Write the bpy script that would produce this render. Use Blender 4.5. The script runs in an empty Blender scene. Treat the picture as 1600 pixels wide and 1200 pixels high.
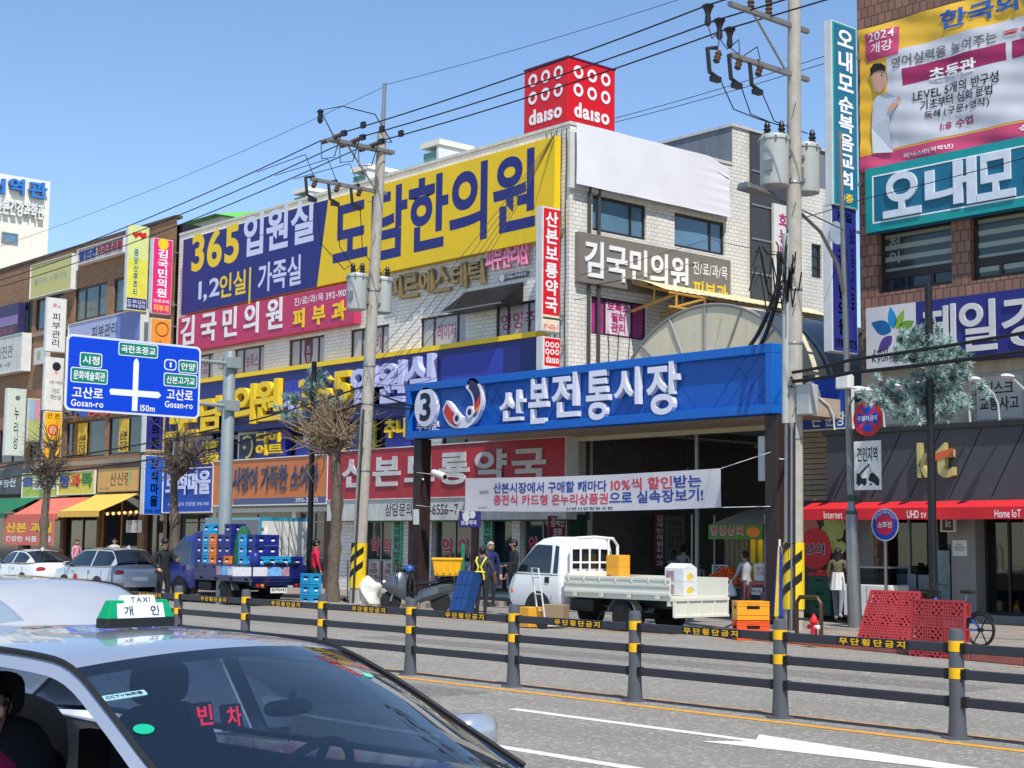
import bpy, bmesh, math, random, sys, string
from mathutils import Vector, Matrix
R = math.radians
random.seed(7)
SC = bpy.context.scene
COL = SC.collection
# ------------------------------------------------------------------ camera
YAW, PITCH, ROLL, FPX, CAMH = R(41.0), R(5.9), R(0.65), 2425.0, 1.75
R0 = Vector((math.sin(YAW), math.cos(YAW), 0)); F0 = Vector((-math.cos(YAW), math.sin(YAW), 0)); Z3 = Vector((0, 0, 1))
FW = F0*math.cos(PITCH) + Z3*math.sin(PITCH); U0 = -F0*math.sin(PITCH) + Z3*math.cos(PITCH)
RT = R0*math.cos(ROLL) + U0*math.sin(ROLL); UP = U0*math.cos(ROLL) - R0*math.sin(ROLL)
cam_d = bpy.data.cameras.new('camera'); cam = bpy.data.objects.new('camera', cam_d); COL.objects.link(cam)
cam_d.sensor_width = 36; cam_d.lens = FPX/1600*36; cam_d.clip_end = 2000; cam_d.clip_start = 0.05
M4 = Matrix((RT, UP, -FW)).transposed().to_4x4(); M4.translation = (0, 0, CAMH); cam.matrix_world = M4
SC.camera = cam
# ------------------------------------------------------------------ world, sun, exposure
SUN_EL, SUN_AZ = R(57), R(24)          # azimuth measured from +x (down the street) towards -y
wd = bpy.data.worlds.new('World'); SC.world = wd; wd.use_nodes = True
nt = wd.node_tree; bg = nt.nodes['Background']; sk = nt.nodes.new('ShaderNodeTexSky')
sk.sky_type = 'NISHITA'; sk.sun_disc = False; sk.sun_elevation = SUN_EL; sk.sun_rotation = math.pi/2 + SUN_AZ
sk.air_density = 1.0; sk.dust_density = 0.0; sk.ozone_density = 5.0
nt.links.new(sk.outputs[0], bg.inputs[0]); bg.inputs[1].default_value = 0.15
sd = bpy.data.lights.new('sun', 'SUN'); sd.energy = 4.2; sd.angle = R(0.53); sd.color = (1, .955, .88)
sun = bpy.data.objects.new('sun', sd); COL.objects.link(sun)
SV = Vector((math.cos(SUN_EL)*math.cos(SUN_AZ), -math.cos(SUN_EL)*math.sin(SUN_AZ), math.sin(SUN_EL)))
sun.rotation_euler = SV.to_track_quat('Z', 'Y').to_euler(); sun.location = (0, 0, 40)
SC.view_settings.view_transform = 'Standard'; SC.view_settings.look = 'None'
SC.view_settings.exposure = 0.28; SC.view_settings.gamma = 1.0
# ------------------------------------------------------------------ pixel rays (of the 1600x1200 survey picture) onto real planes
def W(px, py, x=None, y=None, z=None):
    d = FW + RT*((px-800)/FPX) - UP*((py-600)/FPX)
    if x is not None: t = x/d.x
    elif y is not None: t = y/d.y
    else: t = (z-CAMH)/d.z
    return Vector((d.x*t, d.y*t, CAMH + d.z*t))
# ------------------------------------------------------------------ materials
def lin(c):
    return tuple(((v/255+.055)/1.055)**2.4 if v > 10 else v/255/12.92 for v in c)
MATS = {}
def mat(name, col, rough=.55, metal=0., var=.10, scale=3., bump=0., spec=.5, coat=0., emit=0., alpha=1., trans=0., ior=1.45, dirt=0.):
    """col: base colour in sRGB 0-255; var: strength of a soft procedural mottling"""
    if name in MATS: return MATS[name]
    m = bpy.data.materials.new(name); m.use_nodes = True; t = m.node_tree; b = t.nodes['Principled BSDF']; L = t.links.new
    c = (*lin(col), 1)
    b.inputs['Base Color'].default_value = c; b.inputs['Roughness'].default_value = rough; b.inputs['Metallic'].default_value = metal
    b.inputs['Specular IOR Level'].default_value = spec; b.inputs['Coat Weight'].default_value = coat
    b.inputs['Coat Roughness'].default_value = .04; b.inputs['IOR'].default_value = ior
    b.inputs['Transmission Weight'].default_value = trans
    if emit: b.inputs['Emission Color'].default_value = c; b.inputs['Emission Strength'].default_value = emit
    if alpha < 1: b.inputs['Alpha'].default_value = alpha
    if var or bump or dirt:
        g = t.nodes.new('ShaderNodeNewGeometry')
        n = t.nodes.new('ShaderNodeTexNoise'); n.inputs['Scale'].default_value = scale; n.inputs['Detail'].default_value = 5; n.inputs['Roughness'].default_value = .62
        L(g.outputs['Position'], n.inputs['Vector'])
        if var:
            r = t.nodes.new('ShaderNodeMapRange'); r.inputs[1].default_value = .3; r.inputs[2].default_value = .7
            r.inputs[3].default_value = 1-var; r.inputs[4].default_value = 1+var*.6
            x = t.nodes.new('ShaderNodeMix'); x.data_type = 'RGBA'; x.blend_type = 'MULTIPLY'; x.inputs[0].default_value = 1
            L(n.outputs[0], r.inputs[0]); x.inputs[6].default_value = c; L(r.outputs[0], x.inputs[7])
            out = x.outputs[2]
            if dirt:                                   # rain streaks: noise stretched along z
                mp = t.nodes.new('ShaderNodeMapping'); mp.inputs['Scale'].default_value = (4, 4, .18)
                n2 = t.nodes.new('ShaderNodeTexNoise'); n2.inputs['Scale'].default_value = 1.6; n2.inputs['Detail'].default_value = 6
                L(g.outputs['Position'], mp.inputs[0]); L(mp.outputs[0], n2.inputs['Vector'])
                r2 = t.nodes.new('ShaderNodeMapRange'); r2.inputs[1].default_value = .42; r2.inputs[2].default_value = .75; r2.inputs[3].default_value = 0; r2.inputs[4].default_value = dirt
                y2 = t.nodes.new('ShaderNodeMix'); y2.data_type = 'RGBA'; y2.blend_type = 'MIX'
                L(n2.outputs[0], r2.inputs[0]); L(r2.outputs[0], y2.inputs[0]); L(out, y2.inputs[6]); y2.inputs[7].default_value = (*lin((95, 88, 78)), 1)
                out = y2.outputs[2]
            L(out, b.inputs['Base Color'])
            if emit: L(out, b.inputs['Emission Color'])
        if bump:
            bp = t.nodes.new('ShaderNodeBump'); bp.inputs['Strength'].default_value = bump; bp.inputs['Distance'].default_value = .02
            L(n.outputs[0], bp.inputs['Height']); L(bp.outputs[0], b.inputs['Normal'])
    MATS[name] = m; return m
def clear_glass(name, tint, base=.045):
    m = bpy.data.materials.new(name); m.use_nodes = True; t = m.node_tree; t.nodes.clear(); L = t.links.new
    o = t.nodes.new('ShaderNodeOutputMaterial'); x = t.nodes.new('ShaderNodeMixShader'); a = t.nodes.new('ShaderNodeBsdfTransparent'); g = t.nodes.new('ShaderNodeBsdfGlossy'); f0 = t.nodes.new('ShaderNodeLayerWeight'); f1 = t.nodes.new('ShaderNodeMath'); f1.operation = 'POWER'; f = t.nodes.new('ShaderNodeMapRange')
    a.inputs[0].default_value = (*tint, 1); g.inputs[0].default_value = (1, 1, 1, 1); g.inputs['Roughness'].default_value = .0; f0.inputs[0].default_value = .5; f1.inputs[1].default_value = 5; f.inputs[3].default_value = base; f.inputs[4].default_value = 1; L(f0.outputs['Facing'], f1.inputs[0]); L(f1.outputs[0], f.inputs[0])
    L(f.outputs[0], x.inputs[0]); L(a.outputs[0], x.inputs[1]); L(g.outputs[0], x.inputs[2]); L(x.outputs[0], o.inputs[0]); MATS[name] = m; return m
def brick_mat(name, c1, c2, mortar, bw, bh, gap=.012, rough=.5, off=.5, dirt=.25, bump=.5, dirtcol=(90, 84, 74)):
    if name in MATS: return MATS[name]
    m = bpy.data.materials.new(name); m.use_nodes = True; t = m.node_tree; b = t.nodes['Principled BSDF']; L = t.links.new
    g = t.nodes.new('ShaderNodeNewGeometry'); s = t.nodes.new('ShaderNodeSeparateXYZ'); L(g.outputs['Position'], s.inputs[0])
    a = t.nodes.new('ShaderNodeMath'); a.operation = 'ADD'; L(s.outputs[0], a.inputs[0]); L(s.outputs[1], a.inputs[1])
    cx = t.nodes.new('ShaderNodeCombineXYZ'); L(a.outputs[0], cx.inputs[0]); L(s.outputs[2], cx.inputs[1])
    k = t.nodes.new('ShaderNodeTexBrick'); L(cx.outputs[0], k.inputs['Vector'])
    k.inputs['Color1'].default_value = (*lin(c1), 1); k.inputs['Color2'].default_value = (*lin(c2), 1); k.inputs['Mortar'].default_value = (*lin(mortar), 1)
    k.inputs['Scale'].default_value = 1; k.inputs['Mortar Size'].default_value = gap; k.inputs['Mortar Smooth'].default_value = .1
    k.inputs['Brick Width'].default_value = bw; k.inputs['Row Height'].default_value = bh; k.offset = off
    n = t.nodes.new('ShaderNodeTexNoise'); n.inputs['Scale'].default_value = 1; n.inputs['Detail'].default_value = 7
    mp = t.nodes.new('ShaderNodeMapping'); mp.inputs['Scale'].default_value = (1.2, 1.2, .25); L(g.outputs['Position'], mp.inputs[0]); L(mp.outputs[0], n.inputs['Vector'])
    r = t.nodes.new('ShaderNodeMapRange'); r.inputs[1].default_value = .45; r.inputs[2].default_value = .78; r.inputs[3].default_value = 0; r.inputs[4].default_value = dirt
    x = t.nodes.new('ShaderNodeMix'); x.data_type = 'RGBA'; L(n.outputs[0], r.inputs[0]); L(r.outputs[0], x.inputs[0]); L(k.outputs[0], x.inputs[6]); x.inputs[7].default_value = (*lin(dirtcol), 1)
    L(x.outputs[2], b.inputs['Base Color']); b.inputs['Roughness'].default_value = rough
    bp = t.nodes.new('ShaderNodeBump'); bp.inputs['Strength'].default_value = bump; bp.inputs['Distance'].default_value = .01; bp.invert = True
    L(k.outputs['Fac'], bp.inputs['Height']); L(bp.outputs[0], b.inputs['Normal'])
    MATS[name] = m; return m
def asphalt(name, lo, hi, fleck, grain=70., wear=.25):
    m = bpy.data.materials.new(name); m.use_nodes = True; t = m.node_tree; b = t.nodes['Principled BSDF']; L = t.links.new
    g = t.nodes.new('ShaderNodeNewGeometry')
    def noise(sc, det=4, st=None):
        n = t.nodes.new('ShaderNodeTexNoise'); n.inputs['Scale'].default_value = sc; n.inputs['Detail'].default_value = det; n.inputs['Roughness'].default_value = .6
        if st:
            mp = t.nodes.new('ShaderNodeMapping'); mp.inputs['Scale'].default_value = st; L(g.outputs['Position'], mp.inputs[0]); L(mp.outputs[0], n.inputs['Vector'])
        else: L(g.outputs['Position'], n.inputs['Vector'])
        return n
    def mixc(f, a, c):
        x = t.nodes.new('ShaderNodeMix'); x.data_type = 'RGBA'; L(f, x.inputs[0])
        for s, i in ((a, 6), (c, 7)):
            if isinstance(s, tuple): x.inputs[i].default_value = (*lin(s), 1)
            else: L(s, x.inputs[i])
        return x.outputs[2]
    def rng(o, a, c, d=0., e=1.):
        r = t.nodes.new('ShaderNodeMapRange'); L(o, r.inputs[0]); r.inputs[1].default_value = a; r.inputs[2].default_value = c; r.inputs[3].default_value = d; r.inputs[4].default_value = e; return r.outputs[0]
    n1 = noise(grain, 3); n2 = noise(.6, 6, (.25, 1.6, 1)); n3 = noise(grain*.35, 3)
    v = t.nodes.new('ShaderNodeTexVoronoi'); v.inputs['Scale'].default_value = grain*.55; L(g.outputs['Position'], v.inputs['Vector'])
    c = mixc(rng(n1.outputs[0], .36, .64), lo, hi)
    sep = t.nodes.new('ShaderNodeSeparateColor'); L(v.outputs['Color'], sep.inputs[0])
    c = mixc(rng(sep.outputs[0], .78, .86, 0, .8), c, fleck)
    c = mixc(rng(n2.outputs[0], .42, .72, 0, wear), c, tuple(int(q*.62) for q in lo))
    c = mixc(rng(n3.outputs[0], .55, .75, 0, .4), c, lo)
    L(c, b.inputs['Base Color']); b.inputs['Roughness'].default_value = .82
    bp = t.nodes.new('ShaderNodeBump'); bp.inputs['Strength'].default_value = .5; bp.inputs['Distance'].default_value = .006; L(n1.outputs[0], bp.inputs['Height']); L(bp.outputs[0], b.inputs['Normal'])
    return m
# ------------------------------------------------------------------ objects, labels
OFF = {}
def tag(o, label=None, cat=None, group=None, kind=None):
    if label: o['label'] = label
    if cat: o['category'] = cat
    if group: o['group'] = group
    if kind: o['kind'] = kind
    return o
def thing(name, label, cat, loc=(0, 0, 0), rz=0., group=None):
    o = bpy.data.objects.new(name, None); COL.objects.link(o); o.location = loc; o.rotation_euler.z = rz; o.empty_display_size = .2
    OFF[o.name] = Vector(loc); return tag(o, label, cat, group)
def copy_tree(o, parent=None):
    c = o.copy(); COL.objects.link(c); OFF[c.name] = OFF.get(o.name)
    if parent: c.parent = parent
    for ch in list(o.children): copy_tree(ch, c)
    return c
# ------------------------------------------------------------------ fonts
TXT = {}
def _strings(code):                                       # every string constant of this script, so the fonts are read once
    out = set()
    def eat(c):
        if isinstance(c, str): out.update(c)
        elif isinstance(c, tuple): [eat(q) for q in c]
        elif hasattr(c, 'co_consts'): eat(c.co_consts)
    eat(code.co_consts); return out
CHARSET = ''.join(sorted(ch for ch in _strings(sys._getframe().f_code) if ch in string.ascii_letters+string.digits+'.,:/~!%()+-·' or ch == '\u0131' or 0x3130 <= ord(ch) <= 0xD7A3))
FC = bpy.data.curves.new('lettering', 'FONT'); FO = bpy.data.objects.new('lettering', FC)
GLY = {}
def font_table(bold):
    """outlines of every character in CHARSET, evaluated in one go: {char: (verts, faces, x0, x1)}"""
    if bold in GLY: return GLY[bold]
    seq = 'H' + ''.join(ch for ch in CHARSET if ch not in ' \n') + 'H'
    FC.body = '\n'.join(seq); FC.offset = bold; FC.resolution_u = 5; FC.extrude = 0; FC.space_line = 3.0; FC.align_x = 'LEFT'
    me = bpy.data.meshes.new_from_object(FO); vs = [v.co.copy() for v in me.vertices]; fs = [tuple(p.vertices) for p in me.polygons]; bpy.data.meshes.remove(me)
    order = sorted(range(len(vs)), key=lambda i: -vs[i].y); cl = {}; k = 0; last = None
    for i in order:
        if last is not None and last - vs[i].y > 1.0: k += 1
        cl[i] = k; last = vs[i].y
    n = k+1; assert n == len(seq), (n, len(seq))
    ym = [9e9]*n
    for i, c in cl.items(): ym[c] = min(ym[c], vs[i].y)
    pitch = (ym[-1]-ym[0])/(n-1); base = ym[0]; tab = {}; per = [[] for _ in range(n)]; fper = [[] for _ in range(n)]; idx = {}
    for i, v in enumerate(vs): c = cl[i]; idx[i] = len(per[c]); per[c].append((v.x, v.y-base-pitch*c))
    for f in fs: fper[cl[f[0]]].append(tuple(idx[i] for i in f))
    for c, ch in enumerate(seq):
        xs = [p[0] for p in per[c]]; tab[ch] = (per[c], fper[c], min(xs), max(xs))
    GLY[bold] = tab; return tab
def glyphs(body, bold=.02, space=1., line=1.0, solid=True, res=2, shear=0.):
    bold = .01 if bold < .014 else .02 if bold < .026 else .03
    key = (body, bold, space, line, solid, shear)
    if key in TXT: return TXT[key]
    tab = font_table(bold); vs = []; fs = []; rows = body.split('\n'); lay = []
    for row in rows:
        x = 0; out = []
        for ch in row:
            if ch == ' ': x += .3*space; continue
            g = tab[ch]; hang = ord(ch) > 0x2E80
            adv = .92 if hang else (g[3]-g[2])+.09
            out.append((g, x if hang else x-g[2]+.03)); x += adv*space
        lay.append((out, x))
    for r_, (out, wd_) in enumerate(lay):
        for g, x in out:
            k = len(vs); vs += [(p[0]+x-wd_/2, p[1]-r_*1.05*line) for p in g[0]]; fs += [tuple(i+k for i in f) for f in g[1]]
    if shear: vs = [(x+shear*y, y) for x, y in vs]
    xs = [v[0] for v in vs]; ys = [v[1] for v in vs]; x0, x1, y0, y1 = min(xs), max(xs), min(ys), max(ys)
    fl = [((x-x0)/(x1-x0), (y-y0)/(y1-y0), 0) for x, y in vs]
    if solid:                                             # raise the face and add side walls along the outline
        n = len(fl); cnt = {}
        for f in fs:
            for a, b in zip(f, f[1:]+f[:1]): cnt[(a, b)] = 1
        side = [(a, b, b+n, a+n) for a, b in cnt if (b, a) not in cnt]
        fl = fl + [(x, y, 1) for x, y, _ in fl]; fs = [tuple(i+n for i in f) for f in fs] + side
    TXT[key] = (fl, fs); return TXT[key]
# ------------------------------------------------------------------ mesh builder
class MB:
    def __init__(s): s.v = []; s.f = []; s.m = []; s.mats = []
    def _mi(s, m):
        if m not in s.mats: s.mats.append(m)
        return s.mats.index(m)
    def add(s, vs, fs, m=None):
        k = len(s.v); s.v += [Vector(v) for v in vs]; i = s._mi(m) if m else 0
        for f in fs: s.f.append(tuple(a+k for a in f)); s.m.append(i)
        return s
    def box(s, x0, x1, y0, y1, z0, z1, m=None):
        v = [(x0, y0, z0), (x1, y0, z0), (x1, y1, z0), (x0, y1, z0), (x0, y0, z1), (x1, y0, z1), (x1, y1, z1), (x0, y1, z1)]
        return s.add(v, [(0, 3, 2, 1), (4, 5, 6, 7), (0, 1, 5, 4), (1, 2, 6, 5), (2, 3, 7, 6), (3, 0, 4, 7)], m)
    def quad(s, a, b, c, d, m=None): return s.add([a, b, c, d], [(0, 1, 2, 3)], m)
    def hexa(s, P, m=None): return s.add(P, [(0, 3, 2, 1), (4, 5, 6, 7), (0, 1, 5, 4), (1, 2, 6, 5), (2, 3, 7, 6), (3, 0, 4, 7)], m)
    def tube(s, pts, r, seg=6, m=None, cap=True):
        pts = [Vector(p) for p in pts]; n = len(pts); rr = r if isinstance(r, (list, tuple)) else [r]*n
        vs = []; up = None
        for i, p in enumerate(pts):
            d = (pts[min(i+1, n-1)] - pts[max(i-1, 0)]).normalized()
            if up is None: up = d.orthogonal().normalized()
            up = (up - d*up.dot(d)); up = up.normalized() if up.length > 1e-6 else d.orthogonal().normalized()
            q = d.cross(up)
            vs += [p + (up*math.cos(2*math.pi*k/seg) + q*math.sin(2*math.pi*k/seg))*rr[i] for k in range(seg)]
        fs = [(i*seg+k, i*seg+(k+1) % seg, (i+1)*seg+(k+1) % seg, (i+1)*seg+k) for i in range(n-1) for k in range(seg)]
        if cap: fs += [tuple(range(seg))[::-1], tuple((n-1)*seg+k for k in range(seg))]
        return s.add(vs, fs, m)
    def lathe(s, prof, o=(0, 0, 0), ax=(0, 0, 1), seg=20, m=None):
        o = Vector(o); ax = Vector(ax).normalized(); u = ax.orthogonal().normalized(); w = ax.cross(u); n = len(prof); vs = []
        for r, h in prof: vs += [o + ax*h + (u*math.cos(2*math.pi*k/seg) + w*math.sin(2*math.pi*k/seg))*max(r, 1e-4) for k in range(seg)]
        fs = [(i*seg+k, i*seg+(k+1) % seg, (i+1)*seg+(k+1) % seg, (i+1)*seg+k) for i in range(n-1) for k in range(seg)]
        fs += [tuple(range(seg))[::-1], tuple((n-1)*seg+k for k in range(seg))]
        return s.add(vs, fs, m)
    def ball(s, c, r, m=None, nu=10, nv=7, jit=0.):
        c = Vector(c); rx, ry, rz = r if isinstance(r, (tuple, list)) else (r, r, r)
        vs = [c+Vector((0, 0, -rz))]
        for j in range(1, nv):
            a = -math.pi/2 + math.pi*j/nv
            for i in range(nu):
                q = 1 + random.uniform(-jit, jit); vs.append(c + Vector((rx*math.cos(a)*math.cos(2*math.pi*i/nu)*q, ry*math.cos(a)*math.sin(2*math.pi*i/nu)*q, rz*math.sin(a)*q)))
        vs.append(c+Vector((0, 0, rz))); T = len(vs)-1; fs = []
        for i in range(nu):
            fs.append((0, 1+(i+1) % nu, 1+i)); fs.append((T, 1+(nv-2)*nu+i, 1+(nv-2)*nu+(i+1) % nu))
            for j in range(nv-2): fs.append((1+j*nu+i, 1+j*nu+(i+1) % nu, 1+(j+1)*nu+(i+1) % nu, 1+(j+1)*nu+i))
        return s.add(vs, fs, m)
    def loftball(s, c, r, p=.62, nu=18, nv=10, m=None):      # rounded-box (superellipsoid) lump
        c = Vector(c); f = lambda v: math.copysign(abs(v)**p, v)
        vs = [c+Vector((r[0]*f(math.cos(a))*f(math.cos(b)), r[1]*f(math.cos(a))*f(math.sin(b)), r[2]*f(math.sin(a)))) for a in [-math.pi/2+math.pi*j/nv for j in range(nv+1)] for b in [2*math.pi*i/nu for i in range(nu)]]
        return s.add(vs, [(j*nu+i, j*nu+(i+1) % nu, (j+1)*nu+(i+1) % nu, (j+1)*nu+i) for j in range(nv) for i in range(nu)], m)
    def poly(s, pts, O, U, V, N, d0, d1, m=None):           # outline in (u,v) extruded from d0 to d1 along N
        O, U, V, N = Vector(O), Vector(U), Vector(V), Vector(N); n = len(pts)
        vs = [O+U*a+V*b+N*d0 for a, b in pts] + [O+U*a+V*b+N*d1 for a, b in pts]
        fs = [tuple(range(n))[::-1], tuple(range(n, 2*n))] + [(i, (i+1) % n, n+(i+1) % n, n+i) for i in range(n)]
        return s.add(vs, fs, m)
    def grid(s, fn, nu, nv, m=None, wrap=False):
        vs = [fn(i/nu, j/nv) for i in range(nu+1) for j in range(nv+1)]
        return s.add(vs, [(i*(nv+1)+j, (i+1)*(nv+1)+j, (i+1)*(nv+1)+j+1, i*(nv+1)+j+1) for i in range(nu) for j in range(nv)], m)
    def text(s, body, O, U, V, N, m=None, depth=0., bold=.02, space=1., line=1.0, shear=0.):   # fills the parallelogram O,U,V
        O, U, V, N = Vector(O), Vector(U), Vector(V), Vector(N)
        vs, fs = glyphs(body, bold, space, line, depth > 0, shear=shear)
        return s.add([O+U*a+V*b+N*(c*depth+.004) for a, b, c in vs], fs, m)
    def xf(s, M):
        s.v = [M @ v for v in s.v]; return s
    def build(s, name, m=None, parent=None, local=False, smooth=False, bevel=0., label=None, kind=None, sharp=35):
        off = Vector((0, 0, 0))
        if parent is not None and not local: off = OFF.get(parent.name) or off
        me = bpy.data.meshes.new(name); me.from_pydata([v-off for v in s.v], [], s.f); me.validate(verbose=False)
        for q in (s.mats or ([m] if m else [])): me.materials.append(q)
        if s.mats and m and None in s.mats: pass
        if len(s.mats) > 1 and len(me.polygons) == len(s.m): me.polygons.foreach_set('material_index', s.m)
        if smooth:
            me.polygons.foreach_set('use_smooth', [True]*len(me.polygons))
            try: me.set_sharp_from_angle(angle=R(sharp))
            except Exception: pass
        o = bpy.data.objects.new(name, me); COL.objects.link(o)
        if parent is not None: o.parent = parent; OFF[o.name] = OFF.get(parent.name)
        if bevel:
            bm = o.modifiers.new('bevel', 'BEVEL'); bm.width = bevel; bm.segments = 2; bm.limit_method = 'ANGLE'; bm.angle_limit = R(40); bm.harden_normals = False
        if label: o['label'] = label
        if kind: o['kind'] = kind
        return o
def rrect(x0, y0, x1, y1, r, n=5):
    out = []
    for cx, cy, a in ((x1-r, y1-r, 0), (x0+r, y1-r, 90), (x0+r, y0+r, 180), (x1-r, y0+r, 270)):
        out += [(cx+r*math.cos(R(a+90*k/n)), cy+r*math.sin(R(a+90*k/n))) for k in range(n+1)]
    return out
def circ(cx, cy, rx, ry=None, n=28): return [(cx+rx*math.cos(2*math.pi*k/n), cy+(ry or rx)*math.sin(2*math.pi*k/n)) for k in range(n)]
# ------------------------------------------------------------------ flat signs standing on real planes
class Sign:
    """a sign box: axis 'y' = parallel to the street, face towards -y; axis 'x' = sticking out over the pavement, face towards +x"""
    def __init__(s, name, label, cat, tl, br, plane, axis, depth, body, frame=None, group=None, fr=.05, tlx=None, edge=None):
        s.axis, s.plane = axis, plane; kw = {axis: plane}
        a = W(*tl, **kw); b = W(*br, **kw); s.z0, s.z1 = b.z, a.z
        if axis == 'y': s.a0, s.a1 = a.x, b.x; s.U = Vector((1, 0, 0)); s.N = Vector((0, -1, 0))
        else: s.a0, s.a1 = a.y, b.y; s.U = Vector((0, 1, 0)); s.N = Vector((1, 0, 0))
        s.w, s.h = s.a1-s.a0, s.z1-s.z0
        s.O = Vector((s.a0, plane, s.z0)) if axis == 'y' else Vector((plane, s.a0, s.z0))
        c = s.O + s.U*(s.w/2); s.t = thing(name, label, cat, c, group=group)
        s.p = MB().poly([(0, 0), (s.w, 0), (s.w, s.h), (0, s.h)], s.O, s.U, Z3, s.N, -depth, 0).build('panel', body, s.t, bevel=.012)
        if frame:
            f = MB(); e = fr; q = [(-e, -e, s.w+e, 0), (-e, s.h, s.w+e, s.h+e), (-e, 0, 0, s.h), (s.w, 0, s.w+e, s.h)]
            for x0, y0, x1, y1 in q: f.poly([(x0, y0), (x1, y0), (x1, y1), (x0, y1)], s.O, s.U, Z3, s.N, -depth-.002, .035)
            f.build('frame', frame, s.t)
    def at(s, px, py):
        q = W(px, py, **{s.axis: s.plane}); return ((q.x if s.axis == 'y' else q.y)-s.a0), q.z-s.z0
    def txt(s, body, u0, v0, u1, v1, m, bold=.02, depth=0., name='lettering', lift=0., mb=None, **k):   # fractions of the face
        g = mb or MB(); g.text(body, s.O+s.U*(u0*s.w)+Z3*(v0*s.h)+s.N*lift, s.U*((u1-u0)*s.w), Z3*((v1-v0)*s.h), s.N, None if mb is None else m, depth, bold, **k)
        return g if mb else g.build(name, m, s.t)
    def tpx(s, body, tl, br, m, bold=.02, depth=0., name='lettering', lift=0., **k):
        a = s.at(*tl); b = s.at(*br); return s.txt(body, a[0]/s.w, b[1]/s.h, b[0]/s.w, a[1]/s.h, m, bold, depth, name, lift, **k)
    def shape(s, pts, m, d0=.003, d1=.006, name='emblem', parent=None):      # pts in metres on the face, may be a list of outlines
        g = MB()
        for q in (pts if isinstance(pts[0], list) else [pts]): g.poly(q, s.O, s.U, Z3, s.N, d0, d1)
        return g.build(name, m, parent or s.t)
    def rect(s, tl, br, m, d1=.006, name='colour_field', d0=-.001):
        a = s.at(*tl); b = s.at(*br); return s.shape([(a[0], b[1]), (b[0], b[1]), (b[0], a[1]), (a[0], a[1])], m, d0, d1, name)
    def frac(s, u0, v0, u1, v1, m, d1=.006, name='colour_field', d0=-.001):
        return s.shape([(u0*s.w, v0*s.h), (u1*s.w, v0*s.h), (u1*s.w, v1*s.h), (u0*s.w, v1*s.h)], m, d0, d1, name)
def psign(name, label, edge_l, corner, face_r, ytop, ybot, yback, body, face, group=None, mount=True):
    """projecting sign box: px of its outer edge, its corner and the far end of its face; face points to +x"""
    X = W(face_r, ytop, y=yback).x; yf = W(corner, ytop, x=X).y; xl = W(edge_l, ytop, y=yf).x
    d = min(max(X-xl, .1), .6); z1 = W(corner, ytop, x=X).z; z0 = W(corner, ybot, x=X).z
    s = Sign.__new__(Sign); s.axis, s.plane = 'x', X; s.a0, s.a1 = yf, yback; s.z0, s.z1 = z0, z1
    s.U = Vector((0, 1, 0)); s.N = Vector((1, 0, 0)); s.w, s.h = s.a1-s.a0, z1-z0; s.O = Vector((X, yf, z0))
    s.t = thing(name, label, 'sign', (X-d/2, yback, z0), group=group)
    s.p = MB().box(X-d, X-.004, yf, yback, z0, z1).build('casing', body, s.t, bevel=.012)
    m = .03
    MB().poly([(m, m), (s.w-m, m), (s.w-m, s.h-m), (m, s.h-m)], s.O, s.U, Z3, s.N, -.006, .004).build('panel', face, s.t)
    if mount:
        g = MB()
        for zz in (z0+.15*s.h, z1-.15*s.h): g.box(X-d/2-.03, X-d/2+.03, yback, yback+.32, zz-.03, zz+.03)
        g.build('bracket', mat('galvanised', (150, 152, 152), .45, .6), s.t)
    return s
def wall_holes(mb, a0, a1, z0, z1, plane, axis, holes, m=None, reveal=.18, mr=None):
    """front skin of a wall with real recesses; holes = (a0,a1,z0,z1)"""
    sgn = 1 if axis == 'y' else -1
    P = (lambda a, z, d=0: (a, plane+d, z)) if axis == 'y' else (lambda a, z, d=0: (plane-d, a, z))
    A = sorted({a0, a1, *[h[0] for h in holes], *[h[1] for h in holes]}); Zs = sorted({z0, z1, *[h[2] for h in holes], *[h[3] for h in holes]})
    A = [a for a in A if a0 <= a <= a1]; Zs = [z for z in Zs if z0 <= z <= z1]
    for i in range(len(A)-1):
        for j in range(len(Zs)-1):
            ca, cz = (A[i]+A[i+1])/2, (Zs[j]+Zs[j+1])/2
            if any(h[0] < ca < h[1] and h[2] < cz < h[3] for h in holes): continue
            mb.quad(P(A[i], Zs[j]), P(A[i+1], Zs[j]), P(A[i+1], Zs[j+1]), P(A[i], Zs[j+1]), m)
    for h in holes:
        for (p, q) in (((h[0], h[2]), (h[1], h[2])), ((h[1], h[2]), (h[1], h[3])), ((h[1], h[3]), (h[0], h[3])), ((h[0], h[3]), (h[0], h[2]))):
            mb.quad(P(*p), P(*p, reveal), P(*q, reveal), P(*q), mr or m)
    return mb
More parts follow.
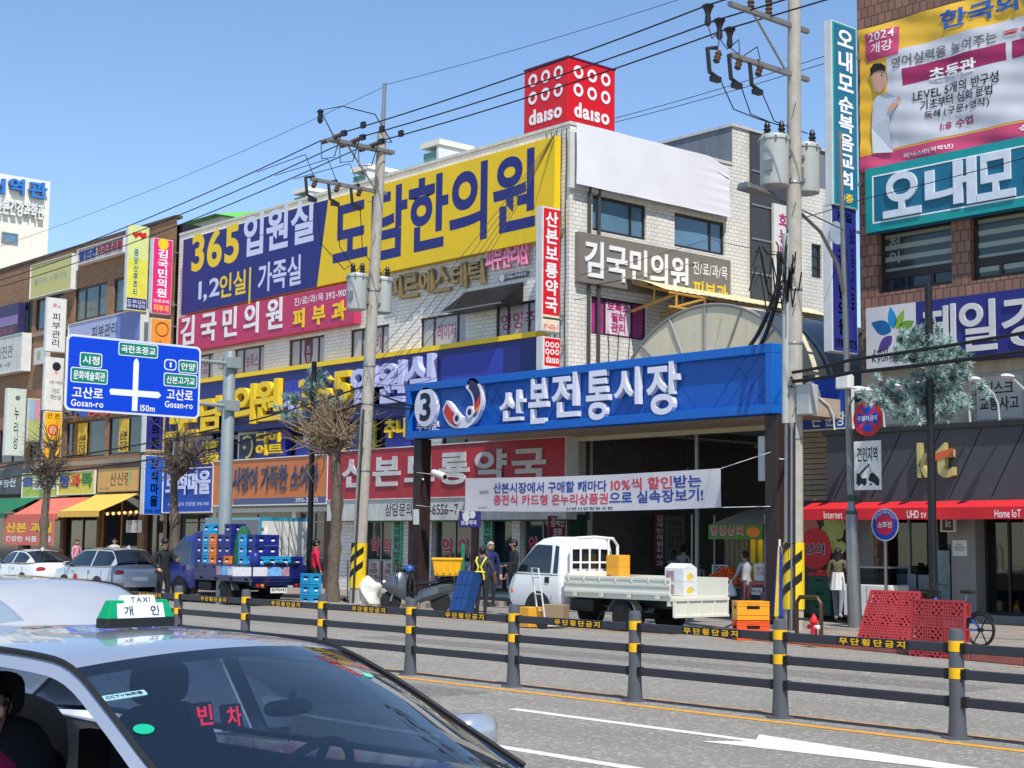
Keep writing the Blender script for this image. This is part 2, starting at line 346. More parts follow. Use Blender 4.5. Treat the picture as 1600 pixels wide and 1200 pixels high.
def window(parent, h, plane, axis, fm, pm, divs=(), rows=(), rec=.10, ft=.06, name='window', texts=()):
    """frame + pane set rec metres into the hole h=(a0,a1,z0,z1); divs = fractions of vertical bars"""
    U = Vector((1, 0, 0)) if axis == 'y' else Vector((0, 1, 0)); N = Vector((0, -1, 0)) if axis == 'y' else Vector((1, 0, 0))
    O = Vector((h[0], plane, h[2])) if axis == 'y' else Vector((plane, h[0], h[2])); O = O - N*rec; w, ht = h[1]-h[0], h[3]-h[2]
    f = MB(); bars = [(0, 0, w, ft), (0, ht-ft, w, ht), (0, ft, ft, ht-ft), (w-ft, ft, w, ht-ft)]
    bars += [(d*w-ft*.45, ft, d*w+ft*.45, ht-ft) for d in divs]
    for x0, y0, x1, y1 in bars: f.poly([(x0, y0), (x1, y0), (x1, y1), (x0, y1)], O, U, Z3, N, -.03, .04)
    for r_ in rows: f.poly([(ft, r_*ht-ft*.4), (w-ft, r_*ht-ft*.4), (w-ft, r_*ht+ft*.4), (ft, r_*ht+ft*.4)], O, U, Z3, N, -.028, .036)
    fo = f.build(name, fm, parent)
    MB().poly([(.01, .01), (w-.01, .01), (w-.01, ht-.01), (.01, ht-.01)], O, U, Z3, N, -.02, .0).build('pane', pm, fo)
    for i, (body, u0, v0, u1, v1, tm, bold) in enumerate(texts):
        MB().text(body, O+U*(u0*w)+Z3*(v0*ht)+N*(.003*i), U*((u1-u0)*w), Z3*((v1-v0)*ht), N, None, 0, bold).build('lettering', tm, fo)
    return fo
def hole(tl, br, plane, axis='y'):
    a = W(*tl, **{axis: plane}); b = W(*br, **{axis: plane})
    return (a.x, b.x, b.z, a.z) if axis == 'y' else (a.y, b.y, b.z, a.z)
# ------------------------------------------------------------------ shared materials
white = mat('white_paint', (226, 226, 222), .45, dirt=.12)
offw = mat('aged_white', (206, 206, 200), .5, dirt=.25)
black = mat('black_paint', (26, 26, 28), .4)
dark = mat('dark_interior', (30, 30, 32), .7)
galv = mat('galvanised', (150, 152, 152), .45, .6)
steel = mat('brushed_steel', (178, 180, 180), .3, .9)
concrete = mat('pole_concrete', (176, 170, 158), .8, var=.16, scale=5, bump=.2, dirt=.2)
rubber = mat('tyre_rubber', (30, 30, 31), .8)
tilew = brick_mat('white_tile', (234, 231, 222), (222, 219, 210), (168, 162, 150), .27, .125, .008, .35, .5, .22)
glass_d = mat('dark_window_glass', (38, 50, 58), .06, 0, .35, .7, spec=.8)
glass_b = mat('blue_window_glass', (96, 132, 158), .08, 0, .35, .5, spec=.8)
glass_f = mat('frosted_window_film', (172, 172, 180), .35, 0, .12, .6)
fr_dark = mat('dark_window_frame', (48, 42, 40), .45)
fr_alu = mat('aluminium_frame', (150, 150, 150), .4, .5)
w_ink = mat('white_ink', (236, 236, 236), .5, var=.04)
y_ink = mat('yellow_ink', (244, 204, 30), .5, var=.04)
k_ink = mat('black_ink', (24, 24, 26), .5, var=0)
r_ink = mat('red_ink', (206, 34, 44), .5, var=.04)
b_ink = mat('blue_ink', (28, 52, 140), .5, var=.04)
pk_ink = mat('magenta_ink', (176, 40, 110), .5, var=.04)
g_ink = mat('grey_ink', (104, 104, 108), .5, var=0)
FY = 31.0
# ================================================================== SETTING
asp = asphalt('asphalt', (124, 120, 112), (144, 140, 131), (172, 166, 155), 48., .28)
GX0, GX1 = -160, 60
MB().quad((-700, -60, 0), (400, -60, 0), (400, 900, 0), (-700, 900, 0)).build('road', asp, kind='structure')
KP = [(40, 19.2), (0, 20.6), (-12.9, 21.75), (-17.2, 22.7), (-20.6, 23.3)]       # far kerb, right block
KL = [(-33.6, 23.4), (-48, 23.4), (-200, 23.4)]                                  # far kerb, left block
pave = brick_mat('paving_blocks', (158, 148, 136), (142, 132, 122), (108, 102, 94), .4, .2, .012, .8, .5, .3, .3)
def pave_xy(name):
    m = pave.copy(); m.name = name; t = m.node_tree
    for l in [l for l in t.links if l.to_node.type == 'TEX_BRICK']: t.links.remove(l)
    k = [n for n in t.nodes if n.type == 'TEX_BRICK'][0]; g = [n for n in t.nodes if n.type == 'NEW_GEOMETRY'][0]
    t.links.new(g.outputs['Position'], k.inputs['Vector']); return m
pv = pave_xy('pavement_blocks')
def slab(name, pts, z, m):
    n = len(pts); g = MB(); g.add([(x, y, 0.0) for x, y in pts]+[(x, y, z) for x, y in pts], [tuple(range(n, 2*n))]+[(i, (i+1) % n, n+(i+1) % n, n+i) for i in range(n)])
    return g.build(name, m, kind='structure')
slab('pavement', KP[::-1] + [(40, 62), (-20.6, 62)], .14, pv)
slab('pavement', [(-200, 62), (-33.6, 62)][::-1] and [(-200, 23.4), (-33.6, 23.4), (-33.6, 62), (-200, 62)], .14, pv)
kr = mat('red_kerb_stone', (150, 84, 72), .8, var=.2, scale=4, bump=.3); kg = mat('granite_kerb_stone', (158, 154, 146), .8, var=.2, scale=6, bump=.3)
def kerb(pts, m, w=.2, h=.17):
    g = MB()
    for (x0, y0), (x1, y1) in zip(pts, pts[1:]):
        L_ = math.hypot(x1-x0, y1-y0); n = max(1, int(L_)); 
        for k in range(n):
            a = Vector((x0+(x1-x0)*k/n, y0+(y1-y0)*k/n, 0)); b = Vector((x0+(x1-x0)*(k+1)/n, y0+(y1-y0)*(k+1)/n, 0)); d = (b-a).normalized(); nn = Vector((0, 1, 0))
            a += d*.006; b -= d*.006; hh = h + random.uniform(-.004, .004)
            A, B, C_, D = a-nn*w, b-nn*w, b+nn*.02, a+nn*.02
            if d.x < 0: A, B, C_, D = B, A, D, C_
            up = Vector((0, 0, hh)); g.hexa([A, B, C_, D, A+up+nn*.03, B+up+nn*.03, C_+up, D+up])
    return g.build('kerb', m, kind='structure', bevel=.015)
kerb(KP, kr); kerb(KL, kg)
# painted markings, each a sheet 4 mm above the road
pw = mat('white_road_paint', (222, 220, 212), .7, var=.22, scale=9); py_ = mat('yellow_road_paint', (226, 160, 44), .7, var=.22, scale=9)
po = mat('worn_orange_road_paint', (196, 140, 84), .8, var=.4, scale=5)
def strip(name, x0, x1, y, w, m, z=.004): return MB().quad((x0, y-w/2, z), (x1, y-w/2, z), (x1, y+w/2, z), (x0, y+w/2, z)).build(name, m, kind='structure')
YF = 12.82                                                                       # the guard fence in mid road
strip('lane_marking', -80, 30, YF-.36, .13, py_); strip('lane_marking', -80, 30, YF+.26, .11, po)
yl = W(870, 1175, z=0).y
for k in range(9):
    x1 = W(1040, 1219, z=0).x - k*9.0 + 9; strip('lane_marking', x1-6.2, x1, 8.95, .15, pw)
yl2 = W(1210, 1031, z=0).y
for k in range(8):
    xx = W(1335, 1043, z=0).x - k*8.2 + 8.2; strip('lane_marking', xx-4.3, xx, yl2, .12, pw)
a0 = W(800, 1108, z=0); ya = a0.y                                                # straight-on arrow, pointing down the near lane
xt = a0.x; L_ = W(1150, 1160, z=0).x - xt
arrow = [(0, -.075), (L_, -.075), (L_-.25, -.42), (L_+3.4, 0), (L_-.25, .42), (L_, .075), (0, .075)]
MB().add([(xt+a, ya+b, .004) for a, b in arrow], [(0, 1, 5, 6), (1, 2, 3), (1, 3, 5), (3, 4, 5)]).build('road_arrow', pw, kind='structure')
for x0, x1, yy in ((-20.0, -13.2, 22.35), (-13.0, 10, 21.1), (-33, -21, 22.6), (-75, -33.5, 22.75)):
    g = MB(); w = .12
    dy = (21.35-22.75)/6.8 if x0 == -20.0 else 0
    if x0 == -13.0: dy = -.07
    g.quad((x0, yy+.1 - dy*(x1-x0)*0, .004), (x1, yy+.1+dy*(x1-x0)*.15, .004), (x1, yy+.22+dy*(x1-x0)*.15, .004), (x0, yy+.22, .004)); g.build('lane_marking', po, kind='structure')
# ================================================================== MID-ROAD GUARD FENCE
fence_grey = mat('fence_post_grey', (84, 86, 91), .5, var=.08); rail_m = mat('fence_rail_dark', (52, 53, 60), .5, var=.12, scale=2)
fy = mat('fence_yellow_band', (244, 186, 10), .45, var=.06)
f_t = thing('guard_fence', 'dark grey three-rail guard fence with yellow-banded posts along the middle of the road', 'fence', (-12.5, YF, 0))
PX = -8.36
posts = [PX + 2.1*k for k in range(3, -14, -1)]
for i, x in enumerate(posts):
    p = MB().lathe([(.092, .0), (.090, .02), (.083, .10), (.077, .22), (.073, .36), (.07, .97), (.064, 1.0), (.04, 1.012)], (x, YF, 0), seg=18).build('post', fence_grey, f_t, smooth=True)
    MB().lathe([(.15, 0), (.15, .014), (.09, .018)], (x, YF, 0), seg=18).build('base_plate', fence_grey, p, smooth=True)
    for za, zb in ((.80, .90), (.55, .65)): MB().lathe([(.0735, za), (.0735, zb)], (x, YF, 0), seg=18).build('yellow_band', fy, p, smooth=True)
    if i+1 < len(posts):
        x0 = posts[i+1]+.07; x1 = x-.07
        for j, zc in enumerate((.83, .59, .335)):
            r = MB().box(x0, x1, YF-.028, YF+.028, zc-.045, zc+.045).build('rail', rail_m, f_t, bevel=.01)
            if j == 0:
                xc = (x0+x1)/2 + .12; pl = MB().box(xc-.42, xc+.42, YF-.033, YF-.0282, zc-.043, zc+.043).build('plate', black, r)
                MB().text('무단횡단금지', (xc-.39, YF-.033, zc-.034), (.78, 0, 0), (0, 0, .068), (0, -1, 0), None, 0, .03, 1.25).build('lettering', fy, pl)
            for xx in (x0+.012, x1-.012):
                g = MB().box(xx-.03, xx+.03, YF-.036, YF+.036, zc-.05, zc+.05)
                for zz in (-.025, .025): g.lathe([(.011, -.002), (.011, .012)], (xx, YF-.036, zc+zz), (0, -1, 0), 8)
                g.build('rail_bracket', black, r)
# ================================================================== MAIN WHITE-TILED BUILDING
XC = W(890, 300, y=FY).x                                   # corner by the market alley
XL = W(273, 600, y=FY).x
ZT = W(885, 196, y=FY).z
YE = W(1144, 260, x=XC).y; YE2 = W(1312, 400, x=XC).y; ZT2 = W(1146, 198, x=XC).z
mb_t = thing('tiled_building', 'white-tiled corner building covered in shop signs with a red cube on its roof', 'building', ((XL+XC)/2, FY, 0))
w3 = [hole(a, b, FY) for a, b in (((292, 561), (332, 600)), ((366, 549), (412, 580)), ((452, 532), (506, 570)), ((548, 515), (607, 556)), ((657, 496), (727, 538)), ((775, 474), (836, 522)))]
zb3 = sum(h[2] for h in w3)/6; zt3 = sum(h[3] for h in w3)/6
w3 = [(h[0], h[1], zb3, zt3) for h in w3]
ZS2 = W(640, 690, y=FY).z                                  # sill line of the first floor
ZB1 = W(700, 789, y=FY).z - .15                            # shop-front head
zq0 = W(440, 720, y=FY).z + .1
w2 = [(W(a, 690, y=FY).x, W(b, 690, y=FY).x, zq0, zq0+1.35) for a, b in ((331, 372), (438, 474), (520, 562), (585, 604), (690, 760))]
shop = [(XL+.5, W(331, 850, y=FY).x, .3, ZB1), (W(336, 850, y=FY).x, W(455, 850, y=FY).x, .3, ZB1), (W(461, 850, y=FY).x, W(508, 850, y=FY).x, .3, ZB1),
        (W(566, 850, y=FY).x, W(612, 850, y=FY).x, .25, ZB1), (W(674, 850, y=FY).x, W(735, 850, y=FY).x, .25, ZB1), (W(762, 850, y=FY).x, W(800, 850, y=FY).x, .25, ZB1), (W(812, 850, y=FY).x, XC-.4, .25, ZB1)]
fw = wall_holes(MB(), XL, XC, 0.1, ZT, FY, 'y', w3+w2+shop)
fw.build('front_wall', tilew, mb_t)
hs = [hole((926, 303), (1010, 374), XC, 'x'), hole((1054, 331), (1133, 398), XC, 'x')]
zt4 = (hs[0][3]+hs[1][3])/2; zb4 = (W(926, 360, x=XC).z + W(1054, 384, x=XC).z)/2
hs = [(h[0], h[1], zb4, zt4) for h in hs]
h3 = hole((924, 462), (1010, 530), XC, 'x'); h3 = (h3[0], h3[1], W(924, 521, x=XC).z, h3[3])
h5 = hole((1268, 380), (1284, 436), XC, 'x'); h5 = (h5[0], h5[1], h5[2], h5[3])
wall_holes(MB(), FY, YE2, 0.1, ZT, XC, 'x', hs+[h3, h5]).build('side_wall', tilew, mb_t)
ycol = W(1171, 300, x=XC).y; ydark = W(1241, 300, x=XC).y
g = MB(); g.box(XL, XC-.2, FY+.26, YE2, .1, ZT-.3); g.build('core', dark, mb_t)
g = MB(); g.box(XL, XC-.01, FY+.22, YE+1, ZT-.29, ZT-.25); g.build('roof', mat('roof_membrane', (120, 124, 120), .9), mb_t)
g = MB(); g.box(XL, XC+.03, FY-.03, FY+.2, ZT+.002, ZT+.10); g.box(XC-.2, XC+.03, FY+.2, YE, ZT+.002, ZT+.10); g.build('parapet_cap', offw, mb_t)
tb = MB().box(XC-9, XC-.01, YE, YE2, ZT-.25, ZT2).build('stair_block', mat('grey_blue_render', (122, 130, 142), .8, dirt=.3), mb_t)
MB().quad((XC+.002, YE, ZT), (XC+.002, ycol, ZT), (XC+.002, ycol, ZT2), (XC+.002, YE, ZT2)).build('tile_facing', tilew, tb)
MB().box(XC-9.03, XC+.06, YE-.05, YE2+.05, ZT2+.002, ZT2+.09).build('cap', offw, tb)
g = MB(); zd = W(1190, 690, x=XC).z
g.box(XC+.004, XC+.10, ycol, ydark, max(zd, 4), ZT2-.1)
dkp = mat('dark_stair_cladding', (72, 72, 74), .35, .2, dirt=.15)
sc_ = g.build('stair_cladding', dkp, mb_t)
g = MB()
for k in range(9): zz = 5 + k*1.15; g.box(XC+.1, XC+.13, ycol, ydark, zz, zz+.06)
g.build('cladding_joint', fr_alu, sc_)
for h in hs:
    window(mb_t, h, XC, 'x', fr_dark, glass_b, (.73,), ft=.09, rec=.12)
f_ = window(mb_t, h3, XC, 'x', fr_dark, mat('magenta_window_film', (168, 60, 130), .4, var=.25, scale=2), (.27, .76), ft=.05)
MB().quad((XC-.094, h3[0]+(h3[1]-h3[0])*.29, h3[2]+.08), (XC-.094, h3[0]+(h3[1]-h3[0])*.74, h3[2]+.08), (XC-.094, h3[0]+(h3[1]-h3[0])*.74, h3[3]-.1), (XC-.094, h3[0]+(h3[1]-h3[0])*.29, h3[3]-.1)).build('poster', mat('faded_poster', (222, 206, 218), .6, var=.25, scale=3), f_)
MB().text('보톡스\n필러\n관리', (XC-.09, h3[0]+(h3[1]-h3[0])*.32, h3[2]+.15), (0, (h3[1]-h3[0])*.4, 0), (0, 0, (h3[3]-h3[2])*.8), (1, 0, 0), None, 0, .03).build('lettering', pk_ink, f_)
window(mb_t, h5, XC, 'x', fr_dark, glass_d, (), (.33, .66), ft=.09)
pt = mat('violet_ink', (150, 44, 100), .5, var=.05)
for h, tx in zip(w3, ('피부\n진료', '보톡스', None, '보비', '레이저', '영양주')):
    tt = [(tx, .34 if tx != '영양주' else .08, .28, .74 if tx != '영양주' else .96, .74, pt, .012)] if tx else []
    wo = window(mb_t, h, FY, 'y', fr_dark, glass_f, (.28, .8), ft=.06, texts=tt)
    if tx is None:                                          # shield emblem on the third window
        cx = (h[0]+h[1])/2; cz = (h[2]+h[3])/2; pts = [(-.27, .5), (.27, .5), (.27, -.1), (.16, -.38), (0, -.55), (-.16, -.38), (-.27, -.1)]
        MB().poly(pts, (cx, FY+.1, cz), (1, 0, 0), Z3, (0, -1, 0), .003, .006).build('emblem', mat('shield_maroon', (98, 40, 62), .5), wo)
        MB().text('트\n영', (cx-.13, FY+.1, cz-.36), (.26, 0, 0), (0, 0, .6), (0, -1, 0), None, 0, .02).xf(Matrix.Translation((0, -.004, 0))).build('lettering', glass_f, wo)
for h in w2: window(mb_t, h, FY, 'y', fr_dark, glass_d, (.5,), ft=.07)
# shop fronts on the ground floor
for k, h in enumerate(shop):
    tt = []
    if k in (3, 4): tt = [('약 약', .12, .42, .88, .66, w_ink, .03), ('약 약', .13, .425, .87, .655, mat('pharmacy_crimson', (196, 40, 76), .5, var=0), .02)]
    if k == 6: tt = [('약', .1, .48, .34, .68, w_ink, .03), ('약', .105, .484, .335, .676, MATS['pharmacy_crimson'], .02)]
    wo = window(mb_t, h, FY, 'y', fr_alu if k else fr_dark, glass_d, (.5,) if h[1]-h[0] > 1.5 else (), (.36, .86), rec=.22, ft=.06, name='shop_window', texts=tt)
    if k in (3, 4, 5):
        n = 2
        for q in range(n):
            w_ = (h[1]-h[0])/n; x0 = h[0]+q*w_+.1
            p = MB().quad((x0, FY+.205, h[2]+.15), (x0+w_-.2, FY+.205, h[2]+.15), (x0+w_-.2, FY+.205, h[2]+.9), (x0, FY+.205, h[2]+.9)).build('poster', mat('newsprint_poster', (200, 192, 186), .7, var=.3, scale=7), wo)
            MB().text('건강상담\n한방처방전\n드링크 영양제', (x0+.05, FY+.203, h[2]+.25), (w_-.32, 0, 0), (0, 0, .58), (0, -1, 0), None, 0, .02).build('lettering', mat('poster_maroon', (140, 60, 70), .6), p)
# green vertical strips and brick pillars between the pharmacy doors
gs = mat('mint_strip', (84, 172, 128), .5)
for px, tx in ((616, '병의원처방조제'), (757, '한약조제')):
    x0 = W(px, 800, y=FY).x; x1 = W(px+14, 800, y=FY).x
    p = MB().box(x0, x1, FY-.05, FY-.004, .5, ZB1-.02).build('sign_strip', gs, mb_t)
    MB().text('\n'.join(tx), (x0+.06, FY-.05, .75), (x1-x0-.12, 0, 0), (0, 0, ZB1-1.1), (0, -1, 0), None, 0, .02).build('lettering', k_ink, p)
pil = brick_mat('brown_pillar_brick', (120, 74, 60), (100, 62, 52), (70, 58, 52), .22, .07, .01, .7)
for a, b in ((508, 520), (640, 660), (738, 748)):
    MB().box(W(a, 850, y=FY).x, W(b, 850, y=FY).x, FY-.06, FY-.003, .14, ZB1).build('pillar', pil, mb_t)
# plain shop-front head under the signs and drain pipes on the corner
MB().box(XL, XC, FY-.25, FY-.004, ZB1, ZB1+.16).build('fascia', offw, mb_t)
for yy in (FY+.75, FY+1.15):
    MB().tube([(XC+.08, yy, 2.5), (XC+.08, yy, ZT-.3)], .055, 8).build('drain_pipe', mat('dark_pipe', (70, 70, 68), .5), mb_t, smooth=True)
for k in range(5):                                          # cables stapled down the corner tiles
    x = XC-.12-.22*k; z0 = 6.5+.6*k
    MB().tube([(x+.02*math.sin(j*1.7+k), FY-.035, ZT-.1-(ZT-z0)*j/9) for j in range(10)], .014, 5, k_ink).build('cable', k_ink, mb_t)
for k, yy in enumerate((FY+1.6, FY+2.0, FY+2.5)):
    MB().tube([(XC+.03, yy+.05*math.sin(j*1.3+k), 8.2-.55*j) for j in range(9)], .014, 5, k_ink).build('cable', k_ink, mb_t)
# ---- rooftop sign: navy half and yellow half
navy = mat('navy_sign_face', (32, 40, 118), .55, var=.05, dirt=.04); yel = mat('yellow_sign_face', (238, 198, 20), .55, var=.06, scale=1.2, dirt=.04)
PL = FY-.28
s = Sign('rooftop_sign', 'long navy and yellow clinic hoarding across the top of the tiled building', 'sign', (287, 375), (866, 371), PL, 'y', .25, yel)
a1 = s.at(513, 307); a2 = s.at(495, 449); 
s.shape([(0, 0), (a2[0], 0), (a1[0], s.h), (0, s.h)], navy, -.001, .006, 'colour_field')
wi2 = mat('pale_lilac_ink', (208, 212, 236), .5, var=.04)
s.tpx('365', (301, 367), (373, 408), y_ink, .03, lift=.006); s.tpx('입원실', (382, 338), (490, 376), wi2, .028, lift=.006)
s.tpx('1,2', (311, 440), (343, 466), wi2, .025, lift=.006); s.tpx('인실', (344, 430), (384, 458), y_ink, .022, lift=.006)
s.tpx('가족실', (404, 413), (470, 444), wi2, .022, lift=.006)
a = s.at(390, 418); s.shape([(a[0], a[1]-1.5), (a[0]+.12, a[1]-1.5), (a[0]+.12, a[1]), (a[0], a[1])], y_ink, .006, .01, 'lettering')
s.tpx('도담한의원', (522, 316), (836, 356), mat('navy_ink', (36, 40, 116), .5, var=.04), .032)
# ---- pink clinic sign
pk = mat('crimson_pink_face', (196, 50, 98), .5, var=.05, dirt=.05)
s = Sign('clinic_sign', 'crimson pink clinic sign with white and yellow letters under the navy hoarding', 'sign', (279, 497), (553, 505), FY-.36, 'y', .3, pk)
s.tpx('김국민의원', (284, 496), (441, 513), w_ink, .02, .03, space=1.3)
s.tpx('진/료/과/목 392-9107', (460, 466), (546, 462), w_ink, .01); s.tpx('피부과', (459, 484), (540, 500), y_ink, .028, .03, space=1.5)
# ---- gold letters, pink letters, phone plate
gold = mat('antique_gold', (150, 126, 84), .4, .3)
l = thing('channel_letters', 'large bronze-gold letters fixed straight to the grey tiles below the yellow hoarding', 'sign letters', W(690, 440, y=FY))
a = W(606, 450, y=FY-.15); b = W(758, 443, y=FY-.15)
for i, ch in enumerate('피르에스테틱'):
    w_ = (b.x-a.x)/6; MB().text(ch, (a.x+w_*i+.06, FY-.06, b.z), (w_*.86, 0, 0), (0, 0, a.z-b.z+.35), (0, -1, 0), None, .14, .02).build('letter', gold, l)
l = thing('channel_letters', 'small pink letters beside the bronze-gold letters, above the phone plate', 'sign letters', W(795, 405, y=FY))
a = W(760, 408, y=FY-.15); b = W(827, 412, y=FY-.15)
for i, ch in enumerate('피부관리샵'):
    w_ = (b.x-a.x)/5; MB().text(ch, (a.x+w_*i, FY-.1, b.z), (w_*.95, 0, 0), (0, 0, a.z-b.z+.42), (0, -1, 0), None, .1, .02).build('letter', mat('candy_pink', (246, 150, 180), .4), l)
s = Sign('phone_plate', 'small grey plate with a phone number under the pink letters', 'sign', (779, 431), (824, 431), FY-.08, 'y', .05, mat('slate_plate', (86, 88, 92), .5))
s.txt('392-9000', .24, .2, .95, .8, w_ink, .015); s.shape(circ(.13*s.w, .5*s.h, .12), w_ink)
a = W(727, 460, y=FY); b = W(818, 440, y=FY)
aw = thing('window_awning', 'black sloping awning over the third-floor window by the phone plate', 'awning', (a.x, FY, b.z))
z1 = W(727, 457, y=FY).z
MB().hexa([(a.x, FY-.9, z1-.75), (b.x, FY-.9, z1-.75), (b.x, FY-.004, z1-.7), (a.x, FY-.004, z1-.7), (a.x, FY-.9, z1-.68), (b.x, FY-.9, z1-.68), (b.x, FY-.004, z1), (a.x, FY-.004, z1)]).build('canvas', black, aw)
MB().tube([(a.x, FY-.92, z1-.74), (b.x, FY-.92, z1-.74)], .025, 8).build('front_bar', galv, aw)
# ---- first-floor navy band with built-up letters
s = Sign('clinic_sign', 'deep navy first-floor clinic sign with raised yellow and lilac letters and yellow top edge', 'sign', (262, 606), (838, 632), FY-.42, 'y', .38, mat('deep_navy_face', (28, 38, 112), .5, var=.06))
MB().box(s.a0, s.a1, FY-.47, FY-.02, s.z1, s.z1+.16).build('trim', y_ink, s.t)
s.rect((690, 557), (786, 596), mat('bright_blue_patch', (44, 62, 168), .5)); s.rect((445, 596), (530, 650), MATS['bright_blue_patch'])
bw = mat('lilac_block_letters', (196, 198, 236), .4, var=.04)
for ch, tl, br, m_ in (('도', (268, 632), (314, 680), y_ink), ('담', (318, 622), (356, 672), y_ink), ('한', (358, 612), (368, 660), y_ink), ('의', (370, 604), (404, 662), y_ink), ('원', (406, 596), (442, 656), y_ink),
                     ('3', (474, 594), (497, 640), y_ink), ('6', (498, 589), (527, 634), y_ink), ('5', (528, 582), (554, 629), y_ink),
                     ('입', (556, 576), (592, 632), bw), ('원', (596, 568), (638, 628), bw), ('실', (641, 558), (684, 622), bw)):
    s.tpx(ch, tl, br, m_, .034, .22, 'letter')
s.tpx('24', (447, 628), (478, 655), bw, .03, .12)
# lower strip of hanging window signs
bl = mat('ultramarine_face', (32, 42, 146), .5, var=.06)
s = Sign('window_sign', 'ultramarine box sign with two rows of fat yellow letters beside the ear symbol', 'sign', (402, 674), (445, 712), FY-.3, 'y', .3, bl)
s.txt('다이\n어트', .06, .06, .92, .94, y_ink, .035, .12)
s = Sign('window_sign', 'dark navy panel with an outlined ear and plus symbol', 'sign', (374, 680), (401, 717), FY-.2, 'y', .12, mat('midnight_face', (30, 34, 70), .5))
ear = [(.5+.36*math.sin(t*.1)*(1-.012*t), .5+.42*math.cos(t*.1)) for t in range(-6, 34)]
g = MB(); g.tube([s.O+s.U*(u*s.w)+Z3*(v*s.h)+s.N*.03 for u, v in ear], .05, 6); g.build('emblem', mat('pale_gold', (206, 196, 120), .5), s.t)
s.shape([[(.2*s.w, .46*s.h), (.42*s.w, .46*s.h), (.42*s.w, .52*s.h), (.2*s.w, .52*s.h)]], MATS['pale_gold']); s.shape([[(.28*s.w, .4*s.h), (.34*s.w, .4*s.h), (.34*s.w, .58*s.h), (.28*s.w, .58*s.h)]], MATS['pale_gold'], .0065, .009)
s = Sign('window_sign', 'navy panel with stacked yellow letters left of the grey sign post', 'sign', (286, 690), (344, 726), FY-.3, 'y', .26, bl)
s.txt('산후\n난청', .52, .05, .97, .95, y_ink, .03, .1); s.txt('척추\n관절', .03, .05, .3, .95, y_ink, .02, .08)
s = Sign('window_sign', 'navy panel with fat yellow letters hidden partly by the blue gate sign', 'sign', (603, 652), (642, 697), FY-.3, 'y', .28, bl)
s.txt('추나', .05, .3, .95, .92, y_ink, .035, .12)
s = Sign('window_sign', 'navy panel behind the bare tree with a small yellow mark', 'sign', (462, 690), (560, 712), FY-.2, 'y', .16, bl)
s.txt('체형교정', .45, .15, .8, .75, y_ink, .02, .04)
s = Sign('window_sign', 'yellow green upright strip between the dark first-floor windows', 'sign', (576, 655), (585, 701), FY-.14, 'y', .1, mat('olive_strip', (170, 160, 50), .5)); s.txt('수\n족\n냉\n증', .15, .05, .85, .95, k_ink, .02)
# ---- ground-floor signs
s = Sign('shop_sign', 'wide blue jewellery shop sign behind the second bare tree', 'sign', (256, 735), (331, 799), FY-.5, 'y', .45, mat('royal_blue_face', (30, 74, 172), .5, var=.05), white, fr=.04)
s.tpx('보석마을', (261, 738), (328, 772), wi2, .026, .04); s.tpx('시계·귀금속 전문점 398-9011', (262, 785), (326, 790), wi2, .006)
s = Sign('shop_sign', 'long orange clinic sign with grey-blue letters and a slate strip below', 'sign', (334, 722), (510, 786), FY-.5, 'y', .45, mat('terracotta_orange_face', (206, 120, 66), .5, var=.05), white, fr=.04)
s.frac(.2, 0, 1, .14, mat('slate_blue_strip', (84, 92, 128), .5))
s.tpx('사랑이 가득한 소아과', (365, 731), (498, 764), mat('slate_ink', (70, 76, 98), .5), .02, .04); s.tpx('393-2005', (462, 778), (497, 784), w_ink, .008, lift=.006)
s = Sign('shop_sign', 'very long dark red pharmacy sign with pale letters and a white strip below', 'sign', (513, 707), (884, 772), FY-.5, 'y', .46, mat('pharmacy_red_face', (176, 42, 56), .5, var=.06, dirt=.04), white, fr=.03)
s.tpx('산본보룡약국', (536, 716), (854, 752), mat('pale_grey_letters', (206, 204, 202), .5), .028, .04, space=1.12)
a0_ = s.a0; zz = s.z0
s2 = MB().box(s.a0, s.a1, s.plane+.0, s.plane+.44, zz-.72, zz-.04).build('phone_strip', offw, s.t)
MB().text('상담문의: 397-6556~7', (W(602, 790, y=s.plane).x, s.plane, zz-.58), (W(716, 790, y=s.plane).x-W(602, 790, y=s.plane).x, 0, 0), (0, 0, .42), (0, -1, 0), None, 0, .012).build('lettering', mat('dark_brown_ink', (60, 36, 34), .5), s2)
MB().box(s.a0, s.a1, s.plane-.004, s.plane+.3, zz-.75, zz-.722).build('green_line', mat('bottle_green', (30, 80, 56), .5), s2)
# ---- side-wall signs
s = Sign('blank_banner', 'blank white banner stretched over the top of the side wall, torn at its far end', 'banner', (897, 192), (1136, 341), XC+.14, 'x', .1, mat('white_banner_cloth', (232, 232, 238), .6, var=.05, scale=.8))
sw, sh = s.w, W(897, 192, x=XC+.14).z-W(897, 288, x=XC+.14).z
bpy.data.objects.remove(s.p)
for old in [o for o in s.t.children]: bpy.data.objects.remove(old)
ban = MB(); x0b = XC+.16
def bf(u, v):
    wr = .02*math.sin(v*38+u*3)*max(0, u-.72)/.28 + .012*math.sin(u*21+v*4)
    return Vector((x0b+.1+wr, s.a0+u*sw, s.z1-sh + v*sh*(1-max(0, (u-.86))*1.1*(v > .8))))
ban.grid(bf, 40, 16); ban.build('cloth', MATS['white_banner_cloth'], s.t, smooth=True)
MB().box(XC+.004, XC+.1, s.a0-.12, s.a0+sw+.05, s.z1-sh-.1, s.z1-.25).build('backing_frame', offw, s.t)
s = Sign('clinic_sign', 'grey-brown clinic sign with white letters on the side wall between the windows', 'sign', (905, 361), (1142, 487), XC+.2, 'x', .18, mat('taupe_face', (124, 118, 110), .5, var=.04, dirt=.05), offw, fr=.03)
bpy.data.objects.remove(s.p); [bpy.data.objects.remove(o) for o in list(s.t.children)]
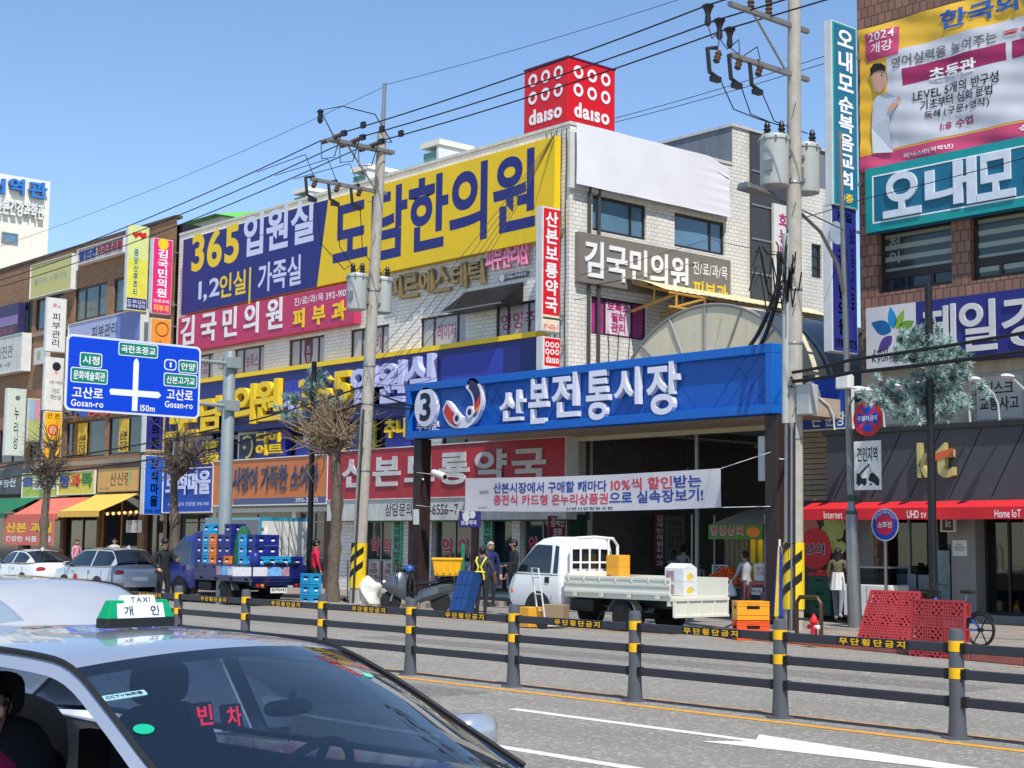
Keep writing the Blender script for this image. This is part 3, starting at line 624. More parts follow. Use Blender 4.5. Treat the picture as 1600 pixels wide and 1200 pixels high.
zb = W(905, 440, x=XC+.2).z; s.O.z = zb; s.z0 = zb; s.h = s.z1-zb
MB().box(XC+.02, XC+.2, s.a0, s.a1, s.z0, s.z1).build('panel', MATS['taupe_face'], s.t, bevel=.012)
s.txt('김국민의원', .03, .12, .70, .86, w_ink, .024, .03); s.txt('진/료/과/목', .735, .56, .975, .84, w_ink, .012); s.txt('피부과', .735, .06, .975, .44, y_ink, .024)
# ---- corner projecting signs
alum = mat('sign_casing_white', (214, 214, 210), .4, .1, dirt=.2)
s = psign('projecting_sign', 'tall red projecting pharmacy sign with white letters on the building corner', 838, 848, 876, 321, 517, FY-.3, alum, mat('cream_panel', (236, 216, 190), .5))
s.frac(.06, .135, .97, .985, mat('signal_red', (214, 30, 44), .45, var=.04), .008, d0=.003); s.frac(.06, .1, .97, .115, mat('bottle_green', (30, 80, 56), .5), .008, d0=.003)
s.txt('산\n본\n보\n룡\n약\n국', .16, .155, .86, .965, w_ink, .035, lift=.008); s.txt('397-6556~7', .1, .02, .92, .06, r_ink, .006, lift=.004)
RING = [(0, 0), (1, 0), (2, 0), (0, 1), (1, 1), (2, 1)]
def rings(mb, O, U, N, w, h, m, v0=.40, dv=.25, lift=.0, r=.085, t=.045, d=.0):
    for i, j in RING:
        c = O+U*(w*(.21+.29*i))+Z3*(h*(v0+dv*j))+N*lift; n = 22
        vs = []
        for k in range(n):
            a = 2*math.pi*k/n
            for q in (r-t*.5, r+t*.5): vs.append(c+U*(w*q*math.cos(a))+Z3*(w*q*math.sin(a))+N*(.004+d))
        mb.add(vs, [(2*k, 2*k+1, 2*((k+1) % n)+1, 2*((k+1) % n)) for k in range(n)], m)
s = psign('projecting_sign', 'white projecting box with a red six-ring store panel on the building corner', 838, 848, 876, 525, 596, FY-.3, alum, white)
s.frac(.1, .36, .96, .97, mat('store_red', (216, 22, 36), .42, var=.04), .008, d0=.003); g = MB()
rings(g, s.O+s.U*(.06*s.w)+Z3*(.35*s.h), s.U, s.N, s.w*.92, s.h*.6, None, .54, .26, .008, .1, .06); g.build('emblem', w_ink, s.t)
s.txt('daıso', .18, .42, .9, .6, w_ink, .03, lift=.008); s.txt('약국 2층', .2, .1, .8, .26, r_ink, .012, lift=.004)
# ---- roof cube
q = W(887, 190, y=FY+.5); cz = q.z; cx1 = q.x; cs = 2.02
ct = thing('roof_cube_sign', 'big red store cube with white rings standing on the roof corner', 'sign', (cx1-cs/2, FY+.5+cs/2, cz))
MB().box(cx1-cs, cx1, FY+.5, FY+.5+cs, cz, cz+cs).build('cube', MATS['store_red'], ct, bevel=.02)
MB().box(cx1-cs-.02, cx1+.02, FY+.48, FY+.52+cs, cz+cs+.002, cz+cs+.05).build('top_trim', mat('plum_trim', (90, 40, 90), .5), ct)
for ax in 'yx':
    O = Vector((cx1-cs, FY+.5, cz)) if ax == 'y' else Vector((cx1, FY+.5, cz)); U = Vector((1, 0, 0)) if ax == 'y' else Vector((0, 1, 0)); N = Vector((0, -1, 0)) if ax == 'y' else Vector((1, 0, 0))
    g = MB(); rings(g, O, U, N, cs, cs, None, .53, .28, 0, .078, .048, .012); g.build('ring_pattern', w_ink, ct)
    MB().text('daıso', O+U*(.13*cs)+Z3*(.10*cs), U*(.74*cs), Z3*(.24*cs), N, None, .015, .03).build('lettering', w_ink, ct)
g = MB()
for a in (.2, cs-.2):
    for b in (.2, cs-.2): g.box(cx1-cs+a-.06, cx1-cs+a+.06, FY+.5+b-.06, FY+.5+b+.06, cz-1.2, cz-.003)
MB().box(cx1-cs+.1, cx1-.1, FY+.6, FY+.4+cs, cz-.9, cz-.004).build('base_frame', galv, ct)
# stair-block vertical sign
X = XC+.14; ya_, yb_ = W(1206, 400, x=X).y, W(1238, 400, x=X).y; z1_, z0_ = W(1206, 318, x=X).z, W(1206, 470, x=X).z
st = thing('wall_sign', 'tall white hospital sign with pink and blue letters on the dark stair cladding', 'sign', (X, ya_, z0_))
MB().box(X, X+.1, ya_, yb_, z0_, z1_).build('panel', white, st)
MB().text('화\n농\n병\n원', (X+.1, ya_+.25, z0_+.9), (0, yb_-ya_-.5, 0), (0, 0, z1_-z0_-1.2), (1, 0, 0), None, 0, .035).build('lettering', pk_ink, st)
MB().text('태', (X+.1, ya_+.25, z0_+.1), (0, yb_-ya_-.5, 0), (0, 0, .7), (1, 0, 0), None, 0, .03).build('lettering', b_ink, st)
# ================================================================== LEFT BROWN-BRICK BUILDING
bkb = brick_mat('brown_brick', (164, 120, 84), (142, 102, 72), (118, 98, 78), .25, .09, .01, .75, .5, .25)
LX0 = W(-140, 600, y=FY).x; LX1 = XL - .25; ZL = (W(123, 390, y=FY).z + W(195, 362, y=FY).z)/2
ZU = W(123, 415, y=FY).z
bt = thing('brick_shop_building', 'long three-storey brown brick building with many small signs at the far left', 'building', ((LX0+LX1)/2, FY, 0))
zt_ = (W(118, 452, y=FY).z); zb_ = W(118, 503, y=FY).z
H3 = [(W(a, 450, y=FY).x, W(b, 450, y=FY).x, zb_, zt_) for a, b in ((118, 167), (178, 232), (58, 100), (26, 52), (-30, 8), (-75, -40))]
zt_2 = W(130, 650, y=FY).z-.2; zb_2 = W(130, 722, y=FY).z+.2
H2 = [(W(a, 650, y=FY).x, W(b, 650, y=FY).x, zb_2, zt_2) for a, b in ((104, 165), (170, 222), (48, 70), (0, 40), (-60, -10))]
zsh = W(130, 770, y=FY).z
H1 = [(W(a, 800, y=FY).x, W(b, 800, y=FY).x, .25, zsh) for a, b in ((100, 152), (155, 216), (226, 256), (38, 95), (-60, 30))]
wall_holes(MB(), LX0, LX1, .1, ZL, FY, 'y', H3+H2+H1).build('front_wall', bkb, bt)
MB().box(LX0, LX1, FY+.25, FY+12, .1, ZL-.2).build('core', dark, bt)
MB().box(LX0, LX1-.0, FY-.06, FY+.25, ZL+.002, ZL+.12).build('parapet_cap', mat('dark_coping', (84, 72, 62), .7), bt)
MB().box(LX0, LX1, FY-.08, FY-.004, zb_2-.34, zb_2-.16).build('string_course', mat('stone_band', (150, 136, 118), .8), bt)
MB().box(LX0, LX1, FY-.07, FY-.004, zb_-.3, zb_-.12).build('string_course', MATS['stone_band'], bt)
for h in H3: window(bt, h, FY, 'y', fr_dark, mat('green_window_glass', (84, 104, 104), .1, 0, .4, .5, spec=.8), (.3, .72), ft=.08)
for k, h in enumerate(H2):
    wo = window(bt, h, FY, 'y', fr_dark, glass_d, (.5,), ft=.08)
    if k in (0, 1):
        x0 = h[0]+(h[1]-h[0])*.3; MB().box(x0, x0+.9, FY+.045, FY+.055, h[2]+.12, h[3]-.12).build('poster', mat('yellow_poster', (222, 182, 60), .6, var=.3, scale=5), wo)
        MB().text('산본\n건강', (x0+.1, FY+.045, h[2]+.2), (.7, 0, 0), (0, 0, (h[3]-h[2])*.5), (0, -1, 0), None, 0, .03).build('lettering', k_ink, wo)
wall_y = mat('ochre_shop_front', (190, 130, 40), .6)
for k, h in enumerate(H1):
    window(bt, h, FY, 'y', fr_dark if k != 1 else wall_y, glass_d, (.5,), (.75,), rec=.2, ft=.1, name='shop_window')
# row of warm bulbs inside the yellow shop front
l = thing('string_lights', 'row of warm round bulbs under the yellow awning', 'lights', W(190, 808, y=FY-.3))
for k in range(6):
    MB().ball(W(168+9*k, 803-0.6*k, y=FY-.3), .07, nu=8, nv=6).build('bulb', mat('warm_bulb', (255, 214, 140), .4, emit=1.2), l)
def wsign(*a, **k): return Sign(*a, **k)
s = Sign('shop_sign', 'pale olive-yellow rooftop sign panel at the far left of the brick building', 'sign', (49, 416), (111, 450), FY-.3, 'y', .28, mat('pale_olive_face', (196, 190, 120), .55, var=.06), white, fr=.03); s.txt('올리브 스튜디오', .1, .36, .9, .56, mat('faint_grey_ink', (150, 160, 160), .5), .006)
s = Sign('shop_sign', 'pale grey rooftop sign with navy and dark red letters on the brick building', 'sign', (122, 391), (193, 393), FY-.3, 'y', .28, mat('pale_grey_face', (190, 180, 176), .55, var=.06), white, fr=.03)
s.txt('열린관', .04, .2, .42, .85, b_ink, .02, .03); s.txt('우리조리원', .44, .2, .97, .85, mat('wine_ink', (140, 40, 60), .5), .02, .03)
s = Sign('shop_sign', 'lavender blue skin care sign behind the road sign', 'sign', (108, 508), (219, 534), FY-.4, 'y', .36, mat('lavender_face', (168, 176, 212), .55, var=.05), white, fr=.03)
s.frac(.68, 0, 1, 1, mat('periwinkle_field', (112, 124, 186), .5)); s.txt('피부관리', .34, .38, .68, .78, mat('charcoal_ink', (60, 62, 76), .5), .012, lift=.004); s.shape(circ(.27*s.w, .52*s.h, .14), mat('rose_dot', (206, 150, 170), .5))
s = Sign('shop_sign', 'navy and violet stacked window sign at the far left edge', 'sign', (-10, 482), (27, 522), FY-.4, 'y', .36, mat('night_violet_face', (52, 44, 92), .5), None); s.frac(0, 0, 1, .32, black); s.txt('피부과', .2, .06, .85, .28, pk_ink, .01, lift=.005); s.frac(0, .33, 1, .62, mat('mauve_field', (132, 110, 160), .5))
s = Sign('shop_sign', 'off-white sign with thin dark writing at the far left edge', 'sign', (-20, 533), (33, 578), FY-.5, 'y', .45, offw, white, fr=.03); s.txt('사진관', .3, .4, .75, .75, g_ink, .006); s.txt('산본 시장', .3, .15, .7, .28, g_ink, .006)
s = Sign('shop_sign', 'small pale sign with a green dot beside the white upright sign', 'sign', (53, 545), (72, 567), FY-.3, 'y', .2, offw); s.shape(circ(.4*s.w, .55*s.h, .22), mat('sage_dot', (150, 176, 120), .5))
l = thing('channel_letters', 'blue and pink bubble letters on the brick wall below the road sign', 'sign letters', W(150, 650, y=FY))
cols = [mat('grey_block', (110, 106, 110), .5), mat('cobalt_block', (50, 90, 170), .5), mat('rose_block', (190, 80, 90), .5)]
for i, ch in enumerate('산새송정식'):
    p = W(98+19*i, 655-1.6*i, y=FY-.1); p2 = W(98+19*i+16, 655-1.6*i, y=FY-.1)
    MB().text(ch, (p.x, FY-.02, p.z), (p2.x-p.x, 0, 0), (0, 0, .6), (0, -1, 0), None, .12, .03).build('letter', cols[min(i, 2)], l)
s = Sign('shop_sign', 'lime yellow shop sign with blue, red and green cartoon-like letters', 'sign', (91, 739), (147, 771), FY-.6, 'y', .5, mat('lime_yellow_face', (212, 206, 70), .5), white, fr=.03)
for i, (ch, m_) in enumerate((('빵', b_ink), ('과', r_ink), ('쪽', mat('leaf_green_ink', (30, 120, 70), .5)))): s.txt(ch, .06+.3*i, .3, .34+.3*i, .9, m_, .03, .02)
s = Sign('shop_sign', 'tan shop sign with brown brush writing above the yellow awning', 'sign', (153, 733), (218, 767), FY-.6, 'y', .5, mat('tan_face', (206, 164, 92), .5), fr_dark, fr=.03)
s.txt('산신령', .3, .25, .78, .8, mat('umber_ink', (110, 74, 40), .6), .012); s.txt('구이 맛집', .05, .1, .28, .2, MATS['umber_ink'], .006); s.shape([(.72*s.w, .2*s.h), (.78*s.w, .2*s.h), (.77*s.w, .9*s.h), (.73*s.w, .9*s.h)], mat('sage_dot', (150, 176, 120), .5))
s = Sign('shop_sign', 'light green household goods sign with a white name strip', 'sign', (36, 741), (90, 775), FY-.6, 'y', .5, mat('spring_green_face', (170, 190, 80), .5), white, fr=.03)
s.frac(.3, .3, .98, .78, white); s.txt('생활용품', .34, .36, .95, .72, mat('forest_ink', (40, 70, 50), .5), .02, lift=.006); s.frac(.02, .45, .28, .85, mat('cobalt_block', (50, 90, 170), .5))
s = Sign('shop_sign', 'dark slate shop sign over the green awning', 'sign', (-40, 738), (32, 772), FY-.6, 'y', .5, mat('slate_face', (70, 76, 84), .5)); s.txt('부동산', .5, .3, .9, .7, w_ink, .02)
# projecting signs of the brick building
s = psign('projecting_sign', 'white upright skin care sign with black letters above the road sign', 71, 74, 105, 464, 549, FY-.2, alum, white); s.txt('피\n부\n관\n리', .3, .1, .72, .72, k_ink, .012); s.shape([circ(.4*s.w, .86*s.h, .1), circ(.62*s.w, .84*s.h, .07)], mat('rose_dot', (206, 150, 170), .5))
s = psign('projecting_sign', 'white upright sign with a round black-haired emblem left of the road sign', 68, 71, 101, 557, 641, FY-.2, alum, white)
s.shape(circ(.6*s.w, .83*s.h, .17*s.w*1.3), mat('ink_plum', (40, 36, 50), .5)); s.shape(circ(.6*s.w, .71*s.h, .09*s.w), mat('peach_dot', (226, 160, 120), .5)); s.txt('산본 미용실', .25, .5, .95, .56, k_ink, .01); s.txt('머리\n하는날', .35, .2, .9, .42, k_ink, .006)
s = psign('projecting_sign', 'yellow upright food sign with a round red face mark', 67, 70, 98, 642, 728, FY-.2, alum, mat('amber_panel', (238, 180, 30), .5))
s.txt('산 본', .15, .87, .85, .97, k_ink, .01); s.shape(circ(.5*s.w, .66*s.h, .3*s.w), r_ink, .003, .007); s.shape(circ(.5*s.w, .66*s.h, .23*s.w), mat('peach_dot', (226, 160, 120), .5), .0075, .01); s.txt('만\n석', .3, .08, .72, .5, mat('umber_ink', (110, 74, 40), .6), .03)
s = psign('projecting_sign', 'tall pale green upright sign with thin brush writing at the far left', 8, 12, 42, 606, 712, FY-.2, alum, mat('pale_celadon', (206, 216, 204), .5)); s.txt('누\n리\n성', .4, .1, .65, .72, k_ink, .006); s.shape(circ(.55*s.w, .86*s.h, .12), g_ink)
s = psign('projecting_sign', 'small pastel striped upright sign between two taller ones', 43, 45, 64, 622, 690, FY-.1, alum, mat('pastel_panel', (180, 190, 120), .5)); s.frac(.05, .5, .95, .97, mat('sky_pastel', (150, 190, 210), .5), .007, d0=.003); s.frac(.5, .5, .95, .97, mat('rose_dot', (206, 150, 170), .5), .011, d0=.0075)
s = psign('projecting_sign', 'tall yellow-green upright sign with two red hearts and a navy foot', 197, 201, 234, 350, 485, FY-.2, alum, mat('lemon_panel', (226, 224, 90), .5))
s.frac(.04, .6, .96, .985, mat('pale_lime_field', (214, 226, 150), .5), .007, d0=.003); s.frac(.04, .02, .96, .15, b_ink, .007, d0=.003)
def heart(cx, cy, r): return [(cx+r*.0625*16*math.sin(t)**3, cy+r*.0625*(13*math.cos(t)-5*math.cos(2*t)-2*math.cos(3*t)-math.cos(4*t))) for t in [2*math.pi*k/24 for k in range(24)]]
s.shape([heart(.36*s.w, .885*s.h, .13*s.w*1.3), heart(.68*s.w, .89*s.h, .15*s.w*1.3)], r_ink, .0075, .012); s.txt('중\n앙\n산\n후\n조\n리', .3, .18, .52, .72, mat('steel_blue_ink', (70, 110, 150), .5), .02, lift=.008); s.txt('02 391-2276', .08, .09, .9, .13, w_ink, .01, lift=.008); s.txt('031 454-3276', .08, .04, .9, .08, w_ink, .01, lift=.008)
s = psign('projecting_sign', 'hot pink upright clinic sign with white letters and an orange foot', 235, 240, 271, 371, 489, FY-.2, alum, mat('hot_pink_panel', (226, 44, 120), .5))
s.shape(circ(.5*s.w, .93*s.h, .26*s.w), y_ink, .004, .008); s.txt('김\n국\n민\n의\n원', .24, .22, .78, .86, w_ink, .028, lift=.004); s.txt('진료과목', .1, .145, .9, .19, w_ink, .01, lift=.004); s.txt('피부과', .12, .03, .9, .12, y_ink, .02, lift=.004)
s = psign('projecting_sign', 'short orange upright sign with a round outlined emblem', 232, 236, 268, 496, 560, FY-.2, alum, mat('orange_panel', (240, 150, 60), .5))
g = MB(); g.tube([s.O+s.U*(s.w*.55+.3*s.w*math.cos(t))+Z3*(s.h*.74+.3*s.w*math.sin(t))+s.N*.012 for t in [2*math.pi*k/24 for k in range(25)]], .018, 6); g.build('emblem', mat('umber_ink', (110, 74, 40), .6), s.t); s.txt('시', .2, .26, .5, .46, MATS['umber_ink'], .02)
s = psign('projecting_sign', 'navy upright oriental clinic sign with cream letters and yellow border', 222, 229, 259, 636, 706, FY-.2, alum, navy); s.txt('한\n의\n원', .3, .08, .72, .92, mat('cream_ink', (240, 226, 170), .5), .03)
s.shape([[(.06*s.w, .03*s.h), (.94*s.w, .03*s.h), (.94*s.w, .05*s.h), (.06*s.w, .05*s.h)], [(.9*s.w, .05*s.h), (.94*s.w, .05*s.h), (.94*s.w, .97*s.h), (.9*s.w, .97*s.h)]], y_ink, .004, .007)
s = psign('projecting_sign', 'bright blue upright jewellery sign with white letters over the silver car', 221, 227, 258, 711, 804, FY-.2, alum, mat('azure_panel', (24, 92, 196), .5)); s.txt('보\n석\n마\n을', .3, .14, .72, .93, w_ink, .03); s.txt('398-9011', .08, .03, .92, .09, w_ink, .012)
# shop awnings
def awning(label, px0, px1, pyt, pyb, m, out=1.5, val=.25, name='shop_awning'):
    a = W(px0, pyt, y=FY-.62); b = W(px1, pyt, y=FY-.62); zt = W((px0+px1)/2, pyt, y=FY-.62).z; zb = zt-.75
    t = thing(name, label, 'awning', ((a.x+b.x)/2, FY, zt))
    n = 14
    g = MB(); g.grid(lambda u, v: Vector((a.x+(b.x-a.x)*u, FY-.62-out*v, zt-.75*v-.03*math.sin(v*math.pi)-.012*math.cos(u*n*2*math.pi)*v)), n*4, 6)
    g.build('canopy', m, t, smooth=True)
    g = MB(); g.grid(lambda u, v: Vector((a.x+(b.x-a.x)*u, FY-.62-out-.004, zb-.01-val*v*(1-.12*abs(math.sin(u*n*math.pi))))), n*6, 2); g.build('valance', m, t)
    g = MB()
    for x in (a.x+.05, b.x-.05): g.tube([(x, FY-.6, zt-.8), (x, FY-.62-out+.05, zb-.03)], .02, 6)
    MB().tube([(a.x, FY-.62-out+.02, zb-.02), (b.x, FY-.62-out+.02, zb-.02)], .025, 6).build('front_bar', galv, t)
    return t, a.x, b.x, zb
awning('dark green shop awning at the far left', -60, 62, 779, 800, mat('green_canvas', (30, 110, 78), .7), 1.6)
t, xa, xb, zb = awning('salmon red shop awning with a boxed lettered valance', 66, 140, 778, 800, mat('salmon_canvas', (212, 112, 92), .7), 1.4)
MB().box(xa-.6, xb-.3, FY-2.1, FY-2.03, zb-1.35, zb).build('lettered_valance', MATS['salmon_canvas'], t)
MB().text('산본 과일', (xa-.4, FY-2.1, zb-.8), (xb-xa-.0, 0, 0), (0, 0, .45), (0, -1, 0), None, 0, .03).build('lettering', y_ink, t)
MB().text('건강한 식품 마을', (xa-.4, FY-2.1, zb-1.2), (xb-xa-.0, 0, 0), (0, 0, .25), (0, -1, 0), None, 0, .02).build('lettering', w_ink, t)
awning('golden yellow shop awning beside the bright blue upright sign', 150, 216, 772, 800, mat('golden_canvas', (236, 184, 84), .7), 1.7)
MB().box(W(198, 815, y=FY-.5).x, W(222, 815, y=FY-.5).x, FY-.52, FY-.5, W(198, 832, y=FY-.5).z, W(198, 813, y=FY-.5).z).build('hanging_notice', white)
o = bpy.data.objects['hanging_notice']; tag(o, 'white paper notice hung in the yellow shop front', 'notice')
MB().text('오늘 산본\n건강 시장', (W(200, 815, y=FY-.52).x, FY-.52, W(198, 831, y=FY-.5).z), (.9, 0, 0), (0, 0, .5), (0, -1, 0), None, 0, .01).build('lettering', k_ink, o, local=True)
# ---- things behind the brick building
TX = -120.0; yr = W(78, 300, x=TX).y; zt = W(78, 284, x=TX).z
tw = thing('office_tower', 'cream white tower with big blue rooftop letters far behind the brick shops', 'building', (TX-8, yr-8, 0))
crm = mat('cream_render', (236, 230, 212), .8, dirt=.1)
MB().box(TX-16, TX, yr-16, yr, 0, zt).build('walls', crm, tw)
h = hole((2, 362), (27, 381), TX, 'x'); window(tw, h, TX+.15, 'x', fr_alu, glass_b, (.5,), ft=.12, rec=.06)
bl2 = mat('sky_blue_letters', (50, 120, 196), .45)
for ch, a, b, zt2, zb2 in (('더', -24, 5, 276, 304), ('역', 12, 35, 278, 306), ('관', 43, 70, 283, 313)):
    p = W(a, zt2, x=TX); q = W(b, zb2, x=TX); MB().text(ch, (TX+.1, p.y, q.z), (0, q.y-p.y, 0), (0, 0, p.z-q.z), (1, 0, 0), None, .35, .03).build('letter', bl2, tw)
p = W(-10, 322, x=TX); q = W(66, 345, x=TX); MB().text('산본건강과학관', (TX+.05, p.y, q.z), (0, q.y-p.y, 0), (0, 0, 1.3), (1, 0, 0), None, .3, .03).build('lettering', white, tw)
gr = thing('green_roof_house', 'white rooftop house with a bright green sheet roof behind the pink upright sign', 'building', W(280, 380, y=FY+9))
YG = FY+8; xa, xb = W(240, 380, y=YG).x, W(345, 350, y=YG).x; za = W(262, 362, y=YG).z; zr = W(285, 341, y=YG).z
MB().box(xa, xb, YG, YG+8, ZL-.3, za).build('walls', white, gr)
rm = mat('green_sheet_roof', (104, 190, 80), .5)
MB().hexa([(xa-.3, YG-.5, za+.004), (xb+.3, YG-.5, za+.004), (xb+.3, YG+9, za+.004), (xa-.3, YG+9, za+.004), (xa+3, YG+3, zr+.4), (xb-1, YG+3, zr+.4), (xb-1, YG+6, zr+.4), (xa+3, YG+6, zr+.4)]).build('roof', rm, gr)
MB().box(W(252, 365, y=FY+.3).x, W(262, 365, y=FY+.3).x, FY+.3, FY+1.6, ZL, W(252, 352, y=FY+.3).z).build('chimney_block', bkb)
tag(bpy.data.objects['chimney_block'], 'small brick chimney block on the roof behind the pink upright sign', 'chimney')
# distant apartment blocks peeping over the hoarding
for (px0, px1, py, d), lab in zip(((460, 492, 310, 120), (552, 586, 277, 110), (662, 698, 241, 100)), ('tiny green and white apartment block peeping over the navy half of the hoarding', 'tiny green and white apartment block peeping over the hoarding left of the utility pole top', 'tiny green and white apartment block peeping over the middle of the yellow hoarding')):
    a = W(px0, py, y=d); m_ = W(px0+(px1-px0)*.62, py, y=d); b = W(px1, py, y=d); dp = 4.5
    t = thing('apartment_block', lab, 'building', (m_.x-6, d, 0), group='distant apartment blocks')
    MB().box(a.x, m_.x, d, d+dp, 0, a.z).build('walls', mat('apartment_green', (110, 160, 144), .7), t)
    MB().box(m_.x, m_.x+.4, d-.2, d+dp, 0, a.z+.5).build('end_wall', white, t)
    MB().box(a.x-.2, m_.x+.6, d-.3, d+dp, a.z+.502, a.z+1.1).build('roof', crm, t)
    for k in range(3):
        for j in range(3): MB().box(a.x+.5+(m_.x-a.x-.6)/3*k, a.x+.5+(m_.x-a.x-.6)/3*(k+.62), d-.05, d-.003, a.z-2.2-2.6*j, a.z-.9-2.6*j).build('window', glass_b, t)
        for j in range(3): MB().box(m_.x+.404, m_.x+.44, d+.4+1.4*k, d+1.3+1.4*k, a.z-2.2-2.6*j, a.z-.9-2.6*j).build('window', glass_d, t)
# ================================================================== RIGHT BROWN-TILED BUILDING
KX0 = W(1346, 600, y=FY).x; KX1 = 0.0; KZ = 24.0
rust = brick_mat('brown_facing_tile', (160, 116, 94), (130, 92, 76), (82, 64, 54), .2, .26, .014, .7, .5, .3, .5)
kt = thing('tiled_shop_building', 'tall brown-tiled building at the right edge behind the phone shop', 'building', ((KX0+KX1)/2, FY, 0))
kz1 = W(1430, 352, y=FY).z; kz0 = W(1430, 451, y=FY).z
HK = [(W(a, 400, y=FY).x, W(b, 400, y=FY).x, kz0, kz1) for a, b in ((1371, 1487), (1516, 1640), (1670, 1800))]
kz3 = W(1480, 588, y=FY).z; kz2 = W(1480, 672, y=FY).z-.3
HK2 = [(W(a, 600, y=FY).x, W(b, 600, y=FY).x, kz2, kz3) for a, b in ((1372, 1440), (1446, 1490), (1518, 1600), (1610, 1700))]
wall_holes(MB(), KX0, KX1, kz3+.3, KZ, FY, 'y', HK, reveal=.3).build('front_wall', rust, kt)
beige = mat('beige_render', (186, 172, 150), .8, dirt=.35)
wall_holes(MB(), KX0, KX1, kz2-.2, kz3+.3, FY-.0, 'y', HK2).build('lower_wall', beige, kt)
zaw = W(1440, 790, y=FY).z
gpan = mat('grey_wall_panel', (142, 138, 133), .55, dirt=.1)
HG = [(W(a, 850, y=FY).x, W(b, 850, y=FY).x, .3, zaw-.1) for a, b in ((1365, 1486), (1524, 1600), (1604, 1690))]
wall_holes(MB(), KX0-.8, KX1, .1, kz2-.2, FY, 'y', HG, reveal=.5).build('ground_wall', gpan, kt)
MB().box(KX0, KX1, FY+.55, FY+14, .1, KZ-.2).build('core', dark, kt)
MB().box(KX0-.004, KX0+.4, FY+.004, FY+14, .1, KZ).build('side_wall', rust, kt)
blind = mat('striped_blind_glass', (86, 92, 84), .12, 0, .2, .5, spec=.8)
t_ = blind.node_tree; w_ = t_.nodes.new('ShaderNodeTexWave'); w_.bands_direction = 'Z'; w_.inputs['Scale'].default_value = 1.1; w_.wave_profile = 'SIN'
g_ = [n for n in t_.nodes if n.type == 'NEW_GEOMETRY'][0]; t_.links.new(g_.outputs['Position'], w_.inputs['Vector'])
mx = t_.nodes.new('ShaderNodeMix'); mx.data_type = 'RGBA'; mx.inputs[6].default_value = (*lin((54, 62, 58)), 1); mx.inputs[7].default_value = (*lin((150, 156, 138)), 1)
rr_ = t_.nodes.new('ShaderNodeMapRange'); rr_.inputs[1].default_value = .55; rr_.inputs[2].default_value = .75; t_.links.new(w_.outputs[0], rr_.inputs[0]); t_.links.new(rr_.outputs[0], mx.inputs[0])
t_.links.new(mx.outputs[2], [n for n in t_.nodes if n.type == 'BSDF_PRINCIPLED'][0].inputs['Base Color'])
for h in HK:
    z_ = h[2]+(h[3]-h[2])*.29
    window(kt, (h[0], h[1], z_, h[3]), FY, 'y', fr_dark, blind, (), ft=.09, rec=.2, texts=[('청\n이', .1, .25, .24, .85, mat('pale_ghost_ink', (150, 160, 156), .5), .01)] if h is HK[0] else ())
    window(kt, (h[0], h[1], h[2], z_-.002), FY, 'y', fr_dark, glass_d if h is HK[0] else blind, (.345, .69), ft=.1, rec=.2)
for k, h in enumerate(HK2):
    fo = window(kt, h, FY, 'y', fr_alu, mat('white_window_poster', (190, 186, 176), .5, var=.12), (), (.33,), ft=.06, rec=.08)
    tx = (('스\n본', r_ink), ('의료', k_ink), ('디스크\n교통사고', k_ink), ('주나 용', w_ink))[k]
    MB().text(tx[0], (h[0]+.15, FY+.075, h[2]+(h[3]-h[2])*.45), ((h[1]-h[0])*.75, 0, 0), (0, 0, (h[3]-h[2])*.42), (0, -1, 0), None, 0, .02).build('lettering', tx[1], fo)
    MB().box(h[0]+.15, h[1]-.15, FY+.066, FY+.077, h[2]+.08, h[2]+(h[3]-h[2])*.3).build('poster', navy, fo)
    MB().text('주나 용추', (h[0]+.3, FY+.066, h[2]+.12), ((h[1]-h[0])*.6, 0, 0), (0, 0, (h[3]-h[2])*.18), (0, -1, 0), None, 0, .02).build('lettering', w_ink, fo)
# street-level shop glazing of the phone shop
clear = clear_glass('shop_glass', (.5, .56, .58))
for k, h in enumerate(HG):
    window(kt, h, FY, 'y', fr_alu if k == 0 else fr_dark, clear, (.34, .7) if k == 0 else (.5,), (), rec=.42, ft=.06, name='shop_window')
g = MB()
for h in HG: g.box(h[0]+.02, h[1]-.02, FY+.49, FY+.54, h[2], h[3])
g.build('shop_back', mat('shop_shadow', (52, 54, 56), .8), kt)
disp = mat('display_sheet', (150, 166, 168), .4, var=.3)
for k, (a, b, c, d) in enumerate(((1402, 896, 1432, 930), (1435, 898, 1462, 928), (1466, 860, 1486, 955))):
    p, q = W(a, b, y=FY+.38), W(c, d, y=FY+.38); MB().box(p.x, q.x, FY+.36, FY+.385, q.z, p.z).build('display_sheet', disp, kt)
s = Sign('notice', 'white paper notice taped to the grey wall by the glass door', 'notice', (1488, 844), (1511, 869), FY-.004, 'y', .003, white); s.txt('영업시간\n평일 10:30-20:00\n주말 11:00-19:00', .15, .3, .85, .8, g_ink, .006)
s = Sign('notice', 'small brown square plate with the two-letter shop name near the awning', 'sign', (1472, 807), (1491, 829), FY-.3, 'y', .06, mat('umber_plate', (84, 74, 64), .5), white, fr=.03); s.txt('kt', .3, .25, .7, .8, w_ink, .02)
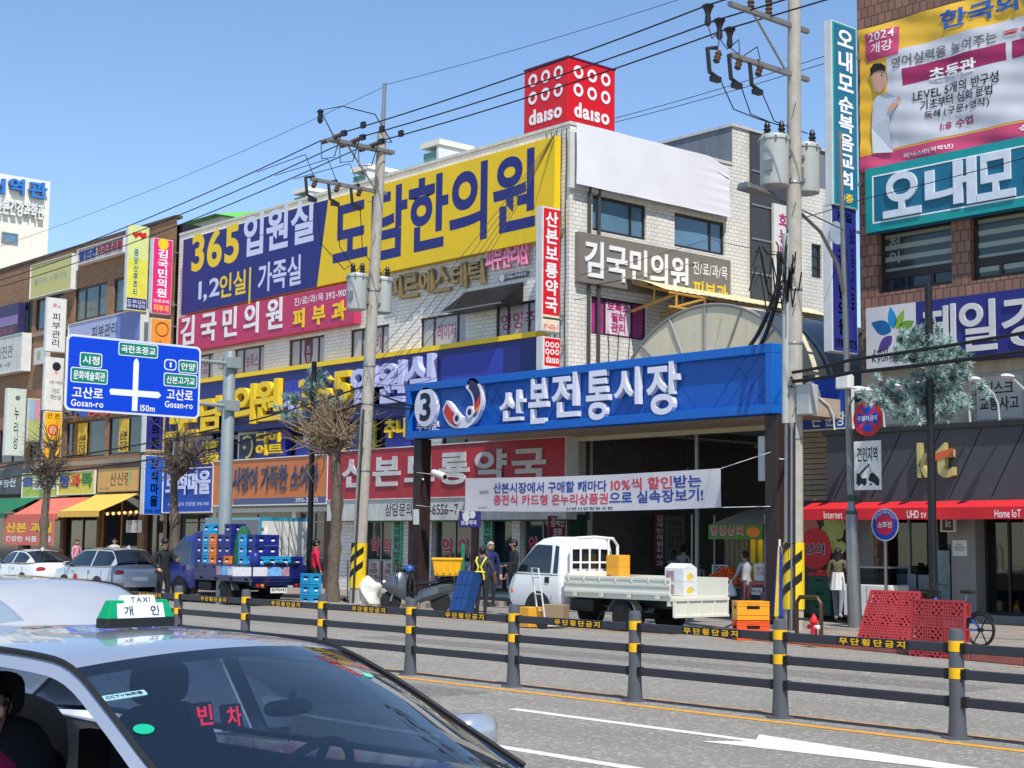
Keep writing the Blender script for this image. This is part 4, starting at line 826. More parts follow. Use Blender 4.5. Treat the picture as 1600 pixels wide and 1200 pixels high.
# ---- teal sign, hanging banner, blue clinic sign
teal = mat('teal_sign_face', (22, 106, 136), .5, var=.05)
s = Sign('church_sign', 'huge teal church sign with white letters and a turquoise border at the right edge', 'sign', (1352, 265), (1760, 205), FY-.35, 'y', .3, teal)
zb = W(1352, 365, y=FY-.35).z
bpy.data.objects.remove(s.p); s.O.z = zb; s.z0 = zb; s.h = s.z1-zb
MB().box(s.a0, s.a1, s.plane, s.plane+.3, s.z0, s.z1).build('panel', teal, s.t)
tq = mat('turquoise_border', (20, 150, 150), .5); e = .2
s.shape([[(0, 0), (s.w, 0), (s.w, e), (0, e)], [(0, s.h-e), (s.w, s.h-e), (s.w, s.h), (0, s.h)], [(0, e), (e, e), (e, s.h-e), (0, s.h-e)]], tq, -.001, .006, 'border')
e2 = e+.035; s.shape([[(e, e), (s.w, e), (s.w, e2), (e, e2)], [(e, s.h-e2), (s.w, s.h-e2), (s.w, s.h-e), (e, s.h-e)], [(e, e2), (e2, e2), (e2, s.h-e2), (e, s.h-e2)]], w_ink, -.001, .009, 'border_line')
u = lambda px, py: s.at(px, py)
for ch, a, b in (('오', 1381, 1440), ('내', 1447, 1527), ('모', 1528, 1588), ('순', 1606, 1660), ('복', 1672, 1730)):
    ua = s.at(a, 300)[0]/s.w; ub = s.at(b, 300)[0]/s.w; s.txt(ch, ua, .17, ub, .85, mat('pale_blue_white', (212, 220, 230), .5), .03, .05)
ban_y = mat('banner_yellow_cloth', (236, 186, 60), .65, var=.05); ban_w = mat('banner_white_cloth', (206, 206, 212), .65, var=.05); ban_p = mat('banner_pink_cloth', (206, 76, 116), .65, var=.05); ban_m = mat('banner_plum_cloth', (158, 40, 90), .65, var=.05)
PB = FY-.2
b0 = W(1344, 49, y=PB); bz0 = W(1344, 272, y=PB).z; bx1 = W(1700, 0, y=PB).x; bw_, bh_ = bx1-b0.x, b0.z-bz0
bt_ = thing('academy_banner', 'yellow and white academy banner hung wrinkled above the teal sign', 'banner', (b0.x+bw_/2, PB, bz0))
def wr(x, z): return .028*math.sin(3.1*x+2.2*z+1.3*math.sin(z*1.7)) + .016*math.sin(7*x-3*z) + .01*math.sin(13*z+5*x*.6)
def bsheet(name, u0, v0, u1, v1, m, lift, n=(30, 24)):
    g = MB(); g.grid(lambda u, v: Vector((b0.x+bw_*(u0+(u1-u0)*u), PB-.06-lift-wr(bw_*(u0+(u1-u0)*u), bh_*(v0+(v1-v0)*v)), bz0+bh_*(v0+(v1-v0)*v))), *n); return g.build(name, m, bt_, smooth=True)
def btext(tx, tl, br, m, bold=.02):
    a = W(*tl, y=PB-.06); b = W(*br, y=PB-.06)
    vs, fs = glyphs(tx, bold, 1., 1., False); pts = []
    for p, q, _ in vs:
        x = a.x+(b.x-a.x)*p; z = b.z+(a.z-b.z)*q; pts.append((x, PB-.06-.022-wr(x-b0.x, z-bz0), z))
    MB().add(pts, fs).build('lettering', m, bt_)
def uv(px, py): q = W(px, py, y=PB-.06); return (q.x-b0.x)/bw_, (q.z-bz0)/bh_
def brect(name, tl, br, m, lift, n=(16, 14)):
    a = uv(*tl); b = uv(*br); return bsheet(name, a[0], b[1], b[0], a[1], m, lift, n)
bsheet('cloth', 0, 0, 1, 1, ban_y, 0, (60, 40))
brect('printed_field', (1385, 83), (1700, 165), ban_w, .005, (40, 30))
a_ = uv(1346, 268)[1]; bsheet('printed_field', 0, 0, 1, uv(1344, 246)[1], ban_p, .010, (50, 8))
brect('printed_field', (1352, 55), (1405, 84), ban_p, .010); 
a = uv(1411, 108); b = uv(1572, 100); bsheet('printed_field', a[0], a[1]-.115, b[0], a[1], ban_m, .010); a2 = uv(1580, 62); bsheet('printed_field', a2[0], a[1]-.115, 1, a[1], ban_m, .010)
btext('2024\n개강', (1358, 54), (1398, 76), w_ink, .01); btext('한국외대', (1470, 20), (1640, 2), mat('banner_blue_ink', (52, 100, 176), .6), .03)
btext('영어실력을 높여주는', (1394, 92), (1558, 66), g_ink, .01); btext('좋은', (1566, 50), (1620, 42), r_ink, .03)
btext('초등관', (1452, 108), (1526, 110), w_ink, .03); btext('LEVEL 5개의 반구성', (1428, 143), (1561, 128), k_ink, .01); btext('기초부터 심화 문법', (1439, 158), (1552, 147), k_ink, .01); btext('독해 (구문+영작)', (1445, 175), (1547, 166), k_ink, .01)
btext('1:8 수업', (1470, 191), (1521, 193), ban_m, .02); btext('파닉스반(저학년)', (1412, 240), (1490, 232), w_ink, .02); btext('상담', (1592, 196), (1640, 196), w_ink, .03)
# the printed teacher: head, hair, shirt and pointing arm as flat print
def bprint(pts, m, lift, name='printed_figure'):
    MB().add([(q.x, PB-.06-lift-wr(q.x-b0.x, q.z-bz0), q.z) for q in [W(px, py, y=PB-.06) for px, py in pts]], [tuple(range(len(pts)))]).build(name, m, bt_)
pskin = mat('printed_skin', (206, 158, 136), .65, var=.05); pshirt = mat('printed_shirt', (202, 206, 216), .65, var=.05)
bprint([(1364, 158), (1372, 149), (1390, 146), (1403, 152), (1406, 160), (1400, 172), (1392, 182), (1391, 206), (1396, 238), (1366, 240), (1362, 200)], pshirt, .034)
bprint(circ(1374, 122, 12, 23), pskin, .036); bprint([(1362, 120), (1361, 108), (1367, 100), (1378, 99), (1385, 104), (1385, 112), (1376, 110), (1367, 113)], k_ink, .042); bprint([(1390, 170), (1398, 160), (1408, 151), (1409, 155), (1402, 168), (1394, 176)], pskin, .042)
for e_ in (1370, 1379): bprint(circ(e_, 121-(e_-1370)*.3, 1.6, 1.2, 8), k_ink, .042)
bprint([(1370, 133), (1376, 136), (1382, 131), (1376, 134)], w_ink, .042)
s = Sign('clinic_sign', 'wide navy clinic sign with a white logo panel of coloured leaves at the right', 'sign', (1353, 482), (1760, 430), FY-.45, 'y', .4, navy)
zb = W(1353, 577, y=FY-.45).z; bpy.data.objects.remove(s.p); s.O.z = zb; s.z0 = zb; s.h = s.z1-zb
MB().box(s.a0, s.a1, s.plane, s.plane+.4, s.z0, s.z1).build('panel', navy, s.t)
ul = s.at(1431, 500)[0]/s.w; s.frac(0, 0, ul, 1, mat('logo_panel_white', (206, 204, 204), .5, var=.04))
def leaf(cx, cy, L, wd_, ang):
    pts = []
    for k in range(13): t = k/12; pts.append((L*t, wd_*math.sin(math.pi*t**.8)))
    for k in range(11, 0, -1): t = k/12; pts.append((L*t, -wd_*math.sin(math.pi*t**.8)))
    c_, s_ = math.cos(R(ang)), math.sin(R(ang)); return [(cx+x*c_-y*s_, cy+x*s_+y*c_) for x, y in pts]
cx, cy = s.at(1398, 520)
for L, wd_, ang, col, nm in ((.62, .17, 155, (30, 96, 150), 'leaf_blue'), (.55, .12, 100, (30, 140, 190), 'leaf_sky'), (.5, .10, 62, (140, 170, 50), 'leaf_lime'), (.5, .13, 22, (110, 150, 50), 'leaf_green'), (.55, .14, 222, (84, 64, 130), 'leaf_violet'), (.6, .15, 312, (30, 130, 100), 'leaf_jade')):
    s.shape(leaf(cx+.1*math.cos(R(ang)), cy+.1*math.sin(R(ang)), L, wd_, ang), mat(nm, col, .5), .006, .010)
a = s.at(1363, 556); b = s.at(1412, 548); s.txt('Kyunghee', a[0]/s.w, .07, b[0]/s.w, .20, k_ink, .01, lift=.006); s.txt('Jeil', a[0]/s.w, .22, (a[0]+.45)/s.w, .31, g_ink, .01, lift=.006)
for ch, a, b in (('제', 1442, 1494), ('일', 1500, 1558), ('경', 1566, 1640), ('희', 1650, 1720)):
    ua = s.at(a, 500)[0]/s.w; ub = s.at(b, 500)[0]/s.w; s.txt(ch, ua, .12, ub, .9, mat('pale_grey_letters', (206, 204, 202), .5), .02, .04)
# ---- black fascia with letters and the red awning
fas = mat('black_fascia', (70, 70, 76), .4, var=.06)
zf1 = (W(1290, 684, y=FY-1).z + W(1600, 660, y=FY-1).z)/2; zf0 = (W(1290, 779, y=FY-1).z + W(1600, 785, y=FY-1).z)/2; fx0 = W(1290, 730, y=FY-1).x
fb = thing('shop_fascia', 'black panelled phone-shop fascia with a gold and orange two-letter name', 'sign', (fx0+5, FY-1, zf0))
MB().box(fx0, KX1, FY-.95, FY-.004, zf0, zf1).build('panel', fas, fb)
MB().box(fx0-.05, KX1, FY-1.06, FY-.02, zf1+.002, zf1+.12).build('top_edge', mat('dark_edge', (40, 40, 44), .4), fb)
for k in range(9):
    x = fx0+.2+k*1.05; MB().hexa([(x, FY-.965, zf0+.05), (x+.02, FY-.965, zf0+.05), (x+.02, FY-.9502, zf0+.05), (x, FY-.9502, zf0+.05), (x+.85, FY-.965, zf1-.02), (x+.87, FY-.965, zf1-.02), (x+.87, FY-.9502, zf1-.02), (x+.85, FY-.9502, zf1-.02)]).build('joint', black, fb)
def onf(px, py): q = W(px, py, y=FY-1.1); return q
a, b = onf(1433, 692), onf(1453, 746); MB().text('k', (a.x, FY-.96, b.z), (b.x-a.x, 0, 0), (0, 0, a.z-b.z), (0, -1, 0), None, .16, .03).build('letter', mat('pale_gold_letters', (196, 182, 120), .4, .2), fb)
a, b = onf(1459, 692), onf(1490, 746); MB().text('t', (a.x, FY-.96, b.z), (b.x-a.x, 0, 0), (0, 0, a.z-b.z), (0, -1, 0), None, .16, .03).build('letter', MATS['pale_gold_letters'], fb)
a, b = onf(1456, 703), onf(1490, 713); MB().hexa([(a.x, FY-1.14, b.z-.12), (b.x, FY-1.14, b.z+.03), (b.x, FY-1.121, b.z+.03), (a.x, FY-1.121, b.z-.12), (a.x+.1, FY-1.14, a.z-.08), (b.x, FY-1.14, a.z+.02), (b.x, FY-1.121, a.z+.02), (a.x+.1, FY-1.121, a.z-.08)]).build('swoosh', mat('swoosh_orange', (206, 98, 50), .4), fb)
MB().box(fx0, KX1, FY-.9, FY-.3, zf0-.12, zf0-.004).build('soffit_rail', galv, fb)
rc = mat('red_canvas', (206, 36, 46), .65, var=.06)
ax0 = W(1256, 790, y=FY-1.3).x; za = zf0-.02
aw = thing('shop_awning', 'long narrow red awning lettered in white over the phone shop', 'awning', (ax0+6, FY-1, za))
g = MB(); g.hexa([(ax0, FY-1.45, za-.20), (KX1, FY-1.45, za-.20), (KX1, FY-.97, za-.05), (ax0, FY-.97, za-.05), (ax0, FY-1.45, za-.16), (KX1, FY-1.45, za-.16), (KX1, FY-.97, za), (ax0, FY-.97, za)]); g.build('canopy', rc, aw)
MB().grid(lambda u, v: Vector((ax0+(KX1-ax0)*u, FY-1.47-.015*math.sin(u*90)*v, za-.17-.25*v)), 150, 3).build('valance', rc, aw, smooth=True)
for tx, px0, px1 in (('Internet', 1283, 1312), ('UHD tv', 1413, 1443), ('Home IoT', 1550, 1591)):
    a = W(px0, 797, y=FY-1.6); b = W(px1, 797, y=FY-1.6); MB().text(tx, (a.x, FY-1.5, za-.39), (b.x-a.x, 0, 0), (0, 0, .17), (0, -1, 0), None, 0, .01).build('lettering', w_ink, aw)
for k in range(7):                                                   # goose-neck lamps over the fascia
    px = (1378, 1432, 1478, 1512, 1558, 1610, 1300)[k]; p = W(px, 668, y=FY-.9)
    t = thing('sign_lamp', ['white goose-neck sign lamp on the black fascia, %s' % w for w in ('first right of the round no-parking sign', 'left of the artificial pine pole', 'just right of the artificial pine pole', 'below the white window poster', 'nearest the right picture edge', 'beyond the right picture edge', 'left of the round no-parking sign')][k], 'lamp', (p.x, FY-.8, zf1+.12), group='lamps along the fascia')
    MB().tube([(p.x, FY-.8, zf1+.12), (p.x, FY-.85, zf1+.5), (p.x-.02, FY-1.0, zf1+.72), (p.x-.04, FY-1.5, zf1+.95)], .025, 7).build('arm', white, t, smooth=True)
    MB().ball((p.x-.04, FY-1.68, zf1+.98), (.1, .24, .06), nu=10, nv=6).build('head', white, t, smooth=True)
# ---- fruit-shop front between the alley and the phone shop
s = Sign('fruit_poster', 'big poster of green grapes with a red round shop name beside the alley', 'poster', (1256, 803), (1318, 876), FY-.35, 'y', .06, mat('dark_plum_print', (66, 34, 36), .5, var=.3, scale=4))
gm = mat('grape_print', (176, 186, 96), .5, var=.15, scale=6)
random.seed(3)
for k in range(26):
    u_, v_ = .42+.55*random.random(), .22+.76*random.random()
    if u_-v_*.2 < .3: continue
    s.shape(circ(u_*s.w, v_*s.h, .125+.02*random.random(), n=16), gm, .003, .006+.0012*k, 'printed_fruit')
s.shape(circ(.14*s.w, .66*s.h, .3, n=24), mat('peach_print', (190, 110, 90), .5, var=.2), .003, .007, 'printed_fruit')
s.shape(circ(.30*s.w, .24*s.h, .5, n=26), r_ink, .003, .042, 'emblem'); s.txt('상회', .04, .12, .56, .36, w_ink, .03, lift=.044); s.txt('상회', .05, .13, .55, .35, k_ink, .01, lift=.05)
sh = thing('roller_shutter', 'beige ribbed shutter wall between the gate and the black fascia', 'shutter', (KX0-1, FY-.2, 3))
x0, x1 = XC+7.2, fx0; xs0 = W(1200, 700, y=FY-.1).x; g = MB(); rib = mat('beige_shutter', (160, 144, 124), .6, dirt=.3)
zsa, zsb = W(1270, 650, y=FY-.1).z, W(1270, 782, y=FY-.1).z
n = 16
for k in range(n): z0 = zsb+(zsa-zsb)*k/n; g.box(xs0, x1, FY-.1+.012*(k % 2), FY+.05, z0, z0+(zsa-zsb)/n-.02)
g.build('slats', rib, sh); MB().box(xs0, x1, FY-.02, FY+.3, .14, zsa+.1).build('backing', mat('shutter_shadow', (84, 76, 66), .8), sh)
s = Sign('shop_sign', 'royal blue sign with white letters behind the concrete pole', 'sign', (1253, 594), (1322, 668), FY-.5, 'y', .3, mat('royal_blue_face', (30, 74, 172), .5, var=.05), white, fr=.03); s.txt('은 순팡', .22, .04, .98, .32, w_ink, .02, lift=.002); s.shape(circ(.1*s.w, .62*s.h, .45), w_ink)
# ---- projecting signs on the corner: teal church sign and navy hospital sign
s = psign('projecting_sign', 'very tall teal upright church sign with white letters against the sky', 1287, 1299, 1338, 30, 318, FY-.5, alum, mat('turquoise_border', (20, 150, 150), .5))
s.frac(.09, .015, .94, .985, teal, .008, d0=.003); s.txt('오\n내\n모', .22, .63, .84, .965, w_ink, .03, lift=.008); s.txt('순\n복\n음\n교\n회', .24, .1, .82, .6, w_ink, .03, lift=.008); s.txt('3층', .3, .025, .78, .075, y_ink, .02, lift=.008)
s = psign('projecting_sign', 'tall navy upright clinic sign partly behind the street lamp', 1285, 1299, 1338, 316, 548, FY-.5, alum, navy)
s.txt('제일', .2, .885, .8, .955, w_ink, .03); s.shape(circ(.2*s.w, .8*s.h, .28), mat('pale_medal', (150, 164, 180), .5)); s.txt('경\n희\n한\n의\n원', .22, .12, .62, .7, w_ink, .03); s.txt('365\n일\n진\n료', .7, .3, .92, .85, w_ink, .012); s.txt('398-0075', .1, .03, .95, .09, y_ink, .03)
# ================================================================== MARKET GATE
GY = 28.0
gx0 = W(640, 640, y=GY).x; gx1 = W(1214, 590, y=GY).x; gz1 = (W(640, 601, y=GY).z+W(1222, 537, y=GY).z)/2; gz0 = (W(640, 689, y=GY).z+W(1222, 643, y=GY).z)/2
gt = thing('market_gate', 'big blue market entrance gate with white raised letters on two dark steel posts', 'gate', ((gx0+gx1)/2, GY, 0))
blu = mat('gate_blue', (8, 98, 188), .45, var=.05); blu2 = mat('gate_deep_blue', (6, 86, 174), .45, var=.05)
e = .22
p = MB().box(gx0+e, gx1-e, GY, GY+.1, gz0+e, gz1-e).build('back_panel', blu2, gt)
g = MB(); gw = gx1-gx0-2*e; gh = gz1-gz0-2*e                       # raised herring-bone boards
n = int(gw/.42)
for k in range(-3, n+1):
    x = gx0+e+k*.42
    for s_ in (1, -1):
        pts = []
        # slanted thin battens clipped to the panel
        y0, y1 = 0, gh; xa = x; xb = x + (gh if s_ > 0 else -gh)*.9
        ta, tb = 0., 1.
        lo, hi = gx0+e+.02, gx1-e-.02
        dx = xb-xa
        for lim, sg in ((lo, 1), (hi, -1)):
            if abs(dx) > 1e-6:
                t = (lim-xa)/dx
                if sg*(xa-lim) < 0: ta = max(ta, t)
                if sg*(xb-lim) < 0: tb = min(tb, t)
        if tb-ta < .1 or ((k//4) % 2 == (0 if s_ > 0 else 1)): continue
        A = Vector((xa+dx*ta, GY-.0, gz0+e+gh*ta)); B = Vector((xa+dx*tb, GY, gz0+e+gh*tb)); d = (B-A).normalized(); nn = Vector((-d.z, 0, d.x))*.009
        g.hexa([A-nn, A+nn, B+nn, B-nn, A-nn-Vector((0, .010, 0)), A+nn-Vector((0, .010, 0)), B+nn-Vector((0, .010, 0)), B-nn-Vector((0, .010, 0))])
g.build('batten_pattern', blu2, p)
for nm, a in (('top', (gx0, gx1, gz1-e, gz1)), ('bottom', (gx0, gx1, gz0, gz0+e)), ('l', (gx0, gx0+e, gz0+e, gz1-e)), ('r', (gx1-e, gx1, gz0+e, gz1-e))):
    MB().box(a[0], a[1], GY-.16, GY+.3, a[2], a[3]).build('frame_bar', blu, gt, bevel=.015)
MB().box(gx0+.02, gx1-.02, GY+.1, GY+.28, gz0+e, gz1-e).build('box_body', blu2, gt)
# soffit and low canopy behind the sign
sof = mat('beige_soffit', (172, 156, 136), .6, var=.06)
g = MB(); gx0s = W(690, 690, y=GY+.5).x
for k in range(12): y0 = GY+.31+k*.25; g.box(gx0s, gx1-.1, y0, y0+.235, gz0+.05, gz0+.1)
g.build('soffit', sof, gt); MB().box(gx0s, gx1-.1, GY+.31, GY+3.4, gz0+.102, gz0+.5).build('canopy_box', sof, gt)
pm = mat('gate_post_brown', (52, 38, 38), .5, var=.15)
gpx0 = W(658, 800, y=GY+.2).x; gpx1 = W(1213, 800, y=GY+.2).x
for x in (gpx0, gpx1):
    po_ = MB().box(x-.19, x+.19, GY+.02, GY+.4, .0, gz0-.002).build('post', pm, gt, bevel=.02)
    MB().box(x-.3, x+.3, GY-.09, GY+.51, .1, .17).build('base_plate', pm, po_)
MB().box(gpx0-.12, gpx0+.14, GY+.005, GY+.018, 2.3, 2.75).build('notice', white, gt)
MB().box(gpx1-.7, gpx1-.46, GY+.4, GY+.5, 3.3, 4.35).build('light_box', offw, gt)
def gp(px, py): return W(px, py, y=GY-.1)
wl = mat('gate_letter_white', (222, 222, 236), .4, var=.03)
for ch, tl, br in (('산', (783, 612), (823, 656)), ('본', (829, 593), (859, 661)), ('전', (865, 585), (908, 650)), ('통', (919, 581), (956, 655)), ('시', (962, 577), (1004, 631)), ('장', (1013, 569), (1066, 646))):
    a, b = gp(*tl), gp(*br); MB().text(ch, (a.x, GY-.02, b.z), ((b.x-a.x)*.93, 0, 0), (0, 0, a.z-b.z), (0, -1, 0), None, .15, .02).build('letter', wl, gt)
a = gp(667, 636); rad = (gp(684, 636).x-a.x)
d_ = MB().poly(circ(a.x, a.z, rad, rad*1.12, 36), (0, GY, 0), (1, 0, 0), Z3, (0, -1, 0), .02, .16).build('number_disc', wl, gt)
MB().text('3', (a.x-.26, GY-.16, a.z-.42), (.52, 0, 0), (0, 0, .84), (0, -1, 0), None, 0, .03).build('lettering', mat('night_blue_ink', (24, 30, 60), .5), d_)
a, b = gp(650, 660), gp(684, 672); MB().text('누리문', (a.x, GY-.02, b.z), (b.x-a.x, 0, 0), (0, 0, a.z-b.z), (0, -1, 0), None, .06, .02).build('lettering', wl, gt)
# crescent smile emblem: white tube body with coloured fields
def bez(P, n=16):
    out = []
    for k in range(n+1):
        t = k/n; q = [Vector(p) for p in P]
        while len(q) > 1: q = [q[i]*(1-t)+q[i+1]*t for i in range(len(q)-1)]
        out.append(q[0])
    return out
def gpp(px, py): q = gp(px, py); return Vector((q.x, q.z))
outer = bez([gpp(734, 596), gpp(738, 580), gpp(772, 590), gpp(766, 650), gpp(750, 686), gpp(700, 690), gpp(694, 640)], 26)
inner = bez([gpp(700, 626), gpp(714, 626), gpp(712, 668), gpp(742, 668), gpp(750, 640), gpp(744, 618), gpp(730, 606)], 22)
ring = [(v.x, v.y) for v in outer] + [(v.x, v.y) for v in inner]
em = MB().poly(ring, (0, GY, 0), (1, 0, 0), Z3, (0, -1, 0), .02, .16).build('emblem', wl, gt)
cols = [mat('emblem_navy', (44, 48, 92), .5), mat('emblem_red', (206, 60, 50), .5), mat('emblem_orange', (226, 150, 50), .5), mat('emblem_blue', (30, 84, 150), .5), mat('emblem_navy', (44, 48, 92), .5)]
N_ = 26; M_ = 22
def strip_pts(t0, t1, k=5):
    o_ = []; i_ = []
    for j in range(k+1):
        t = t0+(t1-t0)*j/k
        def lerp(L, t): x = t*(len(L)-1); i = min(int(x), len(L)-2); return L[i]*(1-(x-i))+L[i+1]*(x-i)
        A, B = lerp(outer, t), lerp(inner, 1-t); o_.append(A*.86+B*.14); i_.append(A*.22+B*.78)
    return [(v.x, v.y) for v in o_+i_[::-1]]
for (t0, t1), m_ in zip(((.06, .34), (.345, .44), (.445, .50), (.505, .56), (.9, .98)), cols): MB().poly(strip_pts(t0, t1), (0, GY, 0), (1, 0, 0), Z3, (0, -1, 0), .162, .168).build('colour_field', m_, em)
MB().poly(strip_pts(.80, .97), (0, GY, 0), (1, 0, 0), Z3, (0, -1, 0), .162, .17).build('colour_field', MATS['emblem_red'], em)
for px, py in ((718, 654), (738, 644)):
    q = gp(px, py); MB().poly(circ(q.x, q.z, .17, n=20), (0, GY, 0), (1, 0, 0), Z3, (0, -1, 0), .162, .2).build('dot', wl, em); MB().poly(circ(q.x, q.z, .09, n=16), (0, GY, 0), (1, 0, 0), Z3, (0, -1, 0), .202, .206).build('dot_eye', MATS['emblem_navy'], em)
# banner under the gate
BY = GY-.35
b0_ = W(727, 752, y=BY); b1_ = W(1127, 726, y=BY); b2_ = W(727, 805, y=BY); bz1 = (b0_.z+b1_.z)/2; bz0_ = (b2_.z + W(1127, 785, y=BY).z)/2
bn = thing('market_banner', 'pale grey cloth banner with blue and red letters tied under the blue gate', 'banner', ((b0_.x+b1_.x)/2, BY, bz0_))
bwid = b1_.x-b0_.x; bht = bz1-bz0_
bnw = lambda u, v: BY+.015*math.sin(u*23)+.01*math.sin(u*9+v*3)
bfn = lambda x: -.035*math.sin(math.pi*(x-b0_.x)/bwid)*1.5
MB().grid(lambda u, v: Vector((b0_.x+bwid*u, bnw(u, v), bz0_+bht*v+bfn(b0_.x+bwid*u))), 60, 6).build('cloth', mat('grey_banner_cloth', (206, 202, 206), .65, var=.05), bn, smooth=True)
def bnt(tx, u0, v0, u1, v1, m, bold=.02): 
    vs, fs = glyphs(tx, bold, 1, 1, False)
    MB().add([(b0_.x+bwid*(u0+(u1-u0)*p), bnw(u0+(u1-u0)*p, v0+(v1-v0)*q)-.007, bz0_+bht*(v0+(v1-v0)*q)+bfn(b0_.x+bwid*(u0+(u1-u0)*p))) for p, q, _ in vs], fs).build('lettering', m, bn)
bb = mat('banner_navy_ink', (30, 60, 150), .6); br_ = mat('banner_red_ink', (206, 60, 76), .6)
bnt('산본시장에서 구매할 때마다', .13, .54, .595, .86, bb); bnt('10%씩 할인', .61, .54, .835, .88, br_); bnt('받는', .84, .56, .935, .88, bb)
bnt('충전식 카드형 온누리상품권', .13, .19, .60, .5, br_); bnt('으로 실속장보기!', .605, .19, .94, .52, bb); bnt('산본시장협동조합', .44, .04, .62, .12, k_ink, .01)
bnt('om', .065, .52, .105, .62, g_ink, .01); bnt('안내하기', .06, .07, .10, .14, g_ink, .01)
for (x, z, x2, z2) in ((b0_.x, bz1, gpx0, bz1+.25), (b0_.x, bz0_, gpx0, bz0_+.2), (b1_.x, bz1, gpx1, bz1+.35), (b1_.x, bz0_, gpx1, bz0_+.02)):
    MB().tube([(x, BY, z), (x2, GY+.0, z2)], .008, 5).build('rope', w_ink, bn)
# camera on the left post
q = W(705, 745, y=GY-.3)
cc = thing('security_camera', 'white tube security camera on the dark left gate post', 'camera', (gpx0+.2, GY, q.z))
MB().tube([(gpx0+.19, GY+.1, q.z-.02), (gpx0+.45, GY-.1, q.z-.02)], .03, 8).build('arm', white, cc)
A = W(677, 738, y=GY-.3); B = W(703, 748, y=GY-.35); dr = (B-A).normalized()
MB().lathe([(.0, 0), (.09, .01), (.10, .1), (.10, .56), (.085, .6), (.0, .61)], A, dr, 14).build('housing', white, cc, smooth=True); MB().lathe([(.07, .6), (.05, .64), (.0, .64)], A, dr, 12).build('lens', black, cc)
s = Sign('hanging_sign', 'small purple pharmacy sign with a white pill mark hanging under the banner', 'sign', (717, 796), (748, 824), GY+.3, 'y', .08, mat('purple_face', (56, 50, 130), .5)); s.txt('보룡약국', .12, .12, .9, .4, w_ink, .03); s.shape([circ(.38*s.w, .66*s.h, .17), circ(.68*s.w, .7*s.h, .14, .11)], w_ink); s.shape([(.16*s.w, .86*s.h), (.24*s.w, .78*s.h), (.32*s.w, .86*s.h), (.24*s.w, .94*s.h)], y_ink)
# ================================================================== ARCADE: vaulted market roof over the alley
AX0, AX1 = W(962, 560, y=FY).x, W(1262, 540, y=FY).x
acx = (AX0+AX1)/2; ar = (AX1-AX0)/2; azt = W(1080, 479, y=FY).z; az0 = azt-ar*.86
va = thing('arcade_roof', 'beige ribbed barrel-vault roof over the market alley behind the gate', 'roof', (acx, FY, az0))
shell = mat('vault_panel', (212, 202, 172), .55, var=.06, dirt=.12); vg = mat('vault_grey_sheet', (116, 122, 124), .35, var=.15, scale=1.2)
AE = FY+26
def arc(u, y, r=1.0): a = math.pi*u; return Vector((acx+ar*r*math.cos(a), y, az0+ar*.86*r*math.sin(a)))
vf = MB(); n = 30
pts = [arc(k/n, FY-.02) for k in range(n+1)]; vf.add(pts+[Vector((acx, FY-.02, az0))], [(n+1, k+1, k) for k in range(n)]); vf.build('end_panel', shell, va)
g = MB()
for k in range(1, 8):
    a = math.pi*k/8; g.tube([(acx+ar*.02*math.cos(a), FY-.04, az0+.02), (acx+ar*.985*math.cos(a), FY-.04, az0+ar*.86*.985*math.sin(a))], .035, 6)
g.build('rib_pattern', fr_alu, va)
MB().tube([arc(k/n, FY-.03, .99) for k in range(n+1)], .05, 6).build('end_rim', fr_alu, va)
MB().grid(lambda u, v: arc(u, FY+1.0*v), n, 2).build('edge_band', shell, va, smooth=True)
MB().grid(lambda u, v: arc(u, FY+1.0+(AE-FY-1.0)*v, .985), n, 12).build('shell', vg, va, smooth=True)
for k in range(9):
    y = FY+1.2+k*2.8; MB().tube([arc(j/n, y, .995) for j in range(n+1)], .05, 6).build('rib', fr_alu, va)
MB().box(XC-.0, AX0+.02, FY+.02, AE, az0-.12, az0).build('gutter', galv, va); MB().box(AX1-.02, KX0, FY+.02, AE, az0-.12, az0).build('gutter', galv, va)
MB().box(XC+.02, KX0-.02, FY-.02, FY+.1, W(900, 690, y=FY).z, az0-.004).build('front_beam', shell, va)
# amber corrugated lean-to canopy with timber trusses beside the vault
ya0, ya1 = W(1046, 468, x=XC+2.0).y, W(1296, 500, x=XC+1.6).y
cz0 = W(1100, 462, x=XC+1.6).z+.05
cn = thing('lean_to_canopy', 'amber ridged canopy on yellow timber trusses along the side wall above the vault', 'canopy', (XC+1, ya0, cz0))
amb = mat('amber_sheet', (224, 204, 160), .5, var=.08); tim = mat('yellow_timber', (196, 150, 76), .6)
MB().grid(lambda u, v: Vector((XC+.16+1.9*v, ya0+(ya1-ya0)*u, cz0+.55*math.sin(math.pi*.5*(1-v))**1.3-.16+.012*math.sin(u*160))), 160, 8).build('sheet', amb, cn, smooth=True)
for k in range(7):
    y = ya0+.3+(ya1-ya0-.6)*k/6; q = MB(); q.tube([(XC+.16, y, cz0-.55), (XC+2.0, y, cz0-.24)], .05, 5); q.tube([(XC+1.1, y, cz0-.38), (XC+1.1, y, cz0+.15)], .04, 5); q.tube([(XC+.2, y, cz0+.3), (XC+2.0, y, cz0-.2)], .04, 5)
    q.build('truss', tim, cn)
    if k < 6:
        y2 = ya0+.3+(ya1-ya0-.6)*(k+1)/6; MB().tube([(XC+2.0, y, cz0-.62), (XC+2.0, y2, cz0-.24)], .04, 5).build('brace', tim, cn); MB().tube([(XC+2.0, y, cz0-.24), (XC+2.0, y, cz0-.64)], .045, 5).build('post', tim, cn)
MB().tube([(XC+2.0, ya0, cz0-.64), (XC+2.0, ya1, cz0-.64)], .05, 5).build('rail', tim, cn); MB().tube([(XC+2.0, ya0, cz0-.22), (XC+2.0, ya1, cz0-.22)], .05, 5).build('rail', tim, cn)
